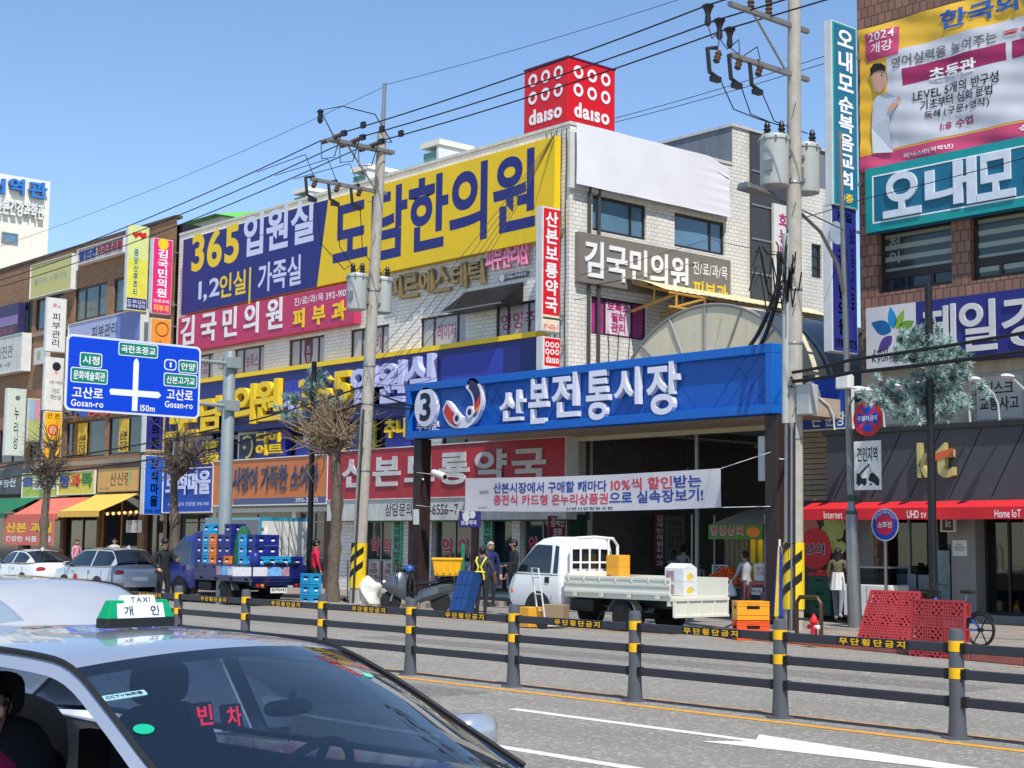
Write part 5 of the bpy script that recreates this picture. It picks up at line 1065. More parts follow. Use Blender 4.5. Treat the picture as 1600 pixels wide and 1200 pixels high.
# far end of the alley and its fittings
ae = thing('market_hall_end', 'dark shop fronts closing the far end of the covered alley', 'building', (acx, AE, 0))
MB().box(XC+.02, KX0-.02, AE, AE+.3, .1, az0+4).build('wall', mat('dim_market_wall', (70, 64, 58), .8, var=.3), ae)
for k in range(4):
    x = XC+.6+k*2.35; MB().box(x, x+2.0, AE-.08, AE-.004, 2.6, 3.4).build('sign_board', [navy, mat('signal_red', (214, 30, 44), .45), mat('bottle_green', (30, 80, 56), .5), white][k], ae)
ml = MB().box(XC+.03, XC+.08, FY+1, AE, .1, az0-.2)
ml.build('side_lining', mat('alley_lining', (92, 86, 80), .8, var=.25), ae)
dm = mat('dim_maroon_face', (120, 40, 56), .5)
def alley_sign(label, px0, px1, pyt, pyb, tx, m_, tm, X=XC+.6):
    s = Sign('alley_sign', label, 'sign', (px0, pyt), (px1, pyb), X, 'x', .08, m_); s.txt(tx, .1, .06, .9, .94, tm, .02); return s
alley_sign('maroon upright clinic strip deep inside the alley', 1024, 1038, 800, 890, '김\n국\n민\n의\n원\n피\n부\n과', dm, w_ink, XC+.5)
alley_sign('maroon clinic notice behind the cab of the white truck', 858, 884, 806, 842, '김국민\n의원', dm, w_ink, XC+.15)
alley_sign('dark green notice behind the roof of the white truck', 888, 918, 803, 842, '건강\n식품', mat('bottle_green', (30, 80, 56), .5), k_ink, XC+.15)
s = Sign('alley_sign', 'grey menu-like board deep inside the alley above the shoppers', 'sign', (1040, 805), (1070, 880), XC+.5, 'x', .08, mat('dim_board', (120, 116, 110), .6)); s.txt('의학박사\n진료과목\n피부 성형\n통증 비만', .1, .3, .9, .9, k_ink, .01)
for k, (y, x) in enumerate(((FY+2, acx-2.5), (FY+3.2, acx+1), (FY+5, acx-1), (FY+5, acx+3))):
    t = thing('pendant_lamp', ['tin pendant lamp hanging at the left of the alley mouth', 'tin pendant lamp hanging in the middle of the alley mouth', 'tin pendant lamp deeper in the alley on the left', 'tin pendant lamp deeper in the alley on the right'][k], 'lamp', (x, y, az0-1.6), group='pendant lamps in the alley')
    MB().lathe([(.03, .5), (.05, .38), (.09, .3), (.3, .0), (.27, -.01)], (x, y, az0-1.8), seg=16).build('shade', galv, t, smooth=True); MB().tube([(x, y, az0-1.3), (x, y, az0)], .012, 5).build('cord', k_ink, t)
MB().tube([(acx-.5, FY+.2, .1), (acx-.5, FY+.2, az0-.2)], .06, 8).build('column', galv, va)
MB().tube([(XC+.4, FY+.15, az0-.5), (KX0-.5, FY+.15, az0-.5)], .05, 8).build('crossbar', galv, va)
# ================================================================== POLES, WIRES, LAMPS, ROAD SIGN, TREES
random.seed(11)
ins = mat('brown_insulator', (96, 72, 64), .3); insd = mat('dark_insulator', (38, 40, 46), .4); tank = mat('transformer_grey', (172, 176, 172), .45, var=.06, dirt=.12)
cable_m = mat('cable_black', (22, 23, 26), .6, var=0)
PLY, PRY = 24.4, 24.4
def utility_pole(label, base, top, mast):
    t = thing('utility_pole', label, 'utility pole', base); b = Vector(base); d = Vector(top)-b
    MB().tube([b+d*k/12 for k in range(13)], [.20-.075*k/12 for k in range(13)], 20, concrete).build('shaft', concrete, t, smooth=True)
    for k in (.28, .42, .5, .66): 
        c = b+d*k; r = .20-.075*k+.006; MB().lathe([(r, -.03), (r+.008, 0), (r, .03)], c, d, 18).build('band', galv, t)
    if mast: MB().tube([Vector(top)-Vector((0, 0, .8)), Vector(top)+d.normalized()*mast], [.07, .05], 10).build('mast', galv, t)
    g = MB()
    for k in range(9):
        c = b+d*(.25+.075*k); s_ = 1 if k % 2 else -1; MB().tube([c+Vector((.1*s_, -.1, 0)), c+Vector((.2*s_, -.2, 0)), c+Vector((.2*s_, -.2, .03))], .012, 5).build('step_bolt', galv, t)
    return t, b, d
def arm(t, c, y0, y1, brace=True, w=.045):
    a = MB().box(c.x-w, c.x+w, c.y+y0, c.y+y1, c.z-w, c.z+w).build('crossarm', galv, t)
    if brace: MB().tube([(c.x, c.y+y0*.62, c.z-.06), (c.x, c.y-.1, c.z-1.15)], .025, 6).build('brace', galv, t)
    return a
def dropout(t, p):                                              # fused cut-out switch: bracket, insulator, fuse tube
    o = MB().lathe([(.03, -.22), (.075, -.18), (.05, -.14), (.075, -.1), (.05, -.06), (.075, -.02), (.04, .06)], p, (0, .4, 1), 10).build('cutout_switch', ins, t, smooth=True)
    MB().tube([p+Vector((0, -.05, .1)), p+Vector((0, -.32, .03)), p+Vector((0, -.26, -.42)), p+Vector((0, -.02, -.5))], .045, 7).build('fuse_tube', insd, o, smooth=True)
    MB().box(p.x-.06, p.x+.06, p.y-.2, p.y+.02, p.z-.58, p.z-.48).build('fuse_seat', insd, o)
    return o
def transformer(t, c, r=.27, h=.95):
    o = MB().lathe([(r*.6, 0), (r*.97, .03), (r, .08), (r, h-.06), (r*1.06, h-.05), (r*1.06, h), (r*.95, h+.05), (r*.3, h+.09)], c, seg=26).build('transformer', tank, t, smooth=True)
    for k in range(8):
        a = 2*math.pi*k/8; MB().box(-.015, .015, -.02, .02, 0, .1).xf(Matrix.Translation(Vector(c)+Vector((r*1.05*math.cos(a), r*1.05*math.sin(a), h-.1)))).build('lid_clamp', galv, o)
    for a in (.8, 3.6): MB().lathe([(.05, 0), (.085, .05), (.05, .09), (.085, .13), (.05, .17), (.07, .21), (.03, .3)], Vector(c)+Vector((r*.5*math.cos(a), r*.5*math.sin(a), h+.06)), seg=10).build('bushing', insd, o, smooth=True)
    MB().box(c[0]+r*.2-.1, c[0]+r*.2+.1, c[1]-r-.02, c[1]-r*.85, c[2]+.28, c[2]+.5).build('rating_plate', galv, o)
    return o
# left pole
bl_ = W(557, 931, y=PLY); bl_.z = .1; tl_ = W(597, 206, y=PLY)
tl_.x = W(597, 206, y=PLY).x; pt_, pb, pd = utility_pole('concrete utility pole with two grey transformers left of the blue gate', bl_, tl_, 1.35)
def onpole(b, d, z): k = (z-b.z)/d.z; return b+d*k
hz = [(239, 1.0), (298, .8)]
zA = W(590, 238, y=PLY).z; zB = W(592, 300, y=PLY).z
cA = onpole(pb, pd, zA); cB = onpole(pb, pd, zB)
arm(pt_, cA, -1.75, .35); arm(pt_, cA+Vector((.12, 0, 0)), -1.75, .35, False); arm(pt_, cB, -2.2, .25, False)
for k in range(3): dropout(pt_, cB+Vector((0, -2.05+.72*k, -.02)))
zT = W(555, 492, y=PLY).z; cT = onpole(pb, pd, zT)
for sx, dy in ((-.0, -.42), (.0, .42)): transformer(pt_, cT+Vector((sx-.14, dy, 0)))
MB().box(cT.x-.2, cT.x+.06, cT.y-.5, cT.y+.5, cT.z+.62, cT.z+.70).build('hanger', galv, pt_); MB().box(cT.x-.2, cT.x+.06, cT.y-.5, cT.y+.5, cT.z+.2, cT.z+.27).build('hanger', galv, pt_)
# yellow and black anti-crash sleeve
hz_y = mat('hazard_yellow', (236, 200, 30), .45)
def sleeve(t, b, d, z0, z1, m=None):
    o = MB().tube([onpole(b, d, z0), onpole(b, d, z1)], [.216, .208], 26, None, False).build('hazard_sleeve', hz_y, t, smooth=True)
    for k in range(3):
        zc = z0+(z1-z0)*(.18+.32*k); vs = []; nn = 16
        for j in range(nn+1):
            a = math.pi*(1.02+.96*j/nn); 
            for q in (0, 1):
                z = zc - .16 + .5*j/nn + .17*q; z = min(max(z, z0+.005), z1-.005)
                c = onpole(b, d, z); vs.append(c+Vector((math.cos(a), math.sin(a), 0))*.222)
        MB().add(vs, [(2*j, 2*j+2, 2*j+3, 2*j+1) for j in range(nn)]).build('black_stripe', black, o, smooth=True)
sleeve(pt_, pb, pd, .55, 1.75)
for k in range(3): MB().tube([onpole(pb, pd, z)+Vector((.10+.05*k, -.2-.02*k, 0)) for z in (.15, 1, 2, 3.2, 4.4, 5.3)], .018, 6).build('cable_duct', [cable_m, galv, cable_m][k], pt_, smooth=True)
# right pole
br0 = W(1240, 986, y=PRY); br0.z = .1; tr_ = W(1241, -60, y=PRY)
pr_, qb, qd = utility_pole('tall concrete utility pole with two transformers at the right of the blue gate', br0, tr_, 0)
zC = W(1240, 42, y=PRY).z; zD = W(1240, 118, y=PRY).z; cC = onpole(qb, qd, zC); cD = onpole(qb, qd, zD)
arm(pr_, cC, -2.0, .45); arm(pr_, cD, -1.95, .45, False)
for k in range(2): MB().lathe([(.05, 0)]+[(v, .05+.04*i) for i, v in enumerate([.08, .05]*5)]+[(.03, .46)], cC+Vector((0, -1.35+.55*k, .05)), seg=12).build('pin_insulator', ins, pr_, smooth=True)
for k in range(4): dropout(pr_, cD+Vector((0, -2.3+.62*k, -.05+.0*k))) if k < 3 else None
zE = W(1215, 302, y=PRY).z; cE = onpole(qb, qd, zE)
for dy in (-.46, .52): transformer(pr_, cE+Vector((-.12, dy, 0)), .29, 1.0)
MB().box(cE.x-.2, cE.x+.06, cE.y-.55, cE.y+.6, cE.z+.66, cE.z+.74).build('hanger', galv, pr_); MB().box(cE.x-.2, cE.x+.06, cE.y-.55, cE.y+.6, cE.z+.2, cE.z+.27).build('hanger', galv, pr_)
sleeve(pr_, qb, qd, .55, 1.85)
for px, py in ((0, 0),):
    c = onpole(qb, qd, 4.65); MB().box(c.x+.18, c.x+.52, c.y-.16, c.y+.12, c.z-.3, c.z+.3).build('meter_box', tank, pr_, bevel=.02)
MB().tube([onpole(qb, qd, z)+Vector((-.05, -.2, 0)) for z in (4.2, 5, 6, 7, 8)], .07, 8).build('conduit', tank, pr_, smooth=True)
for k in range(3): MB().tube([onpole(qb, qd, z)+Vector((.03+.07*k, -.19, 0)) for z in (.15, 1.5, 3, 4.2)], .02, 6).build('cable_duct', [cable_m, galv, cable_m][k], pr_, smooth=True)
# fuzzy knot of service cables on the right pole
c = onpole(qb, qd, 7.3)
for k in range(11):
    a = random.uniform(0, 6.28); L1 = random.uniform(.5, 1.3); pts = [c+Vector((0, -.2, random.uniform(-.6, .9)))]
    for j in range(1, 6): f = j/5; pts.append(c+Vector((L1*math.sin(a)*f*.6, -.25-L1*abs(math.cos(a))*f*.7, random.uniform(-.5, .7)-.5*math.sin(f*3.1))))
    MB().tube(pts, .016, 5).build('service_loop', cable_m, pr_, smooth=True)
# ---- wires: each span is a thing
def wire(label, pts, r, sag=0., name='power_line', cat='wire', group=None, n=24):
    pts = [Vector(p) for p in pts]; out = []
    for A, B in zip(pts, pts[1:]):
        for k in range(n if len(pts) == 2 else max(4, n//2)):
            f = k/(n if len(pts) == 2 else max(4, n//2)); q = A.lerp(B, f); q.z -= sag*4*f*(1-f); out.append(q)
    out.append(pts[-1]); o = MB().tube(out, r, 6).build(name, cable_m, smooth=True); return tag(o, label, cat, group)
for k, (lab, dy) in enumerate((('nearest the road', -1.62), ('in the middle', -1.02), ('nearest the shops', -.40))):
    pA = cA+Vector((.45, dy, .12)); far = Vector((14, PRY-1.9+.62*k, cC.z+1.0)); 
    mid = Vector((qb.x-3.0, PRY-2.2+.62*k, W((1108, 1126, 1142)[k], (10, 28, 42)[k], y=PRY-2.2+.62*k).z))
    mid = W((1106, 1124, 1140)[k], (8, 30, 44)[k], y=PRY-2.0+.62*k)
    far = mid + (mid-pA)*1.2
    wire('high-voltage wire between the two poles and beyond, %s of three' % lab, [pA, mid, far], .017, .10, group='high-voltage wires')
    wire('high-voltage wire running left from the left pole, %s of three' % lab, [cA+Vector((-.5, dy, .1)), Vector((pb.x-45, PLY+dy, cA.z-.1))], .016, .9, group='high-voltage wires')
    t = MB().lathe([(.035, 0), (.07, .05), (.045, .12), (.07, .19), (.045, .26), (.07, .33), (.03, .40)], pA+Vector((-.42, 0, -.06)), (1, 0, .05), 10).build('strain_insulator', ins, pt_, smooth=True)
    MB().lathe([(.035, 0), (.07, .05), (.045, .12), (.07, .19), (.045, .26), (.07, .33), (.03, .40)], cA+Vector((-.06, dy, .04)), (-1, 0, 0), 10).build('strain_insulator', ins, pt_, smooth=True)
    MB().box(pA.x+.02, pA.x+.2, pA.y-.05, pA.y+.05, pA.z-.1, pA.z+.04).build('wire_clamp', insd, pt_); MB().box(pA.x+.9, pA.x+1.05, pA.y-.04, pA.y+.04, pA.z-.06, pA.z+.1).build('wire_clamp', insd, pt_)
    MB().tube([cA+Vector((-.5, dy, .1)), cA+Vector((-.3, dy-.1, -.45)), cA+Vector((.2, dy-.05, -.5)), pA], .014, 5).build('jumper', cable_m, pt_, smooth=True)
    MB().tube([cB+Vector((0, -2.1+.72*k, .05)), cB+Vector((-.6, -2.0+.72*k, .8)), Vector((pb.x-3, PLY+dy, cA.z-.2))], .011, 5).build('jumper', cable_m, pt_, smooth=True)
    MB().lathe([(.04, -.42), (.07, -.36), (.05, -.2), (.08, -.1), (.13, -.02), (.04, .03)], mid, seg=10).build('surge_arrester', insd, pr_, smooth=True)
    q = cD+Vector((0, -2.3+.62*k, .1)); MB().tube([mid-Vector((0, 0, .4)), mid.lerp(q, .4)-Vector((.0, 0, .35)), q.lerp(mid, .2)+Vector((0, .1, .15)), q], .011, 5).build('jumper', cable_m, pr_, smooth=True)
    s2 = cD+Vector((0, -2.3+.62*k, -.5)); e2 = cE+Vector((-.12, (-.6, -.3, .6)[k], 1.3)); MB().tube([s2, s2.lerp(e2, .35)-Vector((0, .1, .35)), s2.lerp(e2, .75)-Vector((0, 0, .15)), e2], .012, 5).build('jumper', cable_m, pr_, smooth=True)
    s3 = cB+Vector((0, -2.05+.72*k, -.5)); e3 = cT+Vector((-.14, (-.6, -.3, .5)[k], 1.25)); MB().tube([s3, s3.lerp(e3, .3)-Vector((0, .15, .7)), s3.lerp(e3, .8)-Vector((0, 0, .5)), e3], .012, 5).build('jumper', cable_m, pt_, smooth=True)
tp = tl_+pd.normalized()*.5
MB().tube([cA+Vector((0, -1.5, .05)), cA+Vector((0, -2.0, .75)), cA+Vector((0, -1.3, 1.0)), cA+Vector((.1, -.3, .95)), cA+Vector((.35, .1, .2)), cA+Vector((.45, -.4, .12))], .016, 6).build('jumper', cable_m, pt_, smooth=True)
MB().lathe([(.04, -.35), (.08, -.28), (.06, -.1), (.1, -.03), (.03, .03)], cA+Vector((0, -2.0, .75)), seg=10).build('surge_arrester', insd, pt_, smooth=True)
wire('faint overhead earth wire from the top of the left pole to the upper right', [tl_+pd.normalized()*1.3, W(1180, -40, y=PRY-.4)], .007, .1)
wire('faint overhead earth wire from the top of the left pole to the left', [tl_+pd.normalized()*1.25, Vector((pb.x-45, PLY, tl_.z+.9))], .007, .7)
# street-wide telecom bundles
for k, (dz, r, lab) in enumerate(((0, .032, 'upper'), (-.62, .036, 'lower'))):
    A = W(1238, (582, 596)[k], y=PRY-.2); B = W(1330, (562, 582)[k], y=PRY-.2); C = W(1600, (520, 549)[k], y=PRY-.2)
    wire('thick black %s cable bundle crossing in front of the navy clinic sign at right' % lab, [A, B, C, C+(C-B)*1.2], r, .02, 'cable_bundle', 'cable')
    A = W(1236, (590, 604)[k], y=PRY-.25); B = onpole(pb, pd, W(585, (604, 630)[k], y=PLY).z)+Vector((0, -.2, 0))
    wire('thick black %s cable bundle passing behind the gate between the poles' % lab, [A, Vector((gx1+.5, GY+.75, gz0+.9)), Vector((gx0-.3, GY+.7, gz0+1.0)), B], r*.8, .05, 'cable_bundle', 'cable')
    C = W(330, (672, 702)[k], y=PLY-.2); D = W(40, (722, 742)[k], y=PLY-.2)
    wire('black %s cable bundle sagging left from the left utility pole' % lab, [B, C, D, D+(D-C)], r*.75, .08, 'cable_bundle', 'cable')
for k in range(2):
    c1 = onpole(qb, qd, 7.6)+Vector((-.1, -.25-.1*k, 0)); e1 = W(1172+16*k, 540, y=GY+.5); wire('thick black cable dropping from the right pole behind the gate top, %s' % ('left one' if not k else 'right one'), [c1, c1.lerp(e1, .45)+Vector((.25, 0, .1)), e1], .05, .12, 'drop_cable', 'cable')
for k in range(5):
    A = Vector((XC-.25-.05*k, FY-.32, W(868, 206+3*k, y=FY-.3).z)); B = onpole(pb, pd, W(585, 560+18*k, y=PLY).z)+Vector((.05, 0, 0))
    wire('thin service wire from the yellow hoarding corner to the left pole, %s of five' % ('topmost', 'second', 'third', 'fourth', 'lowest')[k], [A, B], .009, .25+.12*k, 'service_wire', 'wire', 'service wires')
for k in range(6):
    A = onpole(pb, pd, W(585, 570+14*k, y=PLY).z)+Vector((.1, .1, 0)); B = W(640+random.uniform(0, 60), 520+34*k, y=FY-.5)
    wire('thin service wire from the left pole to the pharmacy front, %s of six' % ('topmost', 'second', 'third', 'fourth', 'fifth', 'lowest')[k], [A, B], .008, random.uniform(.05, .35), 'service_wire', 'wire', 'service wires')
for k in range(2): wire('distant thin wire crossing the sky behind the red cube, %s one' % ('upper', 'lower')[k], [W(940, 190+6*k, y=46), W(1330, 74+12*k, y=46)], .014, .1)
wire('thin steel wire crossing the huge teal sign', [onpole(qb, qd, 8.3), W(1345, 312, y=FY-1.2), W(1600, 247, y=FY-2), W(1700, 224, y=FY-2)], .010, .02, 'service_wire', 'wire')
wire('thin wire from the right pole down to the taupe clinic sign', [onpole(qb, qd, 7.6)+Vector((0, -.2, 0)), W(1110, 373, x=XC+.6), W(905, 430, x=XC+.4)], .008, .05, 'service_wire', 'wire')
# ---- street lamp with the curved arm, carrying two traffic signs
LYp = 26.3; lb = W(1336, 972, y=LYp); lb.z = .12; ltop = W(1312, 205, y=LYp)
lp = thing('street_lamp', 'slim steel street lamp with a curved arm carrying the round no-parking sign', 'street lamp', lb)
stl = mat('weathered_steel', (140, 138, 134), .35, .7, dirt=.2)
MB().tube([lb, lb.lerp(ltop, .22), lb.lerp(ltop, .24), lb.lerp(ltop, .5), ltop], [.15, .13, .075, .065, .045], 16).build('post', stl, lp, smooth=True)
a0_ = W(1308, 445, y=LYp); a1_ = W(1290, 375, y=LYp-.15); a2_ = W(1255, 330, y=LYp-.8); 
pa = lb.lerp(ltop, .66)
def ptl(px, py, dy): return W(px, py, x=lb.x-.15*dy)
armp = [pa, pa+Vector((0, -.25, .65)), pa+Vector((0, -.8, 1.25)), pa+Vector((0, -1.6, 1.62)), pa+Vector((0, -2.5, 1.78))]
MB().tube(armp, [.045, .042, .038, .034, .03], 10).build('arm', stl, lp, smooth=True)
MB().tube([pa+Vector((0, 0, 1.4)), pa+Vector((0, -1.4, 1.62))], .016, 6).build('stay', stl, lp)
hd = pa+Vector((0, -2.5, 1.78)); MB().hexa([hd+Vector(v) for v in ((-.13, .15, -.07), (.13, .15, -.07), (.18, -.75, -.02), (-.18, -.75, -.02), (-.07, .15, .05), (.07, .15, .05), (.12, -.75, .12), (-.12, -.75, .12))][0:1]+[hd+Vector(v) for v in ((.13, .15, -.07), (.18, -.75, -.02), (-.18, -.75, -.02), (-.07, .15, .05), (.07, .15, .05), (.12, -.75, .12), (-.12, -.75, .12))]).build('lamp_head', stl, lp, bevel=.03)
for z in (.36, .42, .48): MB().lathe([(.12, 0), (.125, .06), (.12, .12)], lb.lerp(ltop, z*.52), seg=14).build('plant_guard', mat('dark_green_band', (36, 76, 60), .5), lp)
q = lb.lerp(ltop, .485); MB().box(q.x-.16, q.x+.16, q.y-.2, q.y-.02, q.z-.14, q.z+.16).build('control_box', white, lp, bevel=.02)
q = lb.lerp(ltop, .435); MB().tube([q, q+Vector((.35, -.2, .25)), q+Vector((.55, -.3, .28))], .02, 6).build('spot_arm', stl, lp); MB().ball(q+Vector((.62, -.32, .28)), (.24, .12, .08), nu=10, nv=6).build('spot_head', white, lp, smooth=True)
def disc_sign(t, px, py, rpx, plane, parts, tx, tm, name='round_sign'):
    c = W(px, py, y=plane); r = abs(W(px+rpx, py, y=plane).x-c.x)
    o = None
    for k, (f, m_) in enumerate(parts):
        q = MB().poly(circ(c.x, c.z, r*f, n=40), (0, plane, 0), (1, 0, 0), Z3, (0, -1, 0), .004*k, .004*k+.006).build(name if k == 0 else 'ring', m_, o or t); o = o or q
    return o, c, r
o, c, r = disc_sign(lp, 1356, 654, 23, LYp-.2, ((1, r_ink), (.74, mat('sign_blue', (30, 70, 190), .4))), None, None, 'no_parking_disc')
red = mat('sign_red', (216, 32, 50), .4)
for ang in (45, -45):
    ca, sa = math.cos(R(ang)), math.sin(R(ang)); L2, w2 = r*.74, r*.09
    pts = [(c.x+a*ca-b*sa, c.z+a*sa+b*ca) for a, b in ((-L2, -w2), (L2, -w2), (L2, w2), (-L2, w2))]
    MB().poly(pts, (0, LYp-.2, 0), (1, 0, 0), Z3, (0, -1, 0), .011, .014 if ang > 0 else .0125).build('cross_bar', red, o)
MB().box(c.x-r*.7, c.x+r*.7, LYp-.218, LYp-.2145, c.z-r*.16, c.z+r*.18).build('name_bar', MATS['sign_blue'], o)
MB().text('주정차금지', (c.x-r*.68, LYp-.219, c.z-r*.14), (r*1.36, 0, 0), (0, 0, r*.3), (0, -1, 0), None, 0, .02).build('lettering', w_ink, o)
a, b = W(1334, 690, y=LYp-.2), W(1377, 765, y=LYp-.2)
o = MB().box(a.x, b.x, LYp-.2, LYp-.185, b.z, a.z).build('tow_zone_plate', white, lp)
MB().text('견인지역', (a.x+.08, LYp-.2, a.z-.42), (b.x-a.x-.16, 0, 0), (0, 0, .3), (0, -1, 0), None, 0, .02).build('lettering', k_ink, o)
def flat(pts, m=k_ink, name='pictogram'): MB().add([(a.x+(b.x-a.x)*u, LYp-.205, b.z+(a.z-b.z)*v) for u, v in pts], [tuple(range(len(pts)))]).build(name, m, o)
flat([(.08, .12), (.46, .12), (.46, .24), (.28, .24), (.24, .34), (.1, .34)]); flat([(.2, .34), (.58, .55), (.58, .5), (.26, .32)]); flat([(.56, .52), (.58, .52), (.66, .3), (.64, .3)])
flat([(.52, .2), (.92, .08), (.94, .2), (.86, .27), (.72, .35), (.6, .33)])
for u in (.18, .38, .62, .84): flat([(u+.045*math.cos(k*.628), .11+.025*math.sin(k*.628)) for k in range(10)], k_ink)
# hydrant sign post
hb = W(1385, 965, y=26.8); hb.z = .12; hp = thing('hydrant_sign', 'round pink and blue fire hydrant sign on a thin grey post before the phone shop', 'sign', hb)
c0 = W(1383, 820, y=26.8); MB().tube([hb, (c0.x, 26.8, c0.z-.2)], .035, 10).build('post', stl, hp, smooth=True)
o, c, r = disc_sign(hp, 1383, 820, 21.5, 26.76, ((1, white), (.92, MATS['sign_blue']), (.64, mat('hydrant_pink', (226, 40, 84), .4))), None, None, 'disc')
MB().text('소화전', (c.x-r*.52, 26.745, c.z-r*.2), (r*1.04, 0, 0), (0, 0, r*.4), (0, -1, 0), None, 0, .03).build('lettering', w_ink, o)
for k, ch in enumerate('주차금지주차금지'):
    a = math.pi*(.82-.64*k/7); MB().text(ch, (c.x+r*.78*math.cos(a)-.035, 26.752, c.z+r*.78*math.sin(a)-.035), (.07, 0, 0), (0, 0, .07), (0, -1, 0), None, 0, .01).build('lettering', w_ink, o)
# ---- blue direction sign on its grey post
RY = 22.3; rb = W(357, 960, y=RY); rb.z = 0; rtop = W(352, 546, y=RY)
rs = thing('road_sign', 'large blue direction sign on arms from a grey steel post', 'road sign', rb); gpole = mat('grey_green_steel', (146, 156, 156), .45, .2)
# sign panel is swung a little about the post: left edge nearer the road
Rl = W(311, 655, y=RY-.55); Ul = W(312, 543, y=RY-.55); hgt = Ul.z-Rl.z
best = None
for k in range(0, 400):
    yy = RY-.55-4.0+k*.02; P = W(100, 639, y=yy)
    d_ = abs(P.z-Rl.z)
    if best is None or d_ < best[0]: best = (d_, P)
Ll = best[1]; Ux = (Rl-Ll); Ux.z = 0; ww = Ux.length; un = Ux.normalized(); nn = Vector((un.y, -un.x, 0)); O = Vector((Ll.x, Ll.y, Rl.z))
dpost = .3                                                # stand the post where the arms end
for k in range(200):
    q = O+un*(ww+dpost)-nn*.13; d = q-Vector((0, 0, CAMH))
    if 800+FPX*d.dot(RT)/d.dot(FW) > 356: break
    dpost += .01
rb = Vector((q.x, q.y, 0)); rs.location = rb; OFF[rs.name] = rb.copy()
pan = MB().poly(rrect(0, 0, ww, hgt, .16), O, un, Z3, nn, -.04, 0).build('panel', mat('sign_edge_white', (216, 222, 236), .4), rs)
rbl = mat('direction_blue', (0, 66, 206), .4, var=.03); rgr = mat('direction_green', (0, 130, 112), .4)
MB().poly(rrect(.06, .06, ww-.06, hgt-.06, .12), O, un, Z3, nn, .001, .006).build('blue_field', rbl, pan)
def rt(tx, u0, v0, u1, v1, m=w_ink, bold=.02, lift=.010): MB().text(tx, O+un*(u0*ww)+Z3*(v0*hgt)+nn*lift, un*((u1-u0)*ww), Z3*((v1-v0)*hgt), nn, None, 0, bold).build('lettering', m, pan)
def rr(u0, v0, u1, v1, m, d0, d1, rad=.06, name='name_plate'): return MB().poly(rrect(u0*ww, v0*hgt, u1*ww, v1*hgt, rad), O, un, Z3, nn, d0, d1).build(name, m, pan)
for u0, v0, u1, v1, tx in ((.37, .78, .665, .965, '곡란초중교'), (.095, .58, .255, .775, '시청'), (.035, .37, .30, .57, '문화예술회관'), (.825, .62, .975, .80, '안양'), (.715, .42, .975, .605, '산본고가교')):
    rr(u0, v0, u1, v1, w_ink, .0065, .009, .06); rr(u0+.006, v0+.012, u1-.006, v1-.012, rgr, .0095, .0115, .05); rt(tx, u0+.02, v0+.04, u1-.02, v1-.04, w_ink, .02, .012)
rr(.715, .64, .81, .79, w_ink, .0065, .009, .1, 'route_shield'); rr(.722, .655, .803, .775, rbl, .0095, .0115, .09, 'route_shield'); rt('1', .757, .68, .771, .75, w_ink, .03, .012)
rt('고산로', .05, .17, .27, .32, w_ink, .02); rt('Gosan-ro', .045, .06, .275, .15, w_ink, .02); rt('고산로', .74, .24, .945, .39, w_ink, .02); rt('Gosan-ro', .73, .13, .945, .22, w_ink, .02); rt('150m', .545, .055, .655, .14, w_ink, .02)
MB().poly([(.485*ww, .05*hgt), (.525*ww, .05*hgt), (.525*ww, .7*hgt), (.515*ww, .745*hgt), (.505*ww, .76*hgt), (.495*ww, .745*hgt), (.485*ww, .7*hgt)], O, un, Z3, nn, .0065, .010).build('road_diagram', w_ink, pan)
MB().poly([(.315*ww, .29*hgt), (.325*ww, .245*hgt), (.68*ww, .245*hgt), (.70*ww, .285*hgt), (.68*ww, .33*hgt), (.325*ww, .325*hgt)], O, un, Z3, nn, .0065, .0125).build('road_diagram', w_ink, pan)
for f in (.82, .22):
    z = O.z+hgt*f; P = O+un*(ww*.45)-nn*.13; P.z = z
    MB().tube([P, P+un*(ww*.55+dpost+.35)], .055, 10).build('arm', gpole, rs, smooth=True)
    for dx in (-.22, .22): MB().box(rb.x+dx-.05, rb.x+dx+.05, rb.y-.22, rb.y+.22, z-.16, z+.16).build('clamp', gpole, rs, bevel=.02)
MB().lathe([(.19, 0), (.17, rtop.z-.02), (.16, rtop.z), (.05, rtop.z+.03)], rb, seg=24).build('post', gpole, rs, smooth=True)
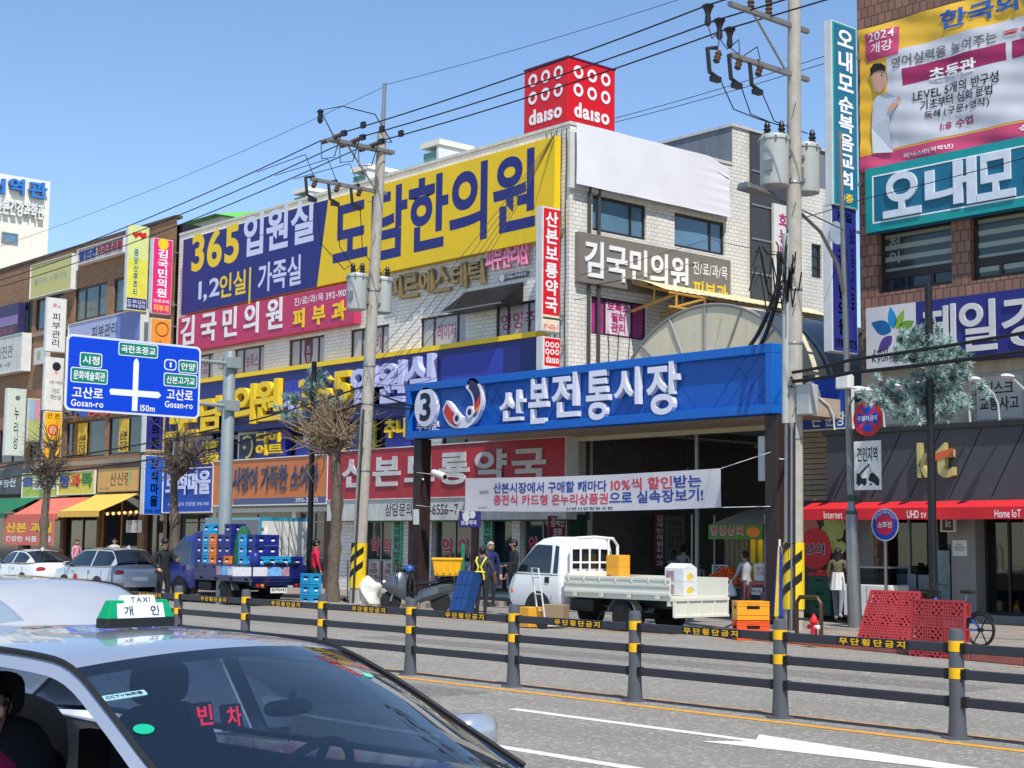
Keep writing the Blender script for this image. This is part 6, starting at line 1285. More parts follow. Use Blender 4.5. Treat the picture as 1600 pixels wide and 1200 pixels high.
# ---- artificial pines on black poles
needle = mat('frosted_needles', (160, 184, 178), .7, var=.25, scale=6); needle2 = mat('deep_needles', (92, 120, 112), .7, var=.25, scale=6)
def art_pine(label, base, ztop, zc0, zc1, reach, n, seed):
    rnd = random.Random(seed); t = thing('artificial_pine', label, 'artificial tree', base); b = Vector(base)
    MB().lathe([(.12, 0), (.11, .3), (.085, .32), (.075, ztop), (.0, ztop+.02)], b, seg=14).build('pole', black, t, smooth=True)
    g = MB()
    br = MB(); tips = []
    for k in range(n):
        z = zc0+(zc1-zc0)*(k+.5)/n; a = rnd.uniform(0, 6.28); L_ = reach*(1.05-.55*k/n)*rnd.uniform(.7, 1.1); up = rnd.uniform(.1, .5)
        pts = [b+Vector((math.cos(a)*L_*f, math.sin(a)*L_*f, z+up*f*f)) for f in (0, .35, .7, 1)]
        br.tube(pts, [.035, .028, .02, .01], 5)
        for q in range(int(24*L_)+6):
            f = rnd.uniform(.28, 1.06); c = b+Vector((math.cos(a)*L_*f, math.sin(a)*L_*f, z+up*f*f)); c += Vector((rnd.gauss(0, .11), rnd.gauss(0, .11), rnd.gauss(0, .08))); tips.append(c)
    br.build('branches', mat('pine_bark', (66, 54, 46), .8), t)
    for c in tips:
        m_ = needle if rnd.random() < .72 else needle2
        for q in range(46):
            d = Vector((rnd.gauss(0, 1), rnd.gauss(0, 1), rnd.gauss(.35, .8))).normalized(); s_ = d.orthogonal().normalized()*.011; L_ = rnd.uniform(.08, .17)
            p0 = c+d*.015; g.add([p0-s_, p0+s_, p0+d*L_], [(0, 1, 2)], m_)
    g.build('foliage', needle, t)
q = W(1459, 965, y=26.2); q.z = .12; art_pine('artificial pine with frosted needles on a tall black pole before the phone shop', q, W(1463, 452, y=26.2).z, W(1460, 670, y=26.2).z, W(1460, 528, y=26.2).z, 1.05, 17, 5)
q = W(482, 930, y=24.6); q.z = .12; art_pine('artificial pine on a black pole behind the bare tree at the orange sign', q, W(490, 572, y=24.6).z, W(482, 700, y=24.6).z, W(482, 600, y=24.6).z, 1.0, 12, 8)
# ---- pollarded plane trees, still bare
bark = mat('plane_bark', (104, 92, 80), .9, var=.35, scale=9, bump=.6); twig_m = mat('pale_twigs', (150, 128, 100), .8, var=.2); twig_d = mat('grey_twigs', (96, 84, 74), .8)
def pollard(label, base, zfork, limbs, r0, ntw, tl, seed, m_tw, lean=(0, 0)):
    rnd = random.Random(seed); t = thing('bare_tree', label, 'tree', base); b = Vector(base); pts = []; rr_ = []
    n = 14
    for k in range(n+1): f = k/n; pts.append(b+Vector((lean[0]*f+.03*math.sin(f*7+seed), lean[1]*f+.03*math.cos(f*6+seed), zfork*f))); rr_.append(r0*(1.25-.35*f if f > .12 else 1.6-2.0*f)*(1+rnd.uniform(-.08, .10))+(.05 if k in (5, 9) else 0))
    g = MB().tube(pts, rr_, 14)
    for k in range(7): c = pts[rnd.randint(3, n-2)]; a = rnd.uniform(0, 6.28); g.ball(c+Vector((math.cos(a), math.sin(a), 0))*r0*.85, r0*rnd.uniform(.25, .45), nu=8, nv=6, jit=.2)
    g.build('trunk', bark, t, smooth=True, sharp=60)
    top = pts[-1]; L = MB(); T_ = MB(); knobs = []
    for dx, dy, dz in limbs:
        e = top+Vector((dx, dy, dz)); m_ = top.lerp(e, .5)+Vector((rnd.uniform(-.1, .1), rnd.uniform(-.1, .1), rnd.uniform(-.15, .05)))
        L.tube([top-Vector((0, 0, .1)), m_, e], [r0*.75, r0*.5, r0*.42], 8); L.ball(e, r0*.62, nu=9, nv=7, jit=.25); knobs += [e, e, m_]
    L.build('limbs', bark, t, smooth=True, sharp=60)
    for k in range(ntw):
        c = rnd.choice(knobs)+Vector((rnd.uniform(-.15, .15), rnd.uniform(-.15, .15), rnd.uniform(-.1, .1))); d = Vector((rnd.gauss(0, 1), rnd.gauss(0, 1), rnd.gauss(.45, .6))).normalized(); q = c; P = [q]; ll = tl*rnd.uniform(.4, 1.15)
        for j in range(4): d = (d+Vector((rnd.gauss(0, .22), rnd.gauss(0, .22), rnd.gauss(.06, .2)))).normalized(); q = q+d*ll/4; P.append(q)
        T_.tube(P, [.021, .017, .013, .009, .004], 4, None, False)
        if rnd.random() < .5: d2 = (d+Vector((rnd.gauss(0, .6), rnd.gauss(0, .6), rnd.gauss(0, .5)))).normalized(); T_.tube([P[2], P[2]+d2*ll*.3, P[2]+d2*ll*.5], [.010, .006, .003], 4, None, False)
    T_.build('crown', m_tw, t, kind=None)
    return t
q = W(521, 934, y=24.3); q.z = .1; pollard('bare pollarded tree with pale twigs between the orange and red shop signs', q, W(520, 705, y=24.3).z-.1, ((-.75, -.3, .45), (.1, .1, 1.0), (-.35, .2, .8), (.45, -.1, .35), (-.9, .1, .2)), .14, 250, 1.5, 3, twig_m)
q = W(268, 928, y=23.9); q.z = .1; pollard('bare pollarded tree in front of the blue jewellery shop sign', q, W(274, 745, y=23.9).z-.1, ((.9, .0, .45), (.35, .2, .7), (1.3, -.1, .6), (.0, .1, 1.2), (.5, -.2, .3)), .13, 190, 1.15, 4, twig_d)
q = W(66, 925, y=23.9); q.z = .1; pollard('bare pollarded tree before the salmon awning at the far left', q, W(58, 765, y=23.9).z-.1, ((-.3, .1, .9), (.5, .0, .8), (.1, .1, 1.5), (-.8, 0, .6)), .13, 170, 1.3, 6, twig_d)
# ================================================================== VEHICLES
def paint(name, col, metal=0., rough=.32, coat=1.): return mat(name, col, rough, metal, .03, 2., coat=coat)
chrome = mat('chrome_trim', (206, 208, 210), .12, 1., 0); plast = mat('black_trim_plastic', (28, 28, 30), .5, var=0)
lampr = mat('tail_lamp_red', (176, 20, 28), .2, var=0, coat=1.); lampa = mat('indicator_amber', (232, 120, 40), .2, var=0, coat=1.); lampw = mat('head_lamp_clear', (210, 214, 216), .12, var=0, coat=1.)
seatm = mat('seat_cloth', (44, 42, 44), .9); autog = mat('auto_glass_dark', (26, 34, 40), .04, var=0, spec=1.); autoc = clear_glass('auto_glass_clear', (.28, .34, .40), .17)
def wheel(t, c, r=.32, w=.2, side=1, rim=galv, name='wheel'):
    """axis along local y; side = +1 when its outer face points to +y"""
    c = Vector(c); tp = [(r*.62, -w/2), (r*.93, -w/2), (r, -w*.36), (r, w*.36), (r*.93, w/2), (r*.62, w/2)]
    o = MB().lathe(tp, c, (0, 1, 0), 28).build(name, rubber, t, local=True, smooth=True)
    rp = [(0, .30*w), (r*.16, .34*w), (r*.2, .2*w), (r*.42, .12*w), (r*.52, .3*w), (r*.64, .46*w), (r*.62, -.4*w), (0, -.4*w)]
    m = MB().lathe([(a, b*side) for a, b in rp], c, (0, 1, 0), 24); m.build('rim', rim, o, local=True, smooth=True)
    for k in range(5): a = k*1.2566; MB().ball(c+Vector((r*.36*math.cos(a), side*w*.13, r*.36*math.sin(a))), (.035, .012, .035), nu=8, nv=5).build('rim_hole', plast, o, local=True)
    return o
def loft(secs, m=None, close=True, caps=True, mb=None):
    g = mb or MB(); n = len(secs[0]); vs = [p for s_ in secs for p in s_]; k = n if close else n-1
    fs = [(i*n+j, i*n+(j+1) % n, (i+1)*n+(j+1) % n, (i+1)*n+j) for i in range(len(secs)-1) for j in range(k)]
    if caps: fs += [tuple(range(n))[::-1], tuple((len(secs)-1)*n+j for j in range(n))]
    return g.add(vs, fs, m)
# ---------------------------------------------------------------- small flatbed trucks
def truck(label, loc, rz, pm, bedm, lowered=True, guard=True, bed=True, ad=None, plate='', box=None):
    t = thing('cargo_truck' if box else 'flatbed_truck', label, 'truck', loc, rz); XF, XR = 1.42, -1.13
    zs = [(.42, 2.38, .72, .80), (.55, 2.44, .68, .83), (.80, 2.46, .66, .84), (1.02, 2.36, .66, .84), (1.10, 2.28, .66, .835), (1.45, 2.00, .68, .79), (1.76, 1.70, .71, .735), (1.88, 1.50, .76, .68), (1.93, 1.30, .86, .60)]
    def sec(z, xf, xr, w): q = rrect(xr, -w, xf, w, .13 if z < 1.9 else .2, 6); return [(a, b, z) for a, b in q]
    cabm = loft([sec(*q) for q in zs])
    cab_o = cabm.build('cab', pm, t, local=True, smooth=True, sharp=50)
    def wz(z):
        for (za, fa, ra, wa), (zb, fb, rb, wb) in zip(zs, zs[1:]):
            if za <= z <= zb: f = (z-za)/(zb-za); return fa+(fb-fa)*f, wa+(wb-wa)*f
    for s_ in (1, -1):
        P = [(2.12, 1.14), (.98, 1.13), (.99, 1.72), (1.02, 1.76), (1.50, 1.77), (1.62, 1.70)]
        def sidepoly(P, m, name, off=.006):
            MB().add([(x, s_*(wz(z)[1]+off), z) for x, z in P], [tuple(range(len(P)))]).build(name, m, cab_o, local=True)
        # two strips so the pane follows the tumblehome
        sidepoly([(2.14, 1.16), (1.03, 1.14), (1.03, 1.45), (1.90, 1.45)], autog, 'side_window'); sidepoly([(1.90, 1.45), (1.03, 1.45), (1.06, 1.74), (1.54, 1.755), (1.62, 1.72)], autog, 'side_window')
        sidepoly([(.95, 1.14), (.80, 1.14), (.81, 1.45), (.95, 1.45)], autog, 'quarter_window'); sidepoly([(.95, 1.45), (.81, 1.45), (.84, 1.72), (.96, 1.74)], autog, 'quarter_window')
        sidepoly([(1.01, 1.12), (.995, 1.12), (.995, .56), (1.01, .56)], plast, 'door_gap', .004); sidepoly([(2.2, 1.125), (.8, 1.105), (.8, 1.09), (2.2, 1.11)], plast, 'door_gap', .004)
        MB().box(1.06, 1.2, s_*.845-.012, s_*.845+.012, .93, 1.06).build('door_handle', plast, cab_o, local=True, bevel=.01)
        MB().box(2.24, 2.31, s_*.83-.02, s_*.83+.02, .70, .78).build('side_indicator', lampa, cab_o, local=True, bevel=.008)
        mo = MB().box(2.06, 2.16, s_*.98-.10, s_*.98+.10, 1.12, 1.36).build('mirror', plast, cab_o, local=True, bevel=.03); MB().tube([(2.15, s_*.83, 1.12), (2.12, s_*.95, 1.16)], .015, 6).build('mirror_stay', plast, mo, local=True)
        MB().box(2.40, 2.475, s_*.62-.16, s_*.62+.16, .66, .84).build('headlight', lampw, cab_o, local=True, bevel=.02)
        a = MB(); n = 16                                              # front wheel arch lip
        for k in range(n):
            q0, q1 = math.pi*k/n, math.pi*(k+1)/n
            for r0_, r1_ in ((.36, .43),): a.add([(XF+r0_*math.cos(q0), s_*.848, .32+r0_*math.sin(q0)), (XF+r1_*math.cos(q0), s_*.848, .32+r1_*math.sin(q0)), (XF+r1_*math.cos(q1), s_*.848, .32+r1_*math.sin(q1)), (XF+r0_*math.cos(q1), s_*.848, .32+r0_*math.sin(q1))], [(0, 1, 2, 3)])
        a.build('wheel_arch', plast, cab_o, local=True)
        MB().poly(circ(XF, .32, .38, n=24), (0, s_*.70, 0), (1, 0, 0), Z3, (0, s_, 0), 0, .146).build('wheel_well', black, cab_o, local=True)
        wheel(t, (XF, s_*.76, .31), .31, .19, s_); wheel(t, (XR, s_*.72, .30), .30, .2, s_); wheel(t, (XR, s_*.50, .30), .30, .17, s_)
    g = MB().grid(lambda u, v: Vector((wz(1.13+.66*v)[0]+.006-.10*(abs(2*u-1)**4), (2*u-1)*(wz(1.13+.66*v)[1]-.09), 1.13+.66*v)), 12, 6); g.build('windshield', autog, cab_o, local=True, smooth=True)
    rw = MB().box(.655, .665, -.55, .55, 1.25, 1.66).build('rear_window', autog, cab_o, local=True, bevel=.003)
    MB().box(2.42, 2.49, -.7, .7, .40, .56).build('bumper', plast, cab_o, local=True, bevel=.02)
    MB().box(-2.45, 1.9, -.36, -.26, .48, .62).build('chassis_rail', black, t, local=True); MB().box(-2.45, 1.9, .26, .36, .48, .62).build('chassis_rail', black, t, local=True); MB().box(XR-.06, XR+.06, -.7, .7, .24, .36).build('axle', black, t, local=True)
    MB().box(-.2, .5, .40, .74, .36, .62).build('fuel_tank', plast, t, local=True, bevel=.03); MB().box(-.4, .3, -.74, -.42, .36, .62).build('battery_box', plast, t, local=True, bevel=.02)
    for s_ in (1, -1): MB().grid(lambda u, v: Vector((XR+.40*math.cos(math.pi*(.08+.84*u)), s_*(.60+.24*v), .32+.38*math.sin(math.pi*(.08+.84*u)))), 14, 1).build('mudguard', galv if box is None else plast, t, local=True)
    FZ = .76
    bedo = MB().box(-2.55, .56, -.84, .84, FZ-.1, FZ).build('bed', bedm, t, local=True)
    if box is None:
        for s_ in (1, -1):
            g = MB(); y0, y1 = (s_*.84, s_*.87) if s_ > 0 else (-.87, -.84); zt = FZ+.36
            g.box(-2.53, .54, y0, y1, FZ-.02, zt); yo = s_*.87
            for z in (FZ+.03, FZ+.20, zt-.04): g.box(-2.53, .54, min(yo, yo+s_*.018), max(yo, yo+s_*.018), z-.025, z+.035)
            side = g.build('side_gate', bedm, t, local=True, bevel=.006)
            for k in range(7): x = .40-.47*k; MB().box(x-.015, x+.015, min(yo, yo+s_*.03), max(yo, yo+s_*.03), zt-.11, zt-.0).build('gate_hook', bedm, side, local=True)
            for k in range(4): x = .2-.8*k; MB().box(x-.05, x+.05, min(yo, yo+s_*.03), max(yo, yo+s_*.03), FZ-.07, FZ+.0).build('hinge', bedm, side, local=True)
            if ad:
                for k, (x0, x1, m_) in enumerate(ad): MB().box(x0, x1, s_*.889-.002, s_*.889+.002, FZ+.06, FZ+.30).build('advert_panel', m_, side, local=True)
        MB().box(-2.5, -2.42, -.84, .84, FZ-.2, FZ-.1).build('rear_beam', bedm, t, local=True)
        if lowered:
            g = MB(); g.box(-2.585, -2.555, -.82, .82, FZ-.42, FZ-.04)
            for y in (-.8, -.4, 0, .4, .77): g.box(-2.61, -2.585, y, y+.035, FZ-.38, FZ-.06)
            g.box(-2.615, -2.585, -.82, .82, FZ-.10, FZ-.03); g.box(-2.615, -2.585, -.82, .82, FZ-.43, FZ-.38); g.build('tailgate', bedm, t, local=True, bevel=.006)
        else:
            g = MB(); g.box(-2.585, -2.555, -.85, .85, FZ-.02, FZ+.36); tg = g.build('tailgate', bedm, t, local=True, bevel=.008)
            if ad:
                for k, (x0, x1, m_) in enumerate(ad): MB().box(-2.592, -2.587, -(x0+1.02)*1.15, -(x1+1.02)*1.15, FZ+.06, FZ+.30).build('advert_panel', m_, tg, local=True)
    for s_ in (1, -1):
        ly = s_*.62
        if lowered: continue
        MB().box(-2.6, -2.56, ly-.16, ly+.16, .50, .62).build('lamp_board', plast, t, local=True); MB().lathe([(.05, 0), (.05, .02), (.03, .03)], (-2.6, ly+.07, .56), (-1, 0, 0), 12).build('tail_light', lampr, t, local=True); MB().lathe([(.05, 0), (.05, .02), (.03, .03)], (-2.6, ly-.07, .56), (-1, 0, 0), 12).build('indicator', lampa, t, local=True)
    pl = MB().box(-2.552 if lowered else -2.57, -2.54 if lowered else -2.555, -.26, .26, .36, .50).build('number_plate', white, t, local=True)
    if plate: MB().text(plate, (-2.571, .23, .40), (0, -.46, 0), (0, 0, .1), (-1, 0, 0), None, 0, .02).build('lettering', k_ink, pl, local=True)
    if guard:
        g = MB(); gy = .70; zt = 1.93; w_ = white if pm is not None else white
        g.tube([(.52, -gy, FZ+.0), (.52, -gy, zt-.18), (.52, -gy+.14, zt-.03), (.52, 0, zt), (.52, gy-.14, zt-.03), (.52, gy, zt-.18), (.52, gy, FZ)], .032, 10)
        for y in (-.42, -.15, .15, .42): g.tube([(.52, y, FZ), (.52, y, zt-.04)], .024, 8)
        g.tube([(.52, -gy, FZ+.40), (.52, gy, FZ+.40)], .028, 8); g.tube([(.52, -gy, FZ+.62), (.52, gy, FZ+.62)], .022, 8)
        g.build('cab_guard', pm, t, local=True, smooth=True); MB().box(.49, .55, -.82, .82, FZ, FZ+.40).build('headboard', bedm, t, local=True)
    if box:
        sidem, doorm, trimm, x0, x1, h = box
        b = MB().box(x0, x1, -.86, .86, FZ+.004, FZ+h).build('cargo_box', sidem, t, local=True); 
        MB().box(x0-.02, x0-.004, -.80, .80, FZ+.06, FZ+h-.06).build('rear_door', doorm, b, local=True)
        g = MB()
        for a_ in ((x0-.03, x0-.0, -.88, -.80, FZ, FZ+h), (x0-.03, x0-.0, .80, .88, FZ, FZ+h), (x0-.03, x0, -.80, .80, FZ+h-.06, FZ+h+.02), (x0, x1, -.885, -.84, FZ+h-.05, FZ+h+.02), (x0, x1, .84, .885, FZ+h-.05, FZ+h+.02)): g.box(*a_)
        g.build('edge_trim', trimm, b, local=True)
        for y in (-.12, .12): MB().tube([(x0-.04, y, FZ+.1), (x0-.04, y, FZ+h-.05)], .015, 6).build('lock_rod', steel, b, local=True)
        for y in (-.8, .8):
            for z in (.3, h*.5, h-.3): MB().box(x0-.045, x0-.02, y-.06, y+.06, FZ+z-.03, FZ+z+.03).build('hinge', galv, b, local=True)
        MB().box(x1-1.0, x1+.004, -.866, .866, FZ+h-.9, FZ+h+.024).build('front_field', trimm, b, local=True)
    return t
wt_m = paint('truck_white', (232, 232, 230)); cream_m = paint('bed_cream', (222, 220, 204), 0, .4)
P0, P1 = W(845, 977, z=0), W(974, 987, z=0); tyw = (P0.y+P1.y)/2 + .76
txw = (P0.x+P1.x)/2 + .145
wtruck = truck('small white flatbed truck with its tailgate lowered, parked at the alley mouth', (txw, tyw, 0), math.pi, wt_m, cream_m, True)
def in_truck(t, p): return t.matrix_basis @ Vector(p) if False else Matrix.Translation(t.location) @ Matrix.Rotation(t.rotation_euler.z, 4, 'Z') @ Vector(p)
navyp = paint('truck_navy', (24, 38, 118)); navyb = paint('bed_navy', (20, 30, 92), 0, .4)
adm = mat('advert_lightblue', (120, 176, 226), .4, var=.3, scale=9); adw = mat('advert_white', (214, 216, 222), .4, var=.2, scale=12); adp = mat('advert_mixed', (176, 140, 160), .4, var=.5, scale=14)
Pb = W(356, 945, z=0); tyb = Pb.y+.72
btruck = truck('navy blue drinks truck stacked with plastic bottle crates near the bare tree', (Pb.x-1.13+.0, tyb, 0), math.pi, navyp, navyb, False, False, ad=((-1.35, -.98, adm), (-.98, -.75, adp), (-1.75, -1.36, adw), (-2.3, -1.8, adw)), plate='82머1432')
cyan = mat('cyan_plastic', (40, 160, 210), .4, var=.08); nav = mat('navy_plastic', (28, 44, 130), .4, var=.1); orp = mat('orange_plastic', (240, 130, 30), .4, var=.08); teal_b = paint('box_turquoise', (40, 150, 180))
Pq = W(400, 905, y=23.9)
boxt = truck('delivery truck with a navy and turquoise box and white rear doors behind the drinks truck', (Pq.x-2.5, 24.8, .14), math.pi, navyp, navyb, guard=False, box=(paint('box_navy', (26, 40, 110)), paint('box_door_white', (214, 214, 204)), teal_b, -2.55, .5, 1.52))
# ---- crates
def crate_mesh(m, L=.46, Wd=.34, H=.29, slots=4, logo=None, open_top=True):
    g = MB(); th = .022
    for s_ in (-1, 1):
        for (a0, a1, b0, b1) in ((-L/2, L/2, s_*Wd/2-(th if s_ > 0 else 0), s_*Wd/2+(th if s_ < 0 else 0)), ):
            g.box(a0, a1, b0, b1, 0, H*.28, m); g.box(a0, a1, b0, b1, H*.82, H, m); g.box(a0, a0+L*.3, b0, b1, H*.28, H*.82, m); g.box(a1-L*.3, a1, b0, b1, H*.28, H*.82, m); g.box(a0+L*.3, a1-L*.3, b0, b1, H*.28, H*.58, m)
            yo = s_*Wd/2
            for z in (.02, H*.30, H*.78, H-.02): g.box(-L/2-.008, L/2+.008, min(yo, yo+s_*.008), max(yo, yo+s_*.008), z-.008, z+.008, m)
        x0, x1 = (L/2-th, L/2) if s_ > 0 else (-L/2, -L/2+th)
        y0, y1 = -Wd/2+th, Wd/2-th
        g.box(x0, x1, y0, y1, 0, H*.28, m); g.box(x0, x1, y0, y1, H*.82, H, m); g.box(x0, x1, y0, y0+.07, H*.28, H*.82, m); g.box(x0, x1, y1-.07, y1, H*.28, H*.82, m); g.box(x0, x1, y0+.07, y1-.07, H*.28, H*.58, m)
        xo = s_*L/2
        for z in (.02, H*.30, H*.78, H-.02): g.box(min(xo, xo+s_*.008), max(xo, xo+s_*.008), -Wd/2, Wd/2, z-.008, z+.008, m)
    g.box(-L/2+th, L/2-th, -Wd/2+th, Wd/2-th, .004, .02, m)
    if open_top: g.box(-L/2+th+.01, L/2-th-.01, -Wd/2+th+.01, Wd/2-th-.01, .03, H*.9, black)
    if logo:
        for s_ in (-1, 1): g.box(-L*.13, L*.13, s_*(Wd/2+.009)-.002, s_*(Wd/2+.009)+.002, H*.38, H*.54, logo); g.box(s_*(L/2+.009)-.002, s_*(L/2+.009)+.002, -Wd*.15, Wd*.15, H*.38, H*.54, logo)
    return g
PROTO = {}
def crate(label, m, p, rz=0., group=None, name='bottle_crate', size=(.46, .34, .29), logo=w_ink, cat='crate'):
    key = (m.name, size, logo.name if logo else '')
    if key not in PROTO:
        o = crate_mesh(m, *size, logo=logo).build(name); PROTO[key] = o
    else: o = PROTO[key].copy(); COL.objects.link(o)
    o.name = name; o.location = p; o.rotation_euler.z = rz; return tag(o, label, cat, group)
LV = ['bottom crate', 'second crate up', 'third crate up', 'fourth crate up', 'top crate']
cols_ = [('at the cab end of the drinks truck', .34, [nav]*4+[]), ('in the cyan stack beside the cab-end stack', -.02, [cyan]*5), ('in the stack with three orange crates', -.40, [nav, orp, orp, orp]), ('in the all-navy stack mid-load', -.82, [nav, nav, nav, nav]), ('in the stack left of the green net', -1.2, [nav, orp, nav, nav, nav][:5]), ('in the cyan stack right of the green net', -1.95, [cyan]*4), ('in the rear corner stack of the drinks truck', -2.33, [cyan, cyan, nav, nav])]
for d_, x, ms in cols_:
    for k, m in enumerate(ms):
        cn_ = 'navy' if m is nav else 'cyan' if m is cyan else 'orange'
        crate('%s bottle crate, %s %s' % (cn_, LV[k], d_), m, in_truck(btruck, (x+random.uniform(-.01, .01), .60, .762+.295*k)), math.pi/2 if x > -2.2 else 0, 'bottle crates on the drinks truck', size=(.46, .36, .29))
for j, y in enumerate((.18, -.24, -.62)):
    for k, m in enumerate([[cyan, cyan, nav, nav], [cyan, cyan], [nav, nav]][j]):
        crate('%s bottle crate, %s in the %s stack along the drinks truck tail' % ('navy' if m is nav else 'cyan', LV[k], ('nearest', 'middle', 'far')[j]), m, in_truck(btruck, (-2.28, y, .762+.295*k)), math.pi/2, 'bottle crates on the drinks truck', size=(.40, .42, .29))
for k in range(3): crate('navy plastic bottle crate, %s of the inner row behind the cab' % LV[k], nav, in_truck(btruck, (-.2, -.1, .762+.295*k)), math.pi/2, 'bottle crates on the drinks truck', size=(.46, .36, .29))
gnet = mat('green_net', (36, 92, 62), .9, var=.4, scale=22, bump=.5)
g = MB(); c = in_truck(btruck, (-1.58, .55, .76)); 
g.lathe([(.26, 0), (.30, .2), (.27, .6), (.25, .95), (.18, 1.2), (.12, 1.36), (.03, 1.42)], c, seg=18); g.v = [v+Vector((random.uniform(-.03, .03), random.uniform(-.03, .03), 0)) for v in g.v]
tag(g.build('net_bag', gnet, smooth=True), 'tall green net bag of bottles standing among the crates', 'net bag')
o = MB().lathe([(.13, 0), (.15, .04), (.15, .24), (.10, .32), (.045, .36), (.045, .42)], in_truck(btruck, (-2.48, .72, 1.122)), seg=16).build('water_jug', nav, smooth=True); tag(o, 'blue plastic jug standing on the truck corner by the tail', 'jug')
for k in range(3):
    p = in_truck(btruck, (-2.5, .35-.42*k, 1.122)); o = MB().lathe([(.16, 0), (.17, .02), (.17, .05), (.12, .065), (.03, .07)], p, seg=18).build('pot_lid', plast, smooth=True); tag(o, 'black round lid lying on the tailgate edge of the drinks truck, %s one' % ('left', 'middle', 'right')[k], 'lid', 'black lids on the tailgate')
for k in range(3): crate('cyan crate on the ground by the drinks truck, %s' % LV[k], cyan, in_truck(btruck, (-3.0, -.75, .002+.30*k)), .1, 'crates on the ground by the drinks truck', size=(.46, .36, .29))
# orange market crates behind the white truck
ob = W(1165, 1000, z=0)
for k, m in enumerate((mat('deep_orange_plastic', (236, 90, 30), .4, var=.08), mat('amber_plastic', (240, 160, 30), .4, var=.08))):
    crate(('deep orange slatted market crate, lower of the two behind the white truck', 'amber slatted market crate, upper of the two behind the white truck')[k], m, (ob.x, ob.y+.15, .002+.37*k), .95, name='market_crate', size=(.62, .42, .36), logo=None)
# cartons on the white truck
for k in range(2):
    for q in range(1):
        p = in_truck(wtruck, (-2.28, .28+.0*q, .762+.275*k)); t = thing('fruit_carton', 'white fruit carton with yellow fruit prints on the truck tail, %s one' % ('lower', 'upper')[k], 'box', p)
        MB().box(-.26, .26, -.2, .2, 0, .27).build('carton', white, t, local=True, bevel=.008)
        MB().poly([(-.22, .03), (.0, .03), (.0, .22), (-.22, .22)], (0, -.2, 0), (1, 0, 0), Z3, (0, -1, 0), 0, .003).build('printed_label', adp, t, local=True)
        MB().poly(leaf(-.12, .09, .22, .07, 12), (.26, 0, 0), (0, 1, 0), Z3, (1, 0, 0), 0, .003).build('printed_fruit', y_ink, t, local=True); MB().poly(leaf(-.05, .16, .16, .05, -20), (.26, 0, 0), (0, 1, 0), Z3, (1, 0, 0), .001, .005).build('printed_fruit', mat('pale_gold', (206, 196, 120), .5), t, local=True)
        if k: MB().hexa([(-.26, -.2, .272), (.26, -.2, .272), (.26, .2, .272), (-.26, .2, .272), (-.26, -.02, .37), (.26, -.02, .37), (.26, .02, .37), (-.26, .02, .37)]).build('raised_flap', white, t, local=True)
for k in range(3):
    p = in_truck(wtruck, (.30, -.5+.0*k, .762+.262*k)); o = MB().box(-.2, .2, -.17, .17, 0, .26).build('yellow_carton', mat('amber_carton', (222, 160, 50), .6), bevel=.008); o.location = p; tag(o, 'amber carton behind the cab guard of the white truck, %s of three' % ('bottom', 'middle', 'top')[k], 'box', 'amber cartons on the white truck')
p = in_truck(wtruck, (-.28, .35, .77)); o = MB().lathe([(.16, 0), (.17, .2), (.1, .32), (.02, .36)], p, seg=14).build('cone_basket', mat('straw_yellow', (222, 180, 60), .8), smooth=True); o2 = MB().lathe([(.125, .24), (.1, .32), (.02, .37)], p+Vector((0, 0, .004)), seg=14).build('crown_band', mat('hat_brown', (120, 70, 40), .8), o, local=True, smooth=True)
tag(o, 'yellow cone-shaped basket with a brown top on the bed of the white truck', 'basket')
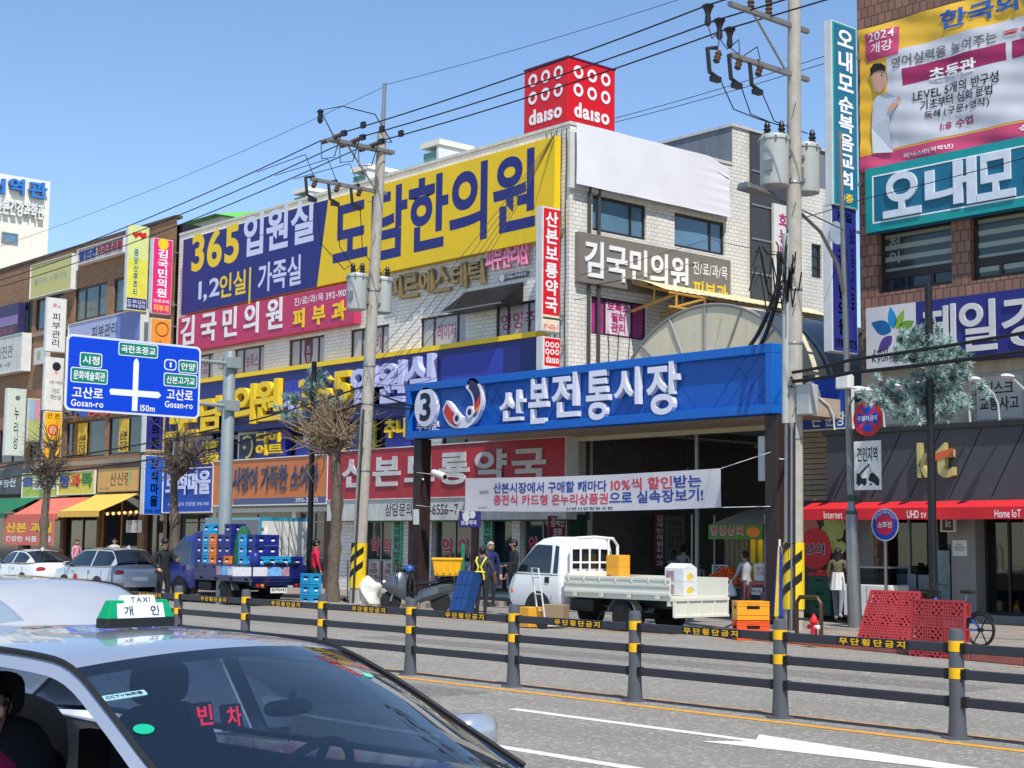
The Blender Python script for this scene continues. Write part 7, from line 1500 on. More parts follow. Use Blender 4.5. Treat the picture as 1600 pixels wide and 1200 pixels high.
# ---------------------------------------------------------------- cars
def car(label, loc, rz, pm, L=4.75, Wd=1.84, H=1.46, glass=autog, st=None, clear=False, kind='parked_car', cat='car', hood=.97, tail=1.02, rimm=galv, belt=.93, skip_front_glass=False):
    t = thing(kind, label, cat, loc, rz); hw = Wd/2; xf, xr = L/2, -L/2
    c1, h1, h2, d1 = st or (1.12, .36, -1.02, -1.72)
    def S(x, w, zb, zs, zt, yt):                                     # lower-body cross-section, right to left over the top
        half = [(w*.80, zb), (w*.955, zb+.06), (w, zb+.26), (w*.995, zs-.10), (w*.95, zs), (yt, zt-.035), (yt*.55, zt-.006), (0, zt)]
        return [(x, -y, z) for y, z in half] + [(x, y, z) for y, z in half[-2::-1]]
    hz1, tz = hood, tail
    secs = [S(xr, hw*.74, .38, .74, .80, hw*.5), S(xr+.05, hw*.84, .30, .80, tz-.14, hw*.64), S(xr+.22, hw*.93, .22, .87, tz-.03, hw*.7), S(d1, hw*.98, .19, .92, tz, hw*.74), S(-1.2, hw, .18, .93, tz-.04, hw*.8), S(0, hw, .18, belt, belt+.01, hw*.8), S(c1-.25, hw, .18, belt-.01, hz1+.0, hw*.8), S(c1+.12, hw*.99, .18, .90, hz1, hw*.76), S(1.75, hw*.96, .19, .84, hz1-.06, hw*.72), S(xf-.25, hw*.90, .21, .73, hz1-.15, hw*.66), S(xf-.06, hw*.80, .25, .62, hz1-.27, hw*.56), S(xf, hw*.70, .32, .55, hz1-.40, hw*.46)]
    if clear:                                                        # open cabin: leave the top strip out between rear deck and dashboard
        g = MB(); n = len(secs[0]); g.v = [Vector(p) for s_ in secs for p in s_]
        for i in range(len(secs)-1):
            for j in range(n-1):
                if 3 <= i <= 6 and 5 <= j <= n-7: continue
                g.f.append((i*n+j, i*n+j+1, (i+1)*n+j+1, (i+1)*n+j)); g.m.append(0)
        g.f.append(tuple(range(n))[::-1]); g.m.append(0); g.f.append(tuple((len(secs)-1)*n+j for j in range(n))); g.m.append(0)
        body = g.build('body', pm, t, local=True, smooth=True, sharp=40)
    else: body = loft(secs, close=False).build('body', pm, t, local=True, smooth=True, sharp=40)
    # greenhouse: stations along x with belt, rail bottom, rail top
    zr = H
    stn = [(c1, hw*.80, belt+.02, hw*.77, hz1+.015, 0), ((c1*.66+h1*.34), hw*.87, belt+.03, hw*.735, hz1+(zr-.09-hz1)*.38, .0), ((c1*.33+h1*.67), hw*.885, belt+.03, hw*.69, hz1+(zr-.09-hz1)*.73, 0), (h1, hw*.89, belt+.03, hw*.64, zr-.085, 0)]
    m_ = (h1+h2)/2
    stn += [(h1-.22, hw*.895, belt+.03, hw*.635, zr-.055, 0), (m_+.05, hw*.895, belt+.035, hw*.63, zr-.045, 0), (m_-.05, hw*.895, belt+.035, hw*.63, zr-.045, 0), (h2+.25, hw*.89, belt+.045, hw*.625, zr-.06, 0), (h2, hw*.88, belt+.05, hw*.62, zr-.085, 0), (h2*.5+d1*.5, hw*.86, belt+.06, hw*.66, tz+(zr-.085-tz)*.55, 0), (d1, hw*.80, tz-.02, hw*.74, tz+.015, 0)]
    BW = [.20, .17, .13, .09, .05, 0, 0, -.03, -.07, -.10, -.12]; CW = [.03, .035, .04, .045, .045, .045, .045, .04, .04, .035, .03]
    def cr(f, get):                                                  # smooth curve through the stations, f = fractional station number
        i = min(int(f), 9); t_ = f-i; p = [get(min(max(j, 0), 10)) for j in (i-1, i, i+1, i+2)]
        if i == 0: p[0] = 2*p[1]-p[2]
        if i == 9: p[3] = 2*p[2]-p[1]
        return .5*(2*p[1]+(p[2]-p[0])*t_+(2*p[0]-5*p[1]+4*p[2]-p[3])*t_*t_+(3*p[1]-p[0]-3*p[2]+p[3])*t_**3)
    SV_ = lambda f: [cr(f, lambda j, q=q: stn[j][q]) for q in range(5)]
    def rail(i, s_):
        x, yb, zb, yt, zt = SV_(i); B = Vector((x, s_*yb, zb)); T = Vector((x, s_*yt, zt)); d = (B-T); k = min(.055/max(d.length, .02), .9)
        return B, T+d*k, T
    def top(i, u):
        x, yb, zb, yt, zt = SV_(i); q = 2*u-1; return Vector((x+cr(i, lambda j: BW[j])*(1-q*q), q*yt*.995, zt+cr(i, lambda j: CW[j])*(1-q*q)+.002))
    fine = lambda i0, i1: [i0+(i1-i0)*k/((i1-i0)*4) for k in range((i1-i0)*4+1)]
    def toppatch(i0, i1, m, name, nu=14, par=None, u0=0., u1=1.):
        g = MB(); idx = fine(i0, i1); vs = [top(i, u0+(u1-u0)*k/nu) for i in idx for k in range(nu+1)]
        g.add(vs, [(a*(nu+1)+k, a*(nu+1)+k+1, (a+1)*(nu+1)+k+1, (a+1)*(nu+1)+k) for a in range(len(idx)-1) for k in range(nu)]); return g.build(name, m, par or t, local=True, smooth=True, sharp=60)
    roof = toppatch(3, 8, pm, 'roof'); toppatch(0, 3, glass, 'windshield'); toppatch(8, 10, autog if not clear else glass, 'rear_window')
    for s_ in (1, -1):
        fr = MB()
        for i, j_ in zip(fine(0, 10), fine(0, 10)[1:]):
            A, B = rail(i, s_), rail(j_, s_); q = (A[1], B[1], B[2], A[2]); fr.quad(*(q if s_ > 0 else q[::-1]))
            if 5 <= i < 6: fr.quad(A[0], B[0], B[1], A[1])
            if i >= 9: fr.quad(A[0], B[0], B[1], A[1])
        fr.build('window_frame', pm, body, local=True, smooth=True)
    for s_ in (1, -1):
        for i0, i1, nm in ((0, 5, 'front_window'), (6, 9, 'rear_side_window')):
            if clear and s_ < 0 and i0 == 0: continue
            g = MB()
            for i, j_ in zip(fine(i0, i1), fine(i0, i1)[1:]): A, B = rail(i, s_), rail(j_, s_); g.quad(A[0]+Vector((0, -.012*s_, 0)), B[0]+Vector((0, -.012*s_, 0)), B[1]+Vector((0, -.012*s_, 0)), A[1]+Vector((0, -.012*s_, 0)))
            g.build(nm, autoc if clear else glass, t, local=True)
        g = MB()                                                     # bright strip on the sill and black drip rail
        for i, j_ in zip(fine(0, 10), fine(0, 10)[1:]): A, B = rail(i, s_)[0], rail(j_, s_)[0]; o_ = Vector((0, s_*.008, 0)); u_ = Vector((0, 0, .022)); g.quad(A+o_-u_, B+o_-u_, B+o_+u_*.2, A+o_+u_*.2)
        g.build('sill_trim', chrome, body, local=True)
        g = MB(); g.tube([rail(i, s_)[2]+Vector((0, s_*.004, .004)) for i in fine(0, 10)], .010, 5); g.build('drip_rail', plast, body, local=True, smooth=True)
        g = MB(); x, yb, zb, yt, zt, _ = stn[0]; mp = Vector((c1-.50, s_*(hw+.10), belt+.09)); g.loftball(mp, (.075, .105, .072)); mo = g.build('mirror', pm, body, local=True, smooth=True)
        MB().tube([(c1-.46, s_*(hw*.87), belt+.03), mp-Vector((0, s_*.06, .03))], .028, 7).build('mirror_stay', plast, mo, local=True); MB().box(mp.x-.085, mp.x-.06, mp.y-.09, mp.y+.09, mp.z-.055, mp.z+.055).build('mirror_glass', chrome, mo, local=True, bevel=.01)
        for xx in (.52, -.50): MB().box(xx-.09, xx+.09, s_*hw-.012, s_*hw+.016, .80, .83).build('door_handle', chrome, body, local=True, bevel=.006)
        for xx in (c1-.2, m_, -1.25): MB().box(xx-.004, xx+.004, s_*(hw*.998)-.006, s_*(hw*.998)+.004, .32, .86).build('door_gap', plast, body, local=True)
        for xw in (xf-.92, xr+.98):
            wheel(t, (xw, s_*(hw-.10), .32), .32, .2, s_, rimm); MB().poly(circ(xw, .33, .365, n=26), (0, s_*(hw-.13), 0), (1, 0, 0), Z3, (0, s_, 0), 0, .137).build('wheel_well', black, body, local=True)
        MB().ball((xf-.22, s_*hw*.66, hz1-.30), (.20, .16, .07), nu=12, nv=7).build('headlight', lampw, body, local=True, smooth=True); MB().ball((xr+.10, s_*hw*.70, .80), (.12, .17, .08), nu=12, nv=7).build('tail_light', lampr, body, local=True, smooth=True)
    MB().box(xf-.03, xf+.012, -.45, .45, .34, .48).build('grille', plast, body, local=True, bevel=.02); pl = MB().box(xr-.015, xr+.01, -.26, .26, .56, .68).build('number_plate', white, body, local=True)
    MB().hexa([(h2+.22, -.01, zr-.0), (h2+.02, -.025, zr-.02), (h2+.02, .025, zr-.02), (h2+.22, .01, zr-.0), (h2+.12, -.006, zr+.05), (h2+.04, -.012, zr+.075), (h2+.04, .012, zr+.075), (h2+.12, .006, zr+.05)]).build('fin_antenna', pm, roof, local=True, smooth=False)
    t['_'] = 0; del t['_']
    return t, stn, rail, top, body, roof
silver = paint('taxi_silver_blue', (178, 186, 198), .45, .3); silver2 = paint('car_silver', (200, 203, 208), .3, .3); whitec = paint('car_white', (226, 226, 222)); darkc = paint('car_black', (24, 26, 30))
TAXI_P, TAXI_R = (-5.03, 2.70, 0), R(10)
taxi, tst, trail, ttop, tbody, troof = car('silver taxi with a green and white roof sign in the foreground', TAXI_P, TAXI_R, silver, 4.82, 1.84, 1.435, autoc, None, True, kind='taxi_car', cat='taxi', hood=.98, belt=.95)
TM = Matrix.Translation(TAXI_P) @ Matrix.Rotation(TAXI_R, 4, 'Z')
# ---------------------------------------------------------------- taxi fittings
def PX_(v): d = Vector(v)-Vector((0, 0, CAMH)); f = d.dot(FW); return 800+FPX*d.dot(RT)/f, 600-FPX*d.dot(UP)/f
def on_glass(px, py):
    best = None
    for a in range(61):
        f = a/60*3; i = min(int(f), 2); fr = f-i
        for b in range(61):
            p = TM @ ttop(i+fr, b/60); q = PX_(p); d = (q[0]-px)**2+(q[1]-py)**2
            if best is None or d < best[0]: best = (d, i, fr, b/60)
    _, i, fr, u = best; f = lambda i, fr, u: ttop(i+fr, u)
    P = f(i, fr, u); dU = (f(i, fr, min(u+.02, 1))-f(i, fr, max(u-.02, 0))).normalized(); dV = (ttop(i+fr+.02, u)-ttop(max(i+fr-.02, 0), u)).normalized(); return P, dU, dV, dU.cross(dV).normalized()
def glass_plate(px, py, w, h, m, name, tx=None, tm=None, lift=-.012, bold=.02, oval=False):
    P, dU, dV, N = on_glass(px, py); O = P+N*lift
    pts = circ(0, 0, w/2, h/2, 24) if oval else rrect(-w/2, -h/2, w/2, h/2, .006, 3)
    o = MB().poly(pts, O, dU, dV, N, -.003, 0).build(name, m, taxi, local=True)
    if tx: MB().text(tx, O-dU*(w*.42)-dV*(h*.3), dU*(w*.84), dV*(h*.6), N, None, 0, bold).xf(Matrix.Translation(N*-.0025)).build('lettering', tm, o, local=True)
    return o
print('taxi key points', [tuple(round(c) for c in PX_(TM @ ttop(i, u))) for i in (0, 3) for u in (0, .5, 1)])
glass_plate(197, 1088, .135, .030, mat('pale_blue_sticker', (150, 190, 200), .4), 'sticker', 'CCTV녹화중', k_ink, .004)
glass_plate(222, 1142, .06, .05, mat('green_sticker', (20, 170, 130), .4), 'sticker', None, None, .004, oval=True)
glass_plate(577, 1056, .055, .035, mat('mint_sticker', (110, 206, 180), .4), 'sticker', None, None, .004, oval=True)
led = mat('led_red', (255, 30, 60), .5, var=0, emit=2.2)
for px, ch in ((328, '빈'), (374, '차')):
    P, dU, dV, N = on_glass(px, 1086); O = P-N*.07; dU, dV, N = Vector((0, 1, 0)), Vector((-.25, 0, .97)), Vector((.97, 0, .25))
    b = MB().poly(rrect(-.036, -.04, .036, .04, .004, 2), O, dU, dV, N, -.02, 0).build('display', plast, taxi, local=True)
    MB().text(ch, O-dU*.029-dV*.031+N*.001, dU*.058, dV*.062, N, None, 0, .02).build('lettering', led, b, local=True)
dashm = mat('dash_plastic', (44, 50, 56), .65, var=.05, scale=20); lining = mat('headliner_grey', (62, 64, 68), .9)
g = MB(); g.grid(lambda u, v: Vector((.62+.62*v+.10*math.sin(math.pi*u)*v, -.76+1.52*u, .86+.09*math.sin(math.pi*min(v*1.1, 1)*.55)+.03*math.exp(-((u-.74)/.13)**2)*(1-v))), 24, 8); g.grid(lambda u, v: Vector((.62, -.76+1.52*u, .45+.41*v+.0*u)), 6, 2); g.build('dashboard', dashm, taxi, local=True, smooth=True)
g = MB(); vs = [ttop(i, k/10)-Vector((0, 0, .035)) for i in range(3, 9) for k in range(11)]; g.add(vs, [(a*11+k, (a+1)*11+k, (a+1)*11+k+1, a*11+k+1) for a in range(5) for k in range(10)]); g.build('headliner', lining, taxi, local=True, smooth=True)
MB().box(-1.7, 1.1, -.80, .80, .22, .30).build('floor_pan', plast, taxi, local=True)
for y in (.37, -.37):
    s_ = MB().loftball((.02, y, .55), (.27, .25, .10)).build('seat', seatm, taxi, local=True, smooth=True)
    g = MB(); g.loftball((-.30, y, .84), (.09, .24, .30)); g.xf(Matrix.Translation((-.30, y, .6)) @ Matrix.Rotation(-.22, 4, 'Y') @ Matrix.Translation((.30, -y, -.6))); g.build('seat_back', seatm, s_, local=True, smooth=True)
    MB().loftball((-.42, y, 1.20), (.05, .13, .085)).build('headrest', seatm, s_, local=True, smooth=True)
MB().loftball((-1.10, 0, .52), (.27, .66, .10)).build('rear_seat', seatm, taxi, local=True, smooth=True); MB().loftball((-1.42, 0, .82), (.10, .66, .30)).build('rear_seat_back', seatm, taxi, local=True, smooth=True)
for s_ in (1, -1): MB().box(-1.5, .95, s_*.815-.03, s_*.815+.03, .30, .90).build('door_card', plast, taxi, local=True)
c = Vector((.42, .37, .90)); ax = Vector((-.86, 0, .5)).normalized(); u_ = Vector((0, 1, 0)); w_ = ax.cross(u_)
g = MB().tube([c+(u_*math.cos(a)+w_*math.sin(a))*.185 for a in [2*math.pi*k/28 for k in range(29)]], .017, 8); g.tube([c-u_*.18, c+u_*.18], .016, 6); g.tube([c, c-w_*.18], .016, 6); g.ball(c, (.05, .06, .05)); g.tube([c, c-ax*.25], .03, 6); g.build('steering_wheel', plast, taxi, local=True, smooth=True)
P, dU, dV, N = on_glass(460, 1076); mo = MB().loftball(P-N*.07, (.025, .10, .026)).build('rear_view_mirror', plast, taxi, local=True, smooth=True); MB().tube([P-N*.01, P-N*.06], .010, 6).build('mirror_stay', plast, mo, local=True)
MB().box(.70, .80, -.16, .12, .955, 1.00).build('meter', plast, taxi, local=True, bevel=.008); MB().box(.801, .803, -.12, .06, .965, .992).build('meter_screen', mat('lcd_cream', (206, 214, 180), .5), taxi, local=True)
# roof sign
zc = 1.435+.0; RS = Vector((-.10, .0, zc+.026)); 
MB().poly(rrect(-.155, -.036, .155, .036, .02, 4), RS, (0, 1, 0), (-1, 0, 0), Z3, -.02, .012).build('sign_base', plast, taxi, local=True)
grn = mat('taxi_green', (0, 150, 96), .3, var=0); tw_ = mat('taxi_sign_white', (232, 238, 238), .3, var=0)
def trap(y0, y1, y0t, y1t, z0, z1, d0, d1, m, nm, par=None):
    return MB().hexa([RS+Vector(v)*.72 for v in ((d0, y0, z0), (d0, y1, z0), (-d0, y1, z0), (-d0, y0, z0), (d1, y0t, z1), (d1, y1t, z1), (-d1, y1t, z1), (-d1, y0t, z1))]).build(nm, m, par or taxi, local=True, bevel=.003)
sg = trap(-.205, .205, -.172, .172, .0165, .105, .044, .024, grn, 'roof_sign')
trap(-.145, .145, -.140, .140, .017, .090, .047, .030, tw_, 'sign_face', sg); trap(-.10, .10, -.092, .092, .075, .128, .034, .020, tw_, 'sign_top', sg)
n_ = Vector((.97, 0, .23)); up_ = Vector((-.23, 0, .97))
for ch, y in (('개', -.105), ('인', .055)): MB().text(ch, RS+Vector((.0425, y, .030))*.72, (0, .038, 0), up_*.035, n_, None, 0, .012).build('lettering', mat('night_blue_ink', (24, 30, 60), .5), sg, local=True)
MB().text('TAXI', RS+Vector((.0270, -.06, .094))*.72, (0, .086, 0), up_*.019, n_, None, 0, .01).build('lettering', g_ink, sg, local=True)
# ---------------------------------------------------------------- the other cars
pale_pane = mat('pale_car_glass', (176, 178, 182), .12, var=.06, coat=1.)  # opaque pane, pale grey put straight into its colour; nothing modelled behind it
car('silver saloon waiting just behind the taxi at the left edge', (-10.9, 4.8, 0), R(3), silver2, 4.8, 1.86, 1.48, pale_pane, kind='parked_car', hood=1.0)
car('white coupe parked at the kerb at the far left', (-49.3, 22.0, 0), math.pi-.03, whitec, 4.5, 1.8, 1.42, autog, (1.05, .35, -.75, -1.75))
ht = car('light silver hatchback parked between the white coupe and the drinks truck', (-43.8, 21.9, 0), math.pi+.02, silver2, 4.0, 1.74, 1.52, autog, (1.25, .45, -1.35, -1.85), tail=1.04)[0]
MB().poly(circ(.35, .62, .12, n=18), (0, .882, 0), (1, 0, 0), Z3, (0, 1, 0), 0, .004).build('door_emblem', r_ink, ht, local=True)
car('black car parked at the far left edge beyond the white coupe', (-56.5, 22.1, 0), math.pi, darkc, 4.6, 1.8, 1.45, autog)
# ---------------------------------------------------------------- scooter and bicycles
def scooter(label, loc, rz):
    t = thing('scooter', label, 'scooter', loc, rz); gm = paint('scooter_grey', (84, 88, 94), .3, .35)
    wheel(t, (.66, 0, .27), .27, .13, 1); wheel(t, (-.62, 0, .26), .26, .14, 1)
    def sec(x, w, z0, z1, k=.35): return [(x, y*w, z0+(z1-z0)*v) for y, v in ((-.55, 0), (-1, .3), (-.92, .72), (-k, 1), (k, 1), (.92, .72), (1, .3), (.55, 0))]
    loft([sec(.88, .05, .66, .74), sec(.72, .19, .50, .92), (sec(.55, .22, .42, 1.02)), sec(.36, .20, .32, 1.0), sec(.26, .17, .28, .86)]).build('front_fairing', gm, t, local=True, smooth=True)
    loft([sec(.28, .15, .24, .40), sec(.0, .17, .22, .42), sec(-.12, .18, .24, .62), sec(-.45, .20, .34, .74), sec(-.85, .15, .50, .80), sec(-1.02, .06, .62, .80)]).build('body', gm, t, local=True, smooth=True)
    loft([sec(.02, .10, .66, .74), sec(-.15, .17, .70, .80), sec(-.5, .18, .72, .80), sec(-.62, .16, .76, .90), sec(-.92, .13, .80, .92)]).build('seat', plast, t, local=True, smooth=True)
    MB().tube([(.66, .09, .27), (.56, .10, .60)], .028, 7).build('fork', galv, t, local=True); MB().tube([(.66, -.09, .27), (.56, -.10, .60)], .028, 7).build('fork', galv, t, local=True)
    loft([[(.66+.30*math.cos(a), y, .29+.30*math.sin(a)) for y in (-.08, 0, .08)] for a in [.3+.25*k for k in range(9)]], close=False, caps=False).build('front_fender', gm, t, local=True, smooth=True)
    MB().tube([(.44, .36, 1.06), (.47, .15, 1.02), (.47, -.15, 1.02), (.44, -.36, 1.06)], .018, 7).build('handlebar', plast, t, local=True)
    for y in (.36, -.36): MB().tube([(.45, y, 1.06), (.42, y*1.25, 1.07)], .024, 7).build('grip', plast, t, local=True); MB().ball((.47, y*1.05, 1.2), (.02, .07, .05)).build('mirror', plast, t, local=True); MB().tube([(.46, y*.9, 1.07), (.47, y*1.03, 1.18)], .008, 5).build('mirror_stay', plast, t, local=True)
    MB().grid(lambda u, v: Vector((.60-.14*v-.05*(2*u-1)**2, (2*u-1)*(.20-.05*v), .98+.28*v)), 8, 5).build('windscreen', autoc, t, local=True, smooth=True)
    for y in (.09, -.09): MB().ball((.83, y, .76), (.05, .07, .05)).build('headlight', lampw, t, local=True, smooth=True)
    MB().tube([(-.3, -.18, .30), (-.9, -.2, .42)], .05, 9).build('exhaust', steel, t, local=True, smooth=True); MB().box(-1.06, -1.03, -.1, .1, .66, .78).build('tail_light', lampr, t, local=True)
    MB().tube([(-.05, .12, .3), (-.10, .28, .0)], .014, 6).build('kick_stand', galv, t, local=True)
    return t
a, b = W(607, 956, z=0), W(694, 957, z=0); hd_ = math.atan2(a.y-b.y, a.x-b.x); sc_p = a.lerp(b, .5); sc_t = scooter('grey delivery scooter parked at the kerb carrying a yellow bin', (sc_p.x, sc_p.y, 0), hd_)
SMx = Matrix.Translation(sc_p) @ Matrix.Rotation(hd_, 4, 'Z'); SMx.translation.z = 0
yb_ = mat('bin_yellow', (240, 176, 20), .45, var=.08); p = SMx @ Vector((-.78, 0, .93))
bt2 = thing('delivery_bin', 'big yellow plastic bin strapped on the scooter tail', 'bin', p, hd_)
g = MB(); g.hexa([(-.32, -.26, 0), (.32, -.26, 0), (.32, .26, 0), (-.32, .26, 0), (-.38, -.31, .42), (.38, -.31, .42), (.38, .31, .42), (-.38, .31, .42)]); g.build('tub', yb_, bt2, local=True, bevel=.02)
g = MB()
for k in range(4): x = -.24+.16*k; g.box(x-.02, x+.02, -.30, .30, .08, .34)
g.build('side_ribs', yb_, bt2, local=True); MB().box(-.40, .40, -.33, .33, .40, .46).build('rim', yb_, bt2, local=True, bevel=.015)
o = MB().ball(SMx @ Vector((.2, .02, 1.08)), (.14, .13, .13), nu=16, nv=10).build('helmet', mat('helmet_blue', (40, 80, 160), .25, coat=1.), smooth=True); tag(o, 'blue and black helmet resting on the scooter seat front', 'helmet')
MB().ball(SMx @ Vector((.25, .02, 1.06)), (.105, .115, .07), nu=14, nv=8).build('visor', plast, o, local=True, smooth=True)
def bicycle(label, loc, rz, fm, small=False, lean=0.):
    t = thing('bicycle', label, 'bicycle', loc, rz); t.rotation_euler.x = lean; r = .26 if small else .33; wb = .52
    for x in (wb, -wb):
        o = MB().tube([(x+r*math.cos(a), 0, r+.02+r*math.sin(a)) for a in [2*math.pi*k/28 for k in range(29)]], .026, 8).build('wheel', rubber, t, local=True, smooth=True)
        g = MB()
        for k in range(6): a = k*1.047; g.tube([(x, 0, r+.02), (x+r*math.cos(a), 0, r+.02+r*math.sin(a))], .012 if small else .005, 5)
        g.lathe([(.035, -.05), (.035, .05)], (x, 0, r+.02), (0, 1, 0), 10); g.build('spokes', plast, o, local=True)
        MB().tube([(x+(r+.045)*math.cos(a), 0, r+.02+(r+.045)*math.sin(a)) for a in [.2+.3*k for k in range(9)]], .016, 5).build('fender', plast, t, local=True)
    B = Vector((-.05, 0, r)); g = MB(); hz_ = (.40, 0, .78); sx = (-.20, 0, .70)
    g.tube([hz_, (.30, 0, .48), B], .032, 8); g.tube([B, sx], .026, 8); g.tube([B, (-wb, 0, r+.02)], .018, 6); g.tube([(-.17, 0, .6), (-wb, 0, r+.02)], .014, 6); g.tube([(wb, .05, r+.02), (.43, .05, .68), (.40, 0, .74)], .018, 6); g.tube([(wb, -.05, r+.02), (.43, -.05, .68), (.40, 0, .74)], .018, 6)
    g.build('frame', fm, t, local=True, smooth=True); MB().tube([sx, (-.24, 0, .86)], .016, 6).build('seat_post', galv, t, local=True); MB().loftball((-.26, 0, .90), (.14, .085, .035)).build('saddle', plast, t, local=True, smooth=True)
    MB().tube([(.34, .29, 1.0), (.38, .1, 1.02), (.38, -.1, 1.02), (.34, -.29, 1.0)], .014, 6).build('handlebar', plast, t, local=True); MB().tube([hz_, (.37, 0, 1.02)], .02, 6).build('stem', plast, t, local=True)
    g = MB(); g.box(.42, .70, -.17, .17, .70, .72)
    for z in (.70, .80, .90): g.tube([(.42, -.17, z), (.72, -.18, z), (.72, .18, z), (.42, .17, z), (.42, -.17, z)], .012, 5)
    for k in range(7): y = -.17+.057*k; g.tube([(.70, y, .71), (.72, y, .91)], .008, 4); g.tube([(.42, y, .71), (.42, y, .91)], .008, 4)
    for x in (.5, .58, .66): g.tube([(x, -.17, .71), (x, -.18, .91)], .008, 4); g.tube([(x, .17, .71), (x, .18, .91)], .008, 4)
    g.build('basket', plast, t, local=True); MB().lathe([(.09, -.01), (.09, .01)], B, (0, 1, 0), 14).build('chain_wheel', plast, t, local=True); MB().tube([B+Vector((0, .08, 0)), B+Vector((.12, .08, -.1)), B+Vector((.12, .18, -.1))], .012, 5).build('pedal', plast, t, local=True)
    return t
q = W(1525, 1011, z=.14); bicycle('blue share bicycle with a black basket standing right of the red pallets', (q.x-.50, q.y+.12, .14), math.pi-.05, paint('bike_blue', (20, 90, 200)), True, .06)
q = W(585, 950, z=.1); bicycle('black bicycle parked behind the grey scooter', (q.x+.3, q.y+.9, .14), 2.6, black, False, .05)
# ================================================================== PEOPLE
skin = mat('skin', (196, 150, 124), .6, var=.05); skin2 = mat('skin_tanned', (170, 122, 96), .6, var=.05); hairk = mat('hair_black', (24, 21, 20), .55); hairg = mat('hair_grey', (176, 170, 160), .7)
def cloth(name, col): return mat(name, col, .85, var=.18, scale=6, bump=.15)
def person(label, loc, rz, H, top, legs, shoes=None, hair=hairk, sk=skin, arms=None, stride=0., lean=0., long_hair=False, cap=None, bare_arm=False, seated=False, bulk=1., mask=None):
    """faces local +x; arms = {side: (elbow offset, wrist offset)} from the shoulder"""
    shoes = shoes or black; t = thing('person', label, 'person', loc, rz); k = H/1.70; J = []; E = []; RD = []; MT = []
    def add(p, r, par, m): J.append(Vector(p)); RD.append(r); MT.append(m); (E.append((par, len(J)-1)) if par is not None else None); return len(J)-1
    lx = lambda z: lean*(z-.9)
    pel = add((0, 0, .93), .125*bulk, None, legs); wst = add((lx(1.08), 0, 1.08), .120*bulk, pel, top); ch = add((lx(1.26), 0, 1.26), .140*bulk, wst, top); uc = add((lx(1.38), 0, 1.38), .105*bulk, ch, top)
    nk = add((lx(1.47)+.01, 0, 1.465), .052, uc, sk); jaw = add((lx(1.53)+.03, 0, 1.535), .070, nk, sk); hd = add((lx(1.6)+.02, 0, 1.60), .088, jaw, sk); tp = add((lx(1.67)+.01, 0, 1.665), .060, hd, sk)
    HC = J[hd].copy()
    arms = arms or {}
    for s_ in (1, -1):
        sh = add((lx(1.38), s_*.175, 1.375), .062*bulk, uc, top); eo, wo = arms.get(s_, ((.02, .06*s_, -.28), (.10, .07*s_, -.51)))
        S_ = J[sh]; el = add(S_+Vector(eo), .046*bulk, sh, top); wr_ = add(S_+Vector(wo), .030, el, sk if bare_arm else top)
        d = (J[wr_]-J[el]).normalized(); pm_ = add(J[wr_]+d*.06, .034, wr_, sk); side = d.cross(Vector((0, 0, 1)) if abs(d.z) < .8 else Vector((1, 0, 0))).normalized(); cur = side.cross(d)
        for q, (o_, L_) in enumerate(((-.030, .062), (-.010, .072), (.010, .068), (.030, .052))):
            b = add(J[pm_]+d*.035+side*o_, .0095, pm_, sk); b2 = add(J[b]+d*L_*.55+cur*.008, .0088, b, sk); add(J[b2]+d*L_*.4+cur*.022, .0078, b2, sk)
        th = add(J[wr_]+d*.035+side*-.034+cur*.010, .011, pm_, sk); add(J[th]+d*.035+cur*.018-side*.008, .009, th, sk)
        f = stride*s_
        if seated: hp = add((0, s_*.095, .88), .092, pel, legs); kn = add((.42, s_*.11, .86), .066, hp, legs); an = add((.50, s_*.11, .46), .044, kn, legs)
        else: hp = add((f*.03, s_*.09, .86), .094*bulk, pel, legs); kn = add((f*.20+.02, s_*.10, .48), .062, hp, legs); an = add((f*.36-.03, s_*.10, .10+max(0, -f)*.08), .042, kn, legs)
        he = add(J[an]+Vector((.0, 0, -.045)), .040, an, shoes); add(J[he]+Vector((.13, s_*.015, -.012)), .034, he, shoes)
    me = bpy.data.meshes.new('body'); me.from_pydata([p*k for p in J], E, []); o = bpy.data.objects.new('body', me); COL.objects.link(o)
    md = o.modifiers.new('skin', 'SKIN'); md.use_smooth_shade = True; md.branch_smoothing = .3
    sv = me.skin_vertices[0].data
    for i, r in enumerate(RD): sv[i].radius = (r*k, r*k); sv[i].use_root = i == 0
    ss = o.modifiers.new('sub', 'SUBSURF'); ss.levels = 1; ss.render_levels = 1
    dg = bpy.context.evaluated_depsgraph_get(); m2 = bpy.data.meshes.new_from_object(o.evaluated_get(dg)); bpy.data.objects.remove(o); bpy.data.meshes.remove(me); m2.name = 'body'
    ms = []; m2.materials.clear()
    for m in MT:
        if m not in ms: ms.append(m); m2.materials.append(m)
    seg = [(J[a]*k, J[b]*k, RD[a]*k, RD[b]*k, ms.index(MT[b])) for a, b in E]
    for p in m2.polygons:
        c = p.center; bd = None
        for A, B, ra, rb_, mi in seg:
            d = B-A; f = max(0., min(1., (c-A).dot(d)/max(d.length_squared, 1e-9))); q = (c-(A+d*f)).length-(ra+(rb_-ra)*f)
            if bd is None or q < bd[0]: bd = (q, mi)
        p.material_index = bd[1]
    bo = bpy.data.objects.new('body', m2); COL.objects.link(bo); bo.parent = t
    h = HC*k
    g = MB(); g.ball(h+Vector((-.012, 0, .018))*k, (.104*k, .094*k, .108*k), nu=18, nv=12)
    keep = [(f, m) for f, m in zip(g.f, g.m) if not (sum(g.v[i].x for i in f)/len(f) > h.x+.045*k and sum(g.v[i].z for i in f)/len(f) < h.z+.055*k) and sum(g.v[i].z for i in f)/len(f) > h.z-.07*k]
    g.f = [f for f, _ in keep]; g.m = [m for _, m in keep]
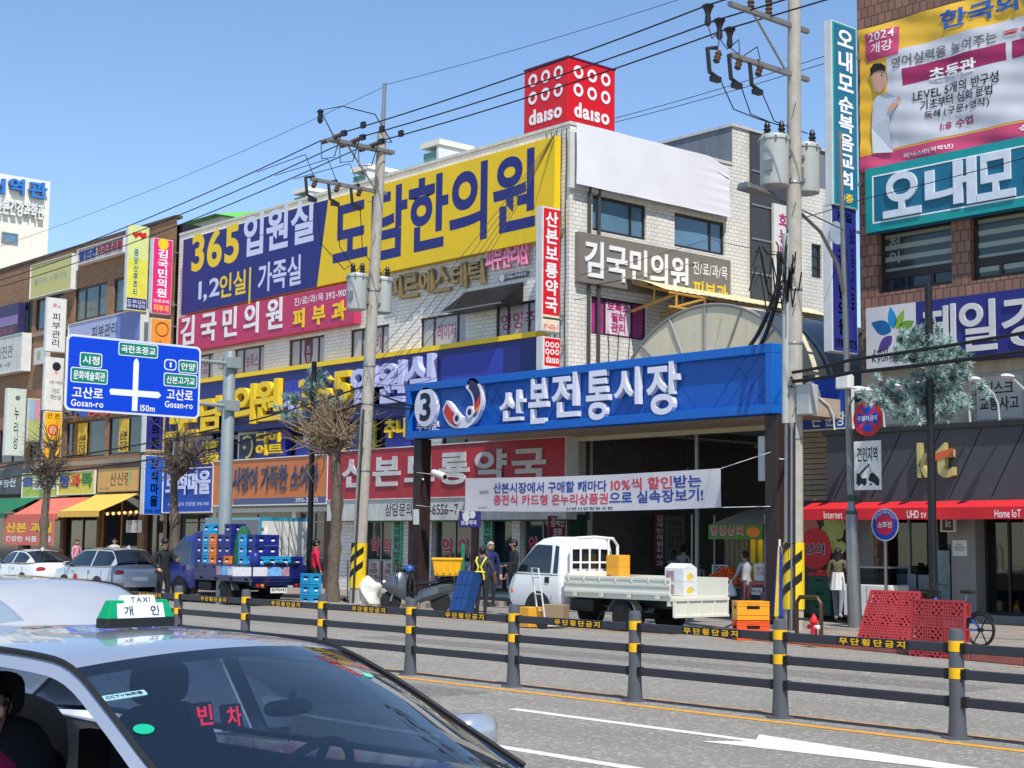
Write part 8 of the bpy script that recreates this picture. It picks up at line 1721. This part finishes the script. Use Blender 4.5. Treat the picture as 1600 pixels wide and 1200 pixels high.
    if long_hair: g.grid(lambda u, v: h+Vector((-.02-.085*math.sin(math.pi*(.1+.8*u)), -.098+.196*u, .02-.26*v))*k, 10, 5)
    g.build('hair', hair, bo, local=True, smooth=True)
    for s_ in (1, -1):
        MB().ball(h+Vector((.080, s_*.033, .012))*k, .011*k, nu=8, nv=5).build('eye', plast, bo, local=True); MB().ball(h+Vector((.0, s_*.092, -.005))*k, (.02*k, .014*k, .032*k), nu=8, nv=6).build('ear', sk, bo, local=True, smooth=True)
    MB().ball(h+Vector((.098, 0, -.012))*k, (.018*k, .014*k, .024*k), nu=8, nv=6).build('nose', sk, bo, local=True, smooth=True); MB().ball(h+Vector((.086, 0, -.048))*k, (.010*k, .024*k, .007*k), nu=8, nv=5).build('mouth', mat('lip', (150, 90, 84), .5), bo, local=True)
    if cap: MB().ball(h+Vector((-.005, 0, .05))*k, (.112*k, .102*k, .085*k), nu=16, nv=10).build('cap', cap, bo, local=True, smooth=True); MB().hexa([h+Vector(v)*k for v in ((.07, -.07, .055), (.19, -.06, .04), (.19, .06, .04), (.07, .07, .055), (.07, -.07, .068), (.19, -.06, .050), (.19, .06, .050), (.07, .07, .068))]).build('cap_peak', cap, bo, local=True, bevel=.01)
    if mask: MB().ball(h+Vector((.058, 0, -.045))*k, (.052*k, .062*k, .042*k), nu=10, nv=7).build('face_mask', mask, bo, local=True, smooth=True)
    return t, bo, k, h
def feet(px, py, z): q = W(px, py, z=z); return (q.x, q.y, z)
def at_y(px, y, z): q = W(px, 900, y=y); return (q.x, y, z)
TOCAM = lambda p: math.atan2(-p[1], -p[0])
c1_ = cloth('vest_charcoal', (62, 58, 66)); c2_ = cloth('trousers_dark', (46, 46, 50)); 
p = feet(752, 966, 0); t, bo, k, h = person('worker seen from behind in a charcoal vest with a yellow harness by the blue cart', p, TOCAM(p)+math.pi-.35, 1.68, c1_, c2_, sk=skin2, bare_arm=True, arms={1: ((.05, .10, -.27), (.22, .02, -.40)), -1: ((.02, -.12, -.27), (.16, -.10, -.44))}, lean=.06, bulk=1.06)
hv = mat('harness_yellow', (238, 226, 50), .5)
for s_ in (1, -1): MB().tube([(.12*k, s_*.10, 1.40*k), (-.02, s_*.115, 1.455*k), (-.135*k, s_*.10, 1.36*k), (-.155*k, s_*.03, 1.22*k), (-.145*k, s_*.09, 1.06*k), (-.13*k, s_*.10, .92*k)], .020, 6).build('harness_strap', hv, bo, local=True, smooth=True)
MB().tube([(-.148*k, -.13, 1.10*k), (-.165*k, 0, 1.11*k), (-.148*k, .13, 1.10*k)], .020, 6).build('harness_strap', hv, bo, local=True)
p = at_y(766, 26.0, .14); person('grey-haired person in a navy top facing the worker with the yellow harness', p, TOCAM(p)+.4, 1.66, cloth('top_navy', (40, 44, 96)), c2_, hair=hairg)
p = at_y(803, 25.6, .14); person('man in a black jacket standing in front of the white truck cab', p, TOCAM(p)-1.2, 1.72, cloth('jacket_black', (30, 30, 33)), c2_, sk=skin2, arms={1: ((.08, .06, -.26), (.26, .0, -.30))})
p = feet(1166, 966, 0.02); t, bo, k, h = person('woman in a light grey sweatshirt and plum trousers shopping at the orange stall', p, math.pi*.97, 1.62, cloth('sweat_grey', (168, 168, 172)), cloth('trousers_plum', (104, 66, 70)), arms={-1: ((.10, -.05, -.26), (.28, -.02, -.34)), 1: ((.08, .06, -.27), (.24, .05, -.40))}, lean=.04)
bq = Vector(p)+Vector((-.30, -.22, .52)); o = MB().lathe([(.02, .42), (.05, .30), (.13, .15), (.15, .03), (.05, 0)], bq, seg=14).build('shopping_bag', mat('white_plastic_bag', (224, 222, 214), .6, bump=.3), smooth=True); tag(o, 'white plastic shopping bag held by the woman at the orange stall', 'bag')
p = at_y(1068, 33.6, .02); person('tall shopper with short black hair in a pale grey shirt in the alley', p, 1.9, 1.74, cloth('shirt_pale', (176, 174, 172)), c2_)
p = at_y(1053, 32.6, .02); person('shopper with long black hair in a grey top at the tail of the white truck', p, 1.7, 1.60, cloth('top_ash', (120, 118, 120)), c2_, long_hair=True)
p = at_y(1091, 32.0, .02); person('small child in striped straps standing left of the orange heap', p, 2.4, 1.32, cloth('child_white', (150, 150, 156)), cloth('child_navy', (40, 44, 70)))
p = at_y(1012, 36.0, .02); person('dim figure in dark clothes walking deep in the alley', p, -1.0, 1.66, cloth('dim_coat', (60, 56, 58)), c2_)
p = feet(1310, 978, 0.02); p = (p[0], p[1], .14); t, bo, k, h = person('woman with black bobbed hair in an olive and white top walking past the fruit shop', p, 2.05, 1.60, cloth('top_olive', (98, 92, 64)), cloth('leggings_grey', (122, 124, 132)), shoes=mat('shoe_white', (212, 208, 204), .6), stride=.8, long_hair=True, arms={1: ((.02, .07, -.27), (.12, .04, -.48)), -1: ((-.06, -.08, -.27), (.04, -.10, -.50))})
g = MB(); g.grid(lambda u, v: Vector(((.120+.05*v+.008*math.sin(u*56))*math.cos(2*math.pi*u)+.01, (.135+.055*v+.008*math.sin(u*56))*math.sin(2*math.pi*u), 1.14-.42*v))*k, 56, 6); g.build('skirt', mat('skirt_white', (214, 212, 206), .85, bump=.2), bo, local=True, smooth=True)
o = MB().loftball((.0, -.30*k, .84*k), (.14, .05, .13)).build('handbag', plast, t, local=True, smooth=True); w0 = Matrix.Translation(p) @ Matrix.Rotation(2.05, 4, 'Z'); o.parent = None; o.matrix_world = w0; tag(o, 'black shoulder bag carried by the woman in the white skirt', 'bag')
p = feet(254, 957, 0); person('man in black with a black cap standing by the navy truck cab', p, -.2, 1.78, cloth('tracksuit_black', (28, 28, 31)), cloth('track_trousers', (32, 32, 36)), cap=black, arms={1: ((.12, .08, -.24), (.36, .02, -.18)), -1: ((.06, -.10, -.26), (.24, -.04, -.36))})
p = at_y(492, 24.4, .14); person('person in a bright red padded jacket behind the drinks truck', p, 1.2, 1.66, cloth('puffer_red', (206, 30, 64)), c2_, bulk=1.15, cap=black)
p = at_y(177, 29.6, .14); person('shopkeeper with folded arms in a dark apron under the yellow awning', p, TOCAM(p), 1.66, cloth('shirt_white', (190, 190, 190)), c2_, arms={1: ((.06, .08, -.26), (.24, -.12, -.20)), -1: ((.06, -.08, -.26), (.24, .12, -.22))})
p = at_y(118, 28.6, .14); person('person in a pink top walking under the salmon awning', p, 0.2, 1.60, cloth('top_pink', (206, 140, 160)), c2_, stride=.5)
pw_ = TM @ Vector((-.36, -.44, -.33)); t, bo, k, h = person('passenger in a hot pink top seated in the front of the taxi', pw_, TAXI_R, 1.60, cloth('top_hotpink', (190, 36, 90)), c2_, seated=True, arms={1: ((.14, .06, -.24), (.36, .0, -.26)), -1: ((.16, -.06, -.24), (.36, -.04, -.24))})
# ================================================================== MARKET GOODS AND KERB-SIDE THINGS
random.seed(21)
sp = W(1120, 960, z=0)
st = thing('fruit_stall', 'fruit stall table with a dark skirt under a green lettered canopy', 'stall', (sp.x, sp.y, 0)); SX, SY = sp.x, sp.y+.3
a, b = W(1077, 925, y=SY-.1), W(1196, 925, y=SY-.1)
MB().box(a.x, b.x, SY-.1, SY+.9, .68, .74).build('table_top', mat('stall_board', (120, 104, 84), .7), st); MB().box(a.x+.03, b.x-.03, SY-.06, SY+.86, .10, .675).build('skirt', mat('stall_skirt', (48, 56, 58), .8), st)
for x in (a.x+.05, b.x-.05):
    for y in (SY-.05, SY+.85): MB().tube([(x, y, .02), (x, y, 2.6)], .025, 6).build('pole', galv, st)
ca, cb = W(1108, 820, y=SY-.2), W(1192, 843, y=SY-.2)
MB().box(ca.x, cb.x, SY-.22, SY-.18, cb.z, ca.z).build('canopy_valance', mat('leaf_green_vinyl', (86, 132, 56), .5), st)
MB().text('왕창상회', (ca.x+.08, SY-.225, cb.z+.1), ((cb.x-ca.x)*.62, 0, 0), (0, 0, (ca.z-cb.z)*.66), (0, -1, 0), None, 0, .03).build('lettering', w_ink, st); MB().text('왕창상회', (ca.x+.10, SY-.232, cb.z+.115), ((cb.x-ca.x)*.61, 0, 0), (0, 0, (ca.z-cb.z)*.6), (0, -1, 0), None, 0, .01).build('lettering', r_ink, st)
MB().poly(circ(cb.x-.3, (ca.z+cb.z)/2, .22, .13), (0, SY-.22, 0), (1, 0, 0), Z3, (0, -1, 0), .001, .006).build('printed_fruit', orp, st)
MB().quad((ca.x, SY-.2, ca.z), (cb.x, SY-.2, ca.z), (cb.x, SY+1.4, ca.z+.45), (ca.x, SY+1.4, ca.z+.45)).build('canopy', mat('canopy_cloth', (176, 170, 150), .8), st)
g = MB(); cu0, cu1 = W(1132, 850, y=SY+1.2), W(1180, 850, y=SY+1.2); g.grid(lambda u, v: Vector((cu0.x+(cu1.x-cu0.x)*u, SY+1.2+.06*math.sin(u*40), .9+1.6*v)), 80, 2); g.build('curtain', mat('stall_curtain', (150, 142, 120), .8), st, smooth=True)
for px in (1177, 1189): q = W(px, 860, y=SY+.9); MB().box(q.x-.08, q.x+.08, SY+.88, SY+1.0, .8, 2.3).build('yellow_post', hz_y, st)
q = W(1178, 845, y=SY+.5); MB().tube([(q.x, SY+.5, 2.05), (q.x, SY+.5, 2.3)], .03, 8).build('tube_lamp', mat('lit_tube', (255, 250, 235), .5, var=0, emit=14), st)
orm = mat('orange_peel', (236, 96, 30), .45, var=.15, scale=30); om2 = mat('orange_ripe', (226, 74, 26), .45, var=.15, scale=30)
g = MB().ball((0, 0, 0), .052, nu=10, nv=7); om_a = g.build('orange', orm, smooth=True); om_b = None
hx0, hx1 = W(1098, 920, y=SY).x, W(1152, 920, y=SY).x; cnt = 0; first = True
lay = [(9, 6), (8, 5), (7, 4), (5, 3), (3, 2)]
for k, (nx, ny) in enumerate(lay):
    for i in range(nx):
        for j in range(ny):
            x = (hx0+hx1)/2+(i-(nx-1)/2)*.135+random.uniform(-.015, .015); y = SY+.32+(j-(ny-1)/2)*.115+random.uniform(-.012, .012)
            o = om_a if first else om_a.copy()
            if not first: COL.objects.link(o)
            first = False; s_ = random.uniform(1.1, 1.3); o.scale = (s_, s_, s_); o.location = (x, y, .742+.06+.088*k)
            tag(o, 'orange in the big heap on the fruit stall table', 'orange', 'oranges heaped on the fruit stall')
pk2 = mat('apple_bag', (226, 120, 120), .4, var=.45, scale=26)
for k in range(9):
    q = W(1176+7*(k % 5), 918, y=SY+.15); o = MB().ball((q.x, SY+.1+.22*(k//5), .82+.14*(k//5)), (.11, .1, .10), nu=12, nv=8, jit=.05).build('fruit_bag', pk2, smooth=True); tag(o, 'red and white mesh bag of fruit at the right of the orange heap', 'bag', 'fruit bags on the stall')
q = W(1184, 915, y=SY-.3); s = Sign('price_card', 'white handwritten price card propped among the fruit bags', 'sign', (1178, 880), (1199, 908), SY-.0, 'y', .02, white); s.txt('만원\n5개', .2, .3, .8, .8, r_ink, .01)
s = Sign('price_card', 'white handwritten price card hanging at the front of the stall table', 'sign', (1172, 918), (1191, 930), SY-.12, 'y', .02, white); s.txt('사과 5천', .15, .3, .85, .7, k_ink, .01)
s = Sign('display_board', 'white framed board with six rings on a dark panel behind the oranges', 'sign', (1112, 882), (1137, 904), SY+1.0, 'y', .05, white); s.frac(.12, .1, .88, .88, mat('dark_wine', (80, 20, 34), .5)); g = MB(); rings(g, s.O, s.U, s.N, s.w, s.h, None, .35, .32, .008); g.build('emblem', w_ink, s.t)
violet = mat('violet_crate', (110, 96, 116), .5, var=.1)
for k in range(2):
    q = W(1200, 972, z=0); crate('violet slatted crate under the fruit bags, %s of two' % ('lower', 'upper')[k], violet, (q.x, q.y+.3, .01+.34*k), 0, 'violet crates under the stall', 'market_crate', (.60, .42, .33), None)
q = W(1198, 925, z=.8)
for k in range(3): o = MB().box(-.30, .30, -.2, .2, 0, .16).build('carton', mat('brown_carton', (150, 128, 100), .7), bevel=.01); qq = W(1200, 955, y=SY-.15); o.location = (qq.x+.08, SY+.15, .70+.165*k-.0); tag(o, 'flat brown carton stacked right of the fruit bags, %s of three' % ('lowest', 'middle', 'top')[k], 'box', 'cartons at the stall')
# folded parasol by the right gate post
q = W(1219, 985, z=.02); ps = thing('parasol', 'folded blue and yellow parasol leaning at the right gate post', 'parasol', q)
g = MB(); n = 12
for k in range(n):
    a0_, a1_ = 2*math.pi*k/n, 2*math.pi*(k+1)/n
    m_ = b_ink if k % 3 else y_ink
    g.add([q+Vector((.05*math.cos(a0_), .05*math.sin(a0_), 1.75)), q+Vector((.05*math.cos(a1_), .05*math.sin(a1_), 1.75)), q+Vector((.19*math.cos(a1_), .19*math.sin(a1_), .30)), q+Vector((.15*math.cos((a0_+a1_)/2), .15*math.sin((a0_+a1_)/2), .2)), q+Vector((.19*math.cos(a0_), .19*math.sin(a0_), .30))], [(0, 4, 3, 2, 1)], m_)
g.build('canopy', None, ps); MB().tube([q, q+Vector((0, 0, 1.9))], .025, 8).build('pole', white, ps)
# fruit shop front: crates, white freezer
for k in range(3):
    q = W(1274, 962, z=.14); crate('dark green slatted crate before the grape poster, %s of three' % ('lowest', 'middle', 'top')[k], mat('dark_green_plastic', (24, 84, 64), .5, var=.1), (q.x, q.y+.4, .15+.31*k), 0, 'green crates at the fruit shop', 'market_crate', (.62, .44, .30), None)
q = W(1274, 905, z=1.1); cq = W(1274, 962, z=.14); o = MB().box(-.34, .34, -.24, .24, 0, .08).build('fruit_tray', r_ink, bevel=.01); o.location = (cq.x, cq.y+.4, 1.085); tag(o, 'red tray of small oranges on top of the dark green crates', 'tray')
g = MB()
for k in range(24): g.ball((random.uniform(-.28, .28), random.uniform(-.18, .18), .10), .045, nu=8, nv=6)
f_ = g.build('fruit', orm, o, local=True, smooth=True, kind='stuff')
q0, q1 = W(1318, 940, y=FY-1.2), W(1392, 940, y=FY-1.2)
fz = thing('display_freezer', 'low white freezer cabinet with a glass top beside the round hydrant sign', 'freezer', ((q0.x+q1.x)/2, FY-1.2, .14))
MB().box(q0.x, q1.x, FY-1.2, FY-.5, .2, .92).build('cabinet', white, fz, bevel=.02); MB().box((q0.x+q1.x)/2-.006, (q0.x+q1.x)/2+.006, FY-1.204, FY-1.2, .22, .9).build('door_gap', g_ink, fz)
MB().box(q0.x+.02, q1.x-.02, FY-1.18, FY-.52, .93, 1.30).build('glass_hood', clear, fz); MB().box(q0.x, q1.x, FY-1.2, FY-.5, 1.301, 1.34).build('hood_frame', fr_alu, fz)
# bike rack hoop, hydrant, barrier
q = W(1264, 995, z=.12); rk = thing('rack_hoop', 'bronze steel hoop barrier standing at the pavement edge', 'barrier', q); w2_ = .28
MB().tube([q+Vector((-w2_, 0, 0)), q+Vector((-w2_, 0, .62)), q+Vector((-w2_+.08, 0, .72)), q+Vector((w2_-.08, 0, .72)), q+Vector((w2_, 0, .62)), q+Vector((w2_, 0, 0))], .04, 10).build('hoop', mat('bronze_tube', (84, 66, 48), .4, .5), rk, smooth=True); MB().tube([q+Vector((-w2_, 0, .32)), q+Vector((w2_, 0, .32))], .022, 8).build('cross_bar', MATS['bronze_tube'], rk)
q = W(1272, 1001, z=.12); hy = thing('fire_hydrant', 'small red fire hydrant behind the bronze hoop', 'hydrant', q)
MB().lathe([(a*.7, b*.72) for a, b in [(.12, 0), (.12, .04), (.085, .06), (.085, .42), (.12, .44), (.12, .48), (.09, .5), (.07, .58), (.03, .62), (.03, .66)]], q, seg=18).build('barrel', r_ink, hy, smooth=True)
for s_ in (1, -1): MB().lathe([(.035, 0), (.035, .10), (.042, .10), (.042, .12), (.015, .13)], q+Vector((0, 0, .24)), (s_, -.2, 0), 12).build('outlet', white if s_ > 0 else r_ink, hy, smooth=True)
# red plastic pallets
pm_ = mat('red_pallet_plastic', (176, 58, 60), .55, var=.15, scale=4)
def pallet(label, M):
    g = MB(); S = 1.1; n = 22; u = S/n
    
    
    ctr = (2.5, 10.5, 18.5)
    for i in range(n):
        for j in range(n):
            pad = any(abs(i-a_) < 2 for a_ in ctr) and any(abs(j-a_) < 2 for a_ in ctr); x, y = i*u, j*u
            if pad:
                if (i+j) % 2: g.box(x, x+u, y, y+u, 0, .03)
                else: g.box(x, x+u, y, y+.012, 0, .03)
            else: g.box(x, x+.022, y, y+u, 0, .03); g.box(x+.022, x+u, y, y+.022, .002, .028)
    for cx in (.15, .55, .95):
        for cy in (.15, .55, .95):
            for y_ in (-.11, .08): g.box(cx-.11, cx+.11, cy+y_, cy+y_+.03, .031, .12)
    for c in (0, S-.035): g.box(c, c+.035, 0, S, -.004, .036); g.box(0, S, c, c+.035, -.0035, .0355)
    for c in (.05, .45, .85): g.box(0, S, c, c+.2, .12, .14)
    g.v = [Vector((v.x, v.y, .14-v.z)) for v in g.v]; g.xf(M); o = g.build('plastic_pallet', pm_); return tag(o, label, 'pallet', 'red plastic pallets')
a = W(1335, 1012, z=.02); pallet('red plastic pallet leaning back at the kerb, the left one', Matrix.Translation((a.x, a.y, .02)) @ Matrix.Rotation(R(-4), 4, 'Z') @ Matrix.Rotation(R(66), 4, 'X') @ Matrix.Translation((0, 0, -.14)) @ Matrix.Scale(1, 4))
a = W(1421, 1023, z=.02); pallet('red plastic pallet standing upright at the kerb, the right one', Matrix.Translation((a.x, a.y, .02)) @ Matrix.Rotation(R(-6), 4, 'Z') @ Matrix.Rotation(R(86), 4, 'X') @ Matrix.Translation((0, -.18, -.14)))
# hand trucks, folded blue crates, sacks
def hand_truck(label, p, rz, tilt, fm):
    t = thing('hand_truck', label, 'cart', p, rz); t.rotation_euler.y = 0
    c_, s2 = math.cos(tilt), math.sin(tilt); B = lambda d, y, h: (-d*c_-h*s2*1., y, .12+h*c_-d*s2*0)
    g = MB(); g.tube([B(0, -.2, 0), B(0, -.2, 1.15), B(0, .2, 1.15), B(0, .2, 0)], .018, 8)
    for h_ in (.25, .6, .95): g.tube([B(0, -.2, h_), B(0, .2, h_)], .014, 6)
    g.build('frame', fm, t, local=True, smooth=True); MB().box(0, .32, -.24, .24, .06, .075).build('toe_plate', fm, t, local=True)
    for y in (.27, -.27): wheel(t, (-.10, y, .125), .125, .07, 1 if y > 0 else -1)
    return t
q = W(724, 966, z=0); ht_ = hand_truck('hand truck loaded with upright folded blue crates beside the harnessed worker', (q.x, q.y, 0), -1.45, .35, galv)
HM = Matrix.Translation(q) @ Matrix.Rotation(-1.45, 4, 'Z')
bf_ = mat('folded_crate_blue', (30, 66, 120), .5, var=.12)
for k in range(3):
    M_ = HM @ Matrix.Translation((.02, -.18+.17*k, .085)) @ Matrix.Rotation(-.35, 4, 'Y'); g = MB(); g.box(0, .32, 0, .15, 0, .98)
    for z in (.0, .32, .64, .94): g.box(-.008, .328, -.006, .156, z, z+.03)
    g.xf(M_); o = g.build('folded_crate', bf_, bevel=.006); tag(o, 'upright folded blue crate on the hand truck by the worker, %s of three' % ('left', 'middle', 'right')[k], 'crate', 'folded blue crates')
q = W(540, 948, z=0); hand_truck('empty silver hand truck standing behind the bare tree trunk', (q.x, q.y+.3, 0), 2.4, .1, galv)
q = W(800, 985, z=0); ht2 = hand_truck('white hand truck with a brown carton in front of the white truck', (q.x-.3, q.y+1.1, 0), 1.2, .15, white)
qq = W(797, 940, y=q.y+.9); o = MB().box(-.24, .24, -.18, .18, 0, .3).build('carton', mat('brown_carton', (150, 128, 100), .7), bevel=.01); o.location = (q.x-.15, q.y+1.35, .2); o.rotation_euler.z = .4; tag(o, 'brown carton riding on the white hand truck', 'box')
o = MB().box(-.16, .16, -.2, .2, 0, .42).build('yellow_carton', MATS['amber_carton'], bevel=.01); o.location = (q.x-.55, q.y+1.0, .02); tag(o, 'amber carton on the ground in front of the white truck', 'box')
g = MB(); q = W(562, 950, z=.02); g.ball(q+Vector((0, .3, .34)), (.36, .34, .46), nu=30, nv=20, jit=.03)
for v in g.v: d = v-q; v.x += .07*math.sin(d.z*9+d.y*5); v.y += .06*math.sin(d.x*11+d.z*6); v.z = max(v.z+.06*math.sin(d.x*13+d.y*8), .02)
tag(g.build('bulk_sack', mat('white_woven_sack', (216, 214, 204), .8, var=.12, scale=3, bump=.5), smooth=True, sharp=80), 'big crumpled white sack leaning between the utility pole and the scooter', 'sack')
q = W(664, 905, z=1.0); q = W(666, 955, z=0); o = MB().tube([(q.x, q.y+1.2, .1), (q.x, q.y+1.2, 1.75)], .05, 10).build('roadside_post', mat('green_tube', (20, 130, 90), .5), smooth=True); tag(o, 'thin green tube post behind the yellow bin', 'post')
asp2 = asphalt('patched_asphalt', (104, 100, 95), (124, 120, 113), (150, 145, 136), 48., .2)
for x0, x1, y0, y1 in ((-16.5, -14.2, 9.6, 12.1), (-24, -11, 17.0, 17.9), (-7.0, -5.6, 5.2, 8.4)): MB().quad((x0, y0, .002), (x1, y0+.05, .002), (x1-.04, y1, .002), (x0+.06, y1-.03, .002)).build('road_patch', asp2, kind='structure')
MB().quad((-15.5, 26.6, .144), (10, 26.6, .144), (10, 26.95, .144), (-15.5, 26.95, .144)).build('tactile_paving', mat('tactile_yellow', (206, 170, 90), .8, var=.2), kind='structure')
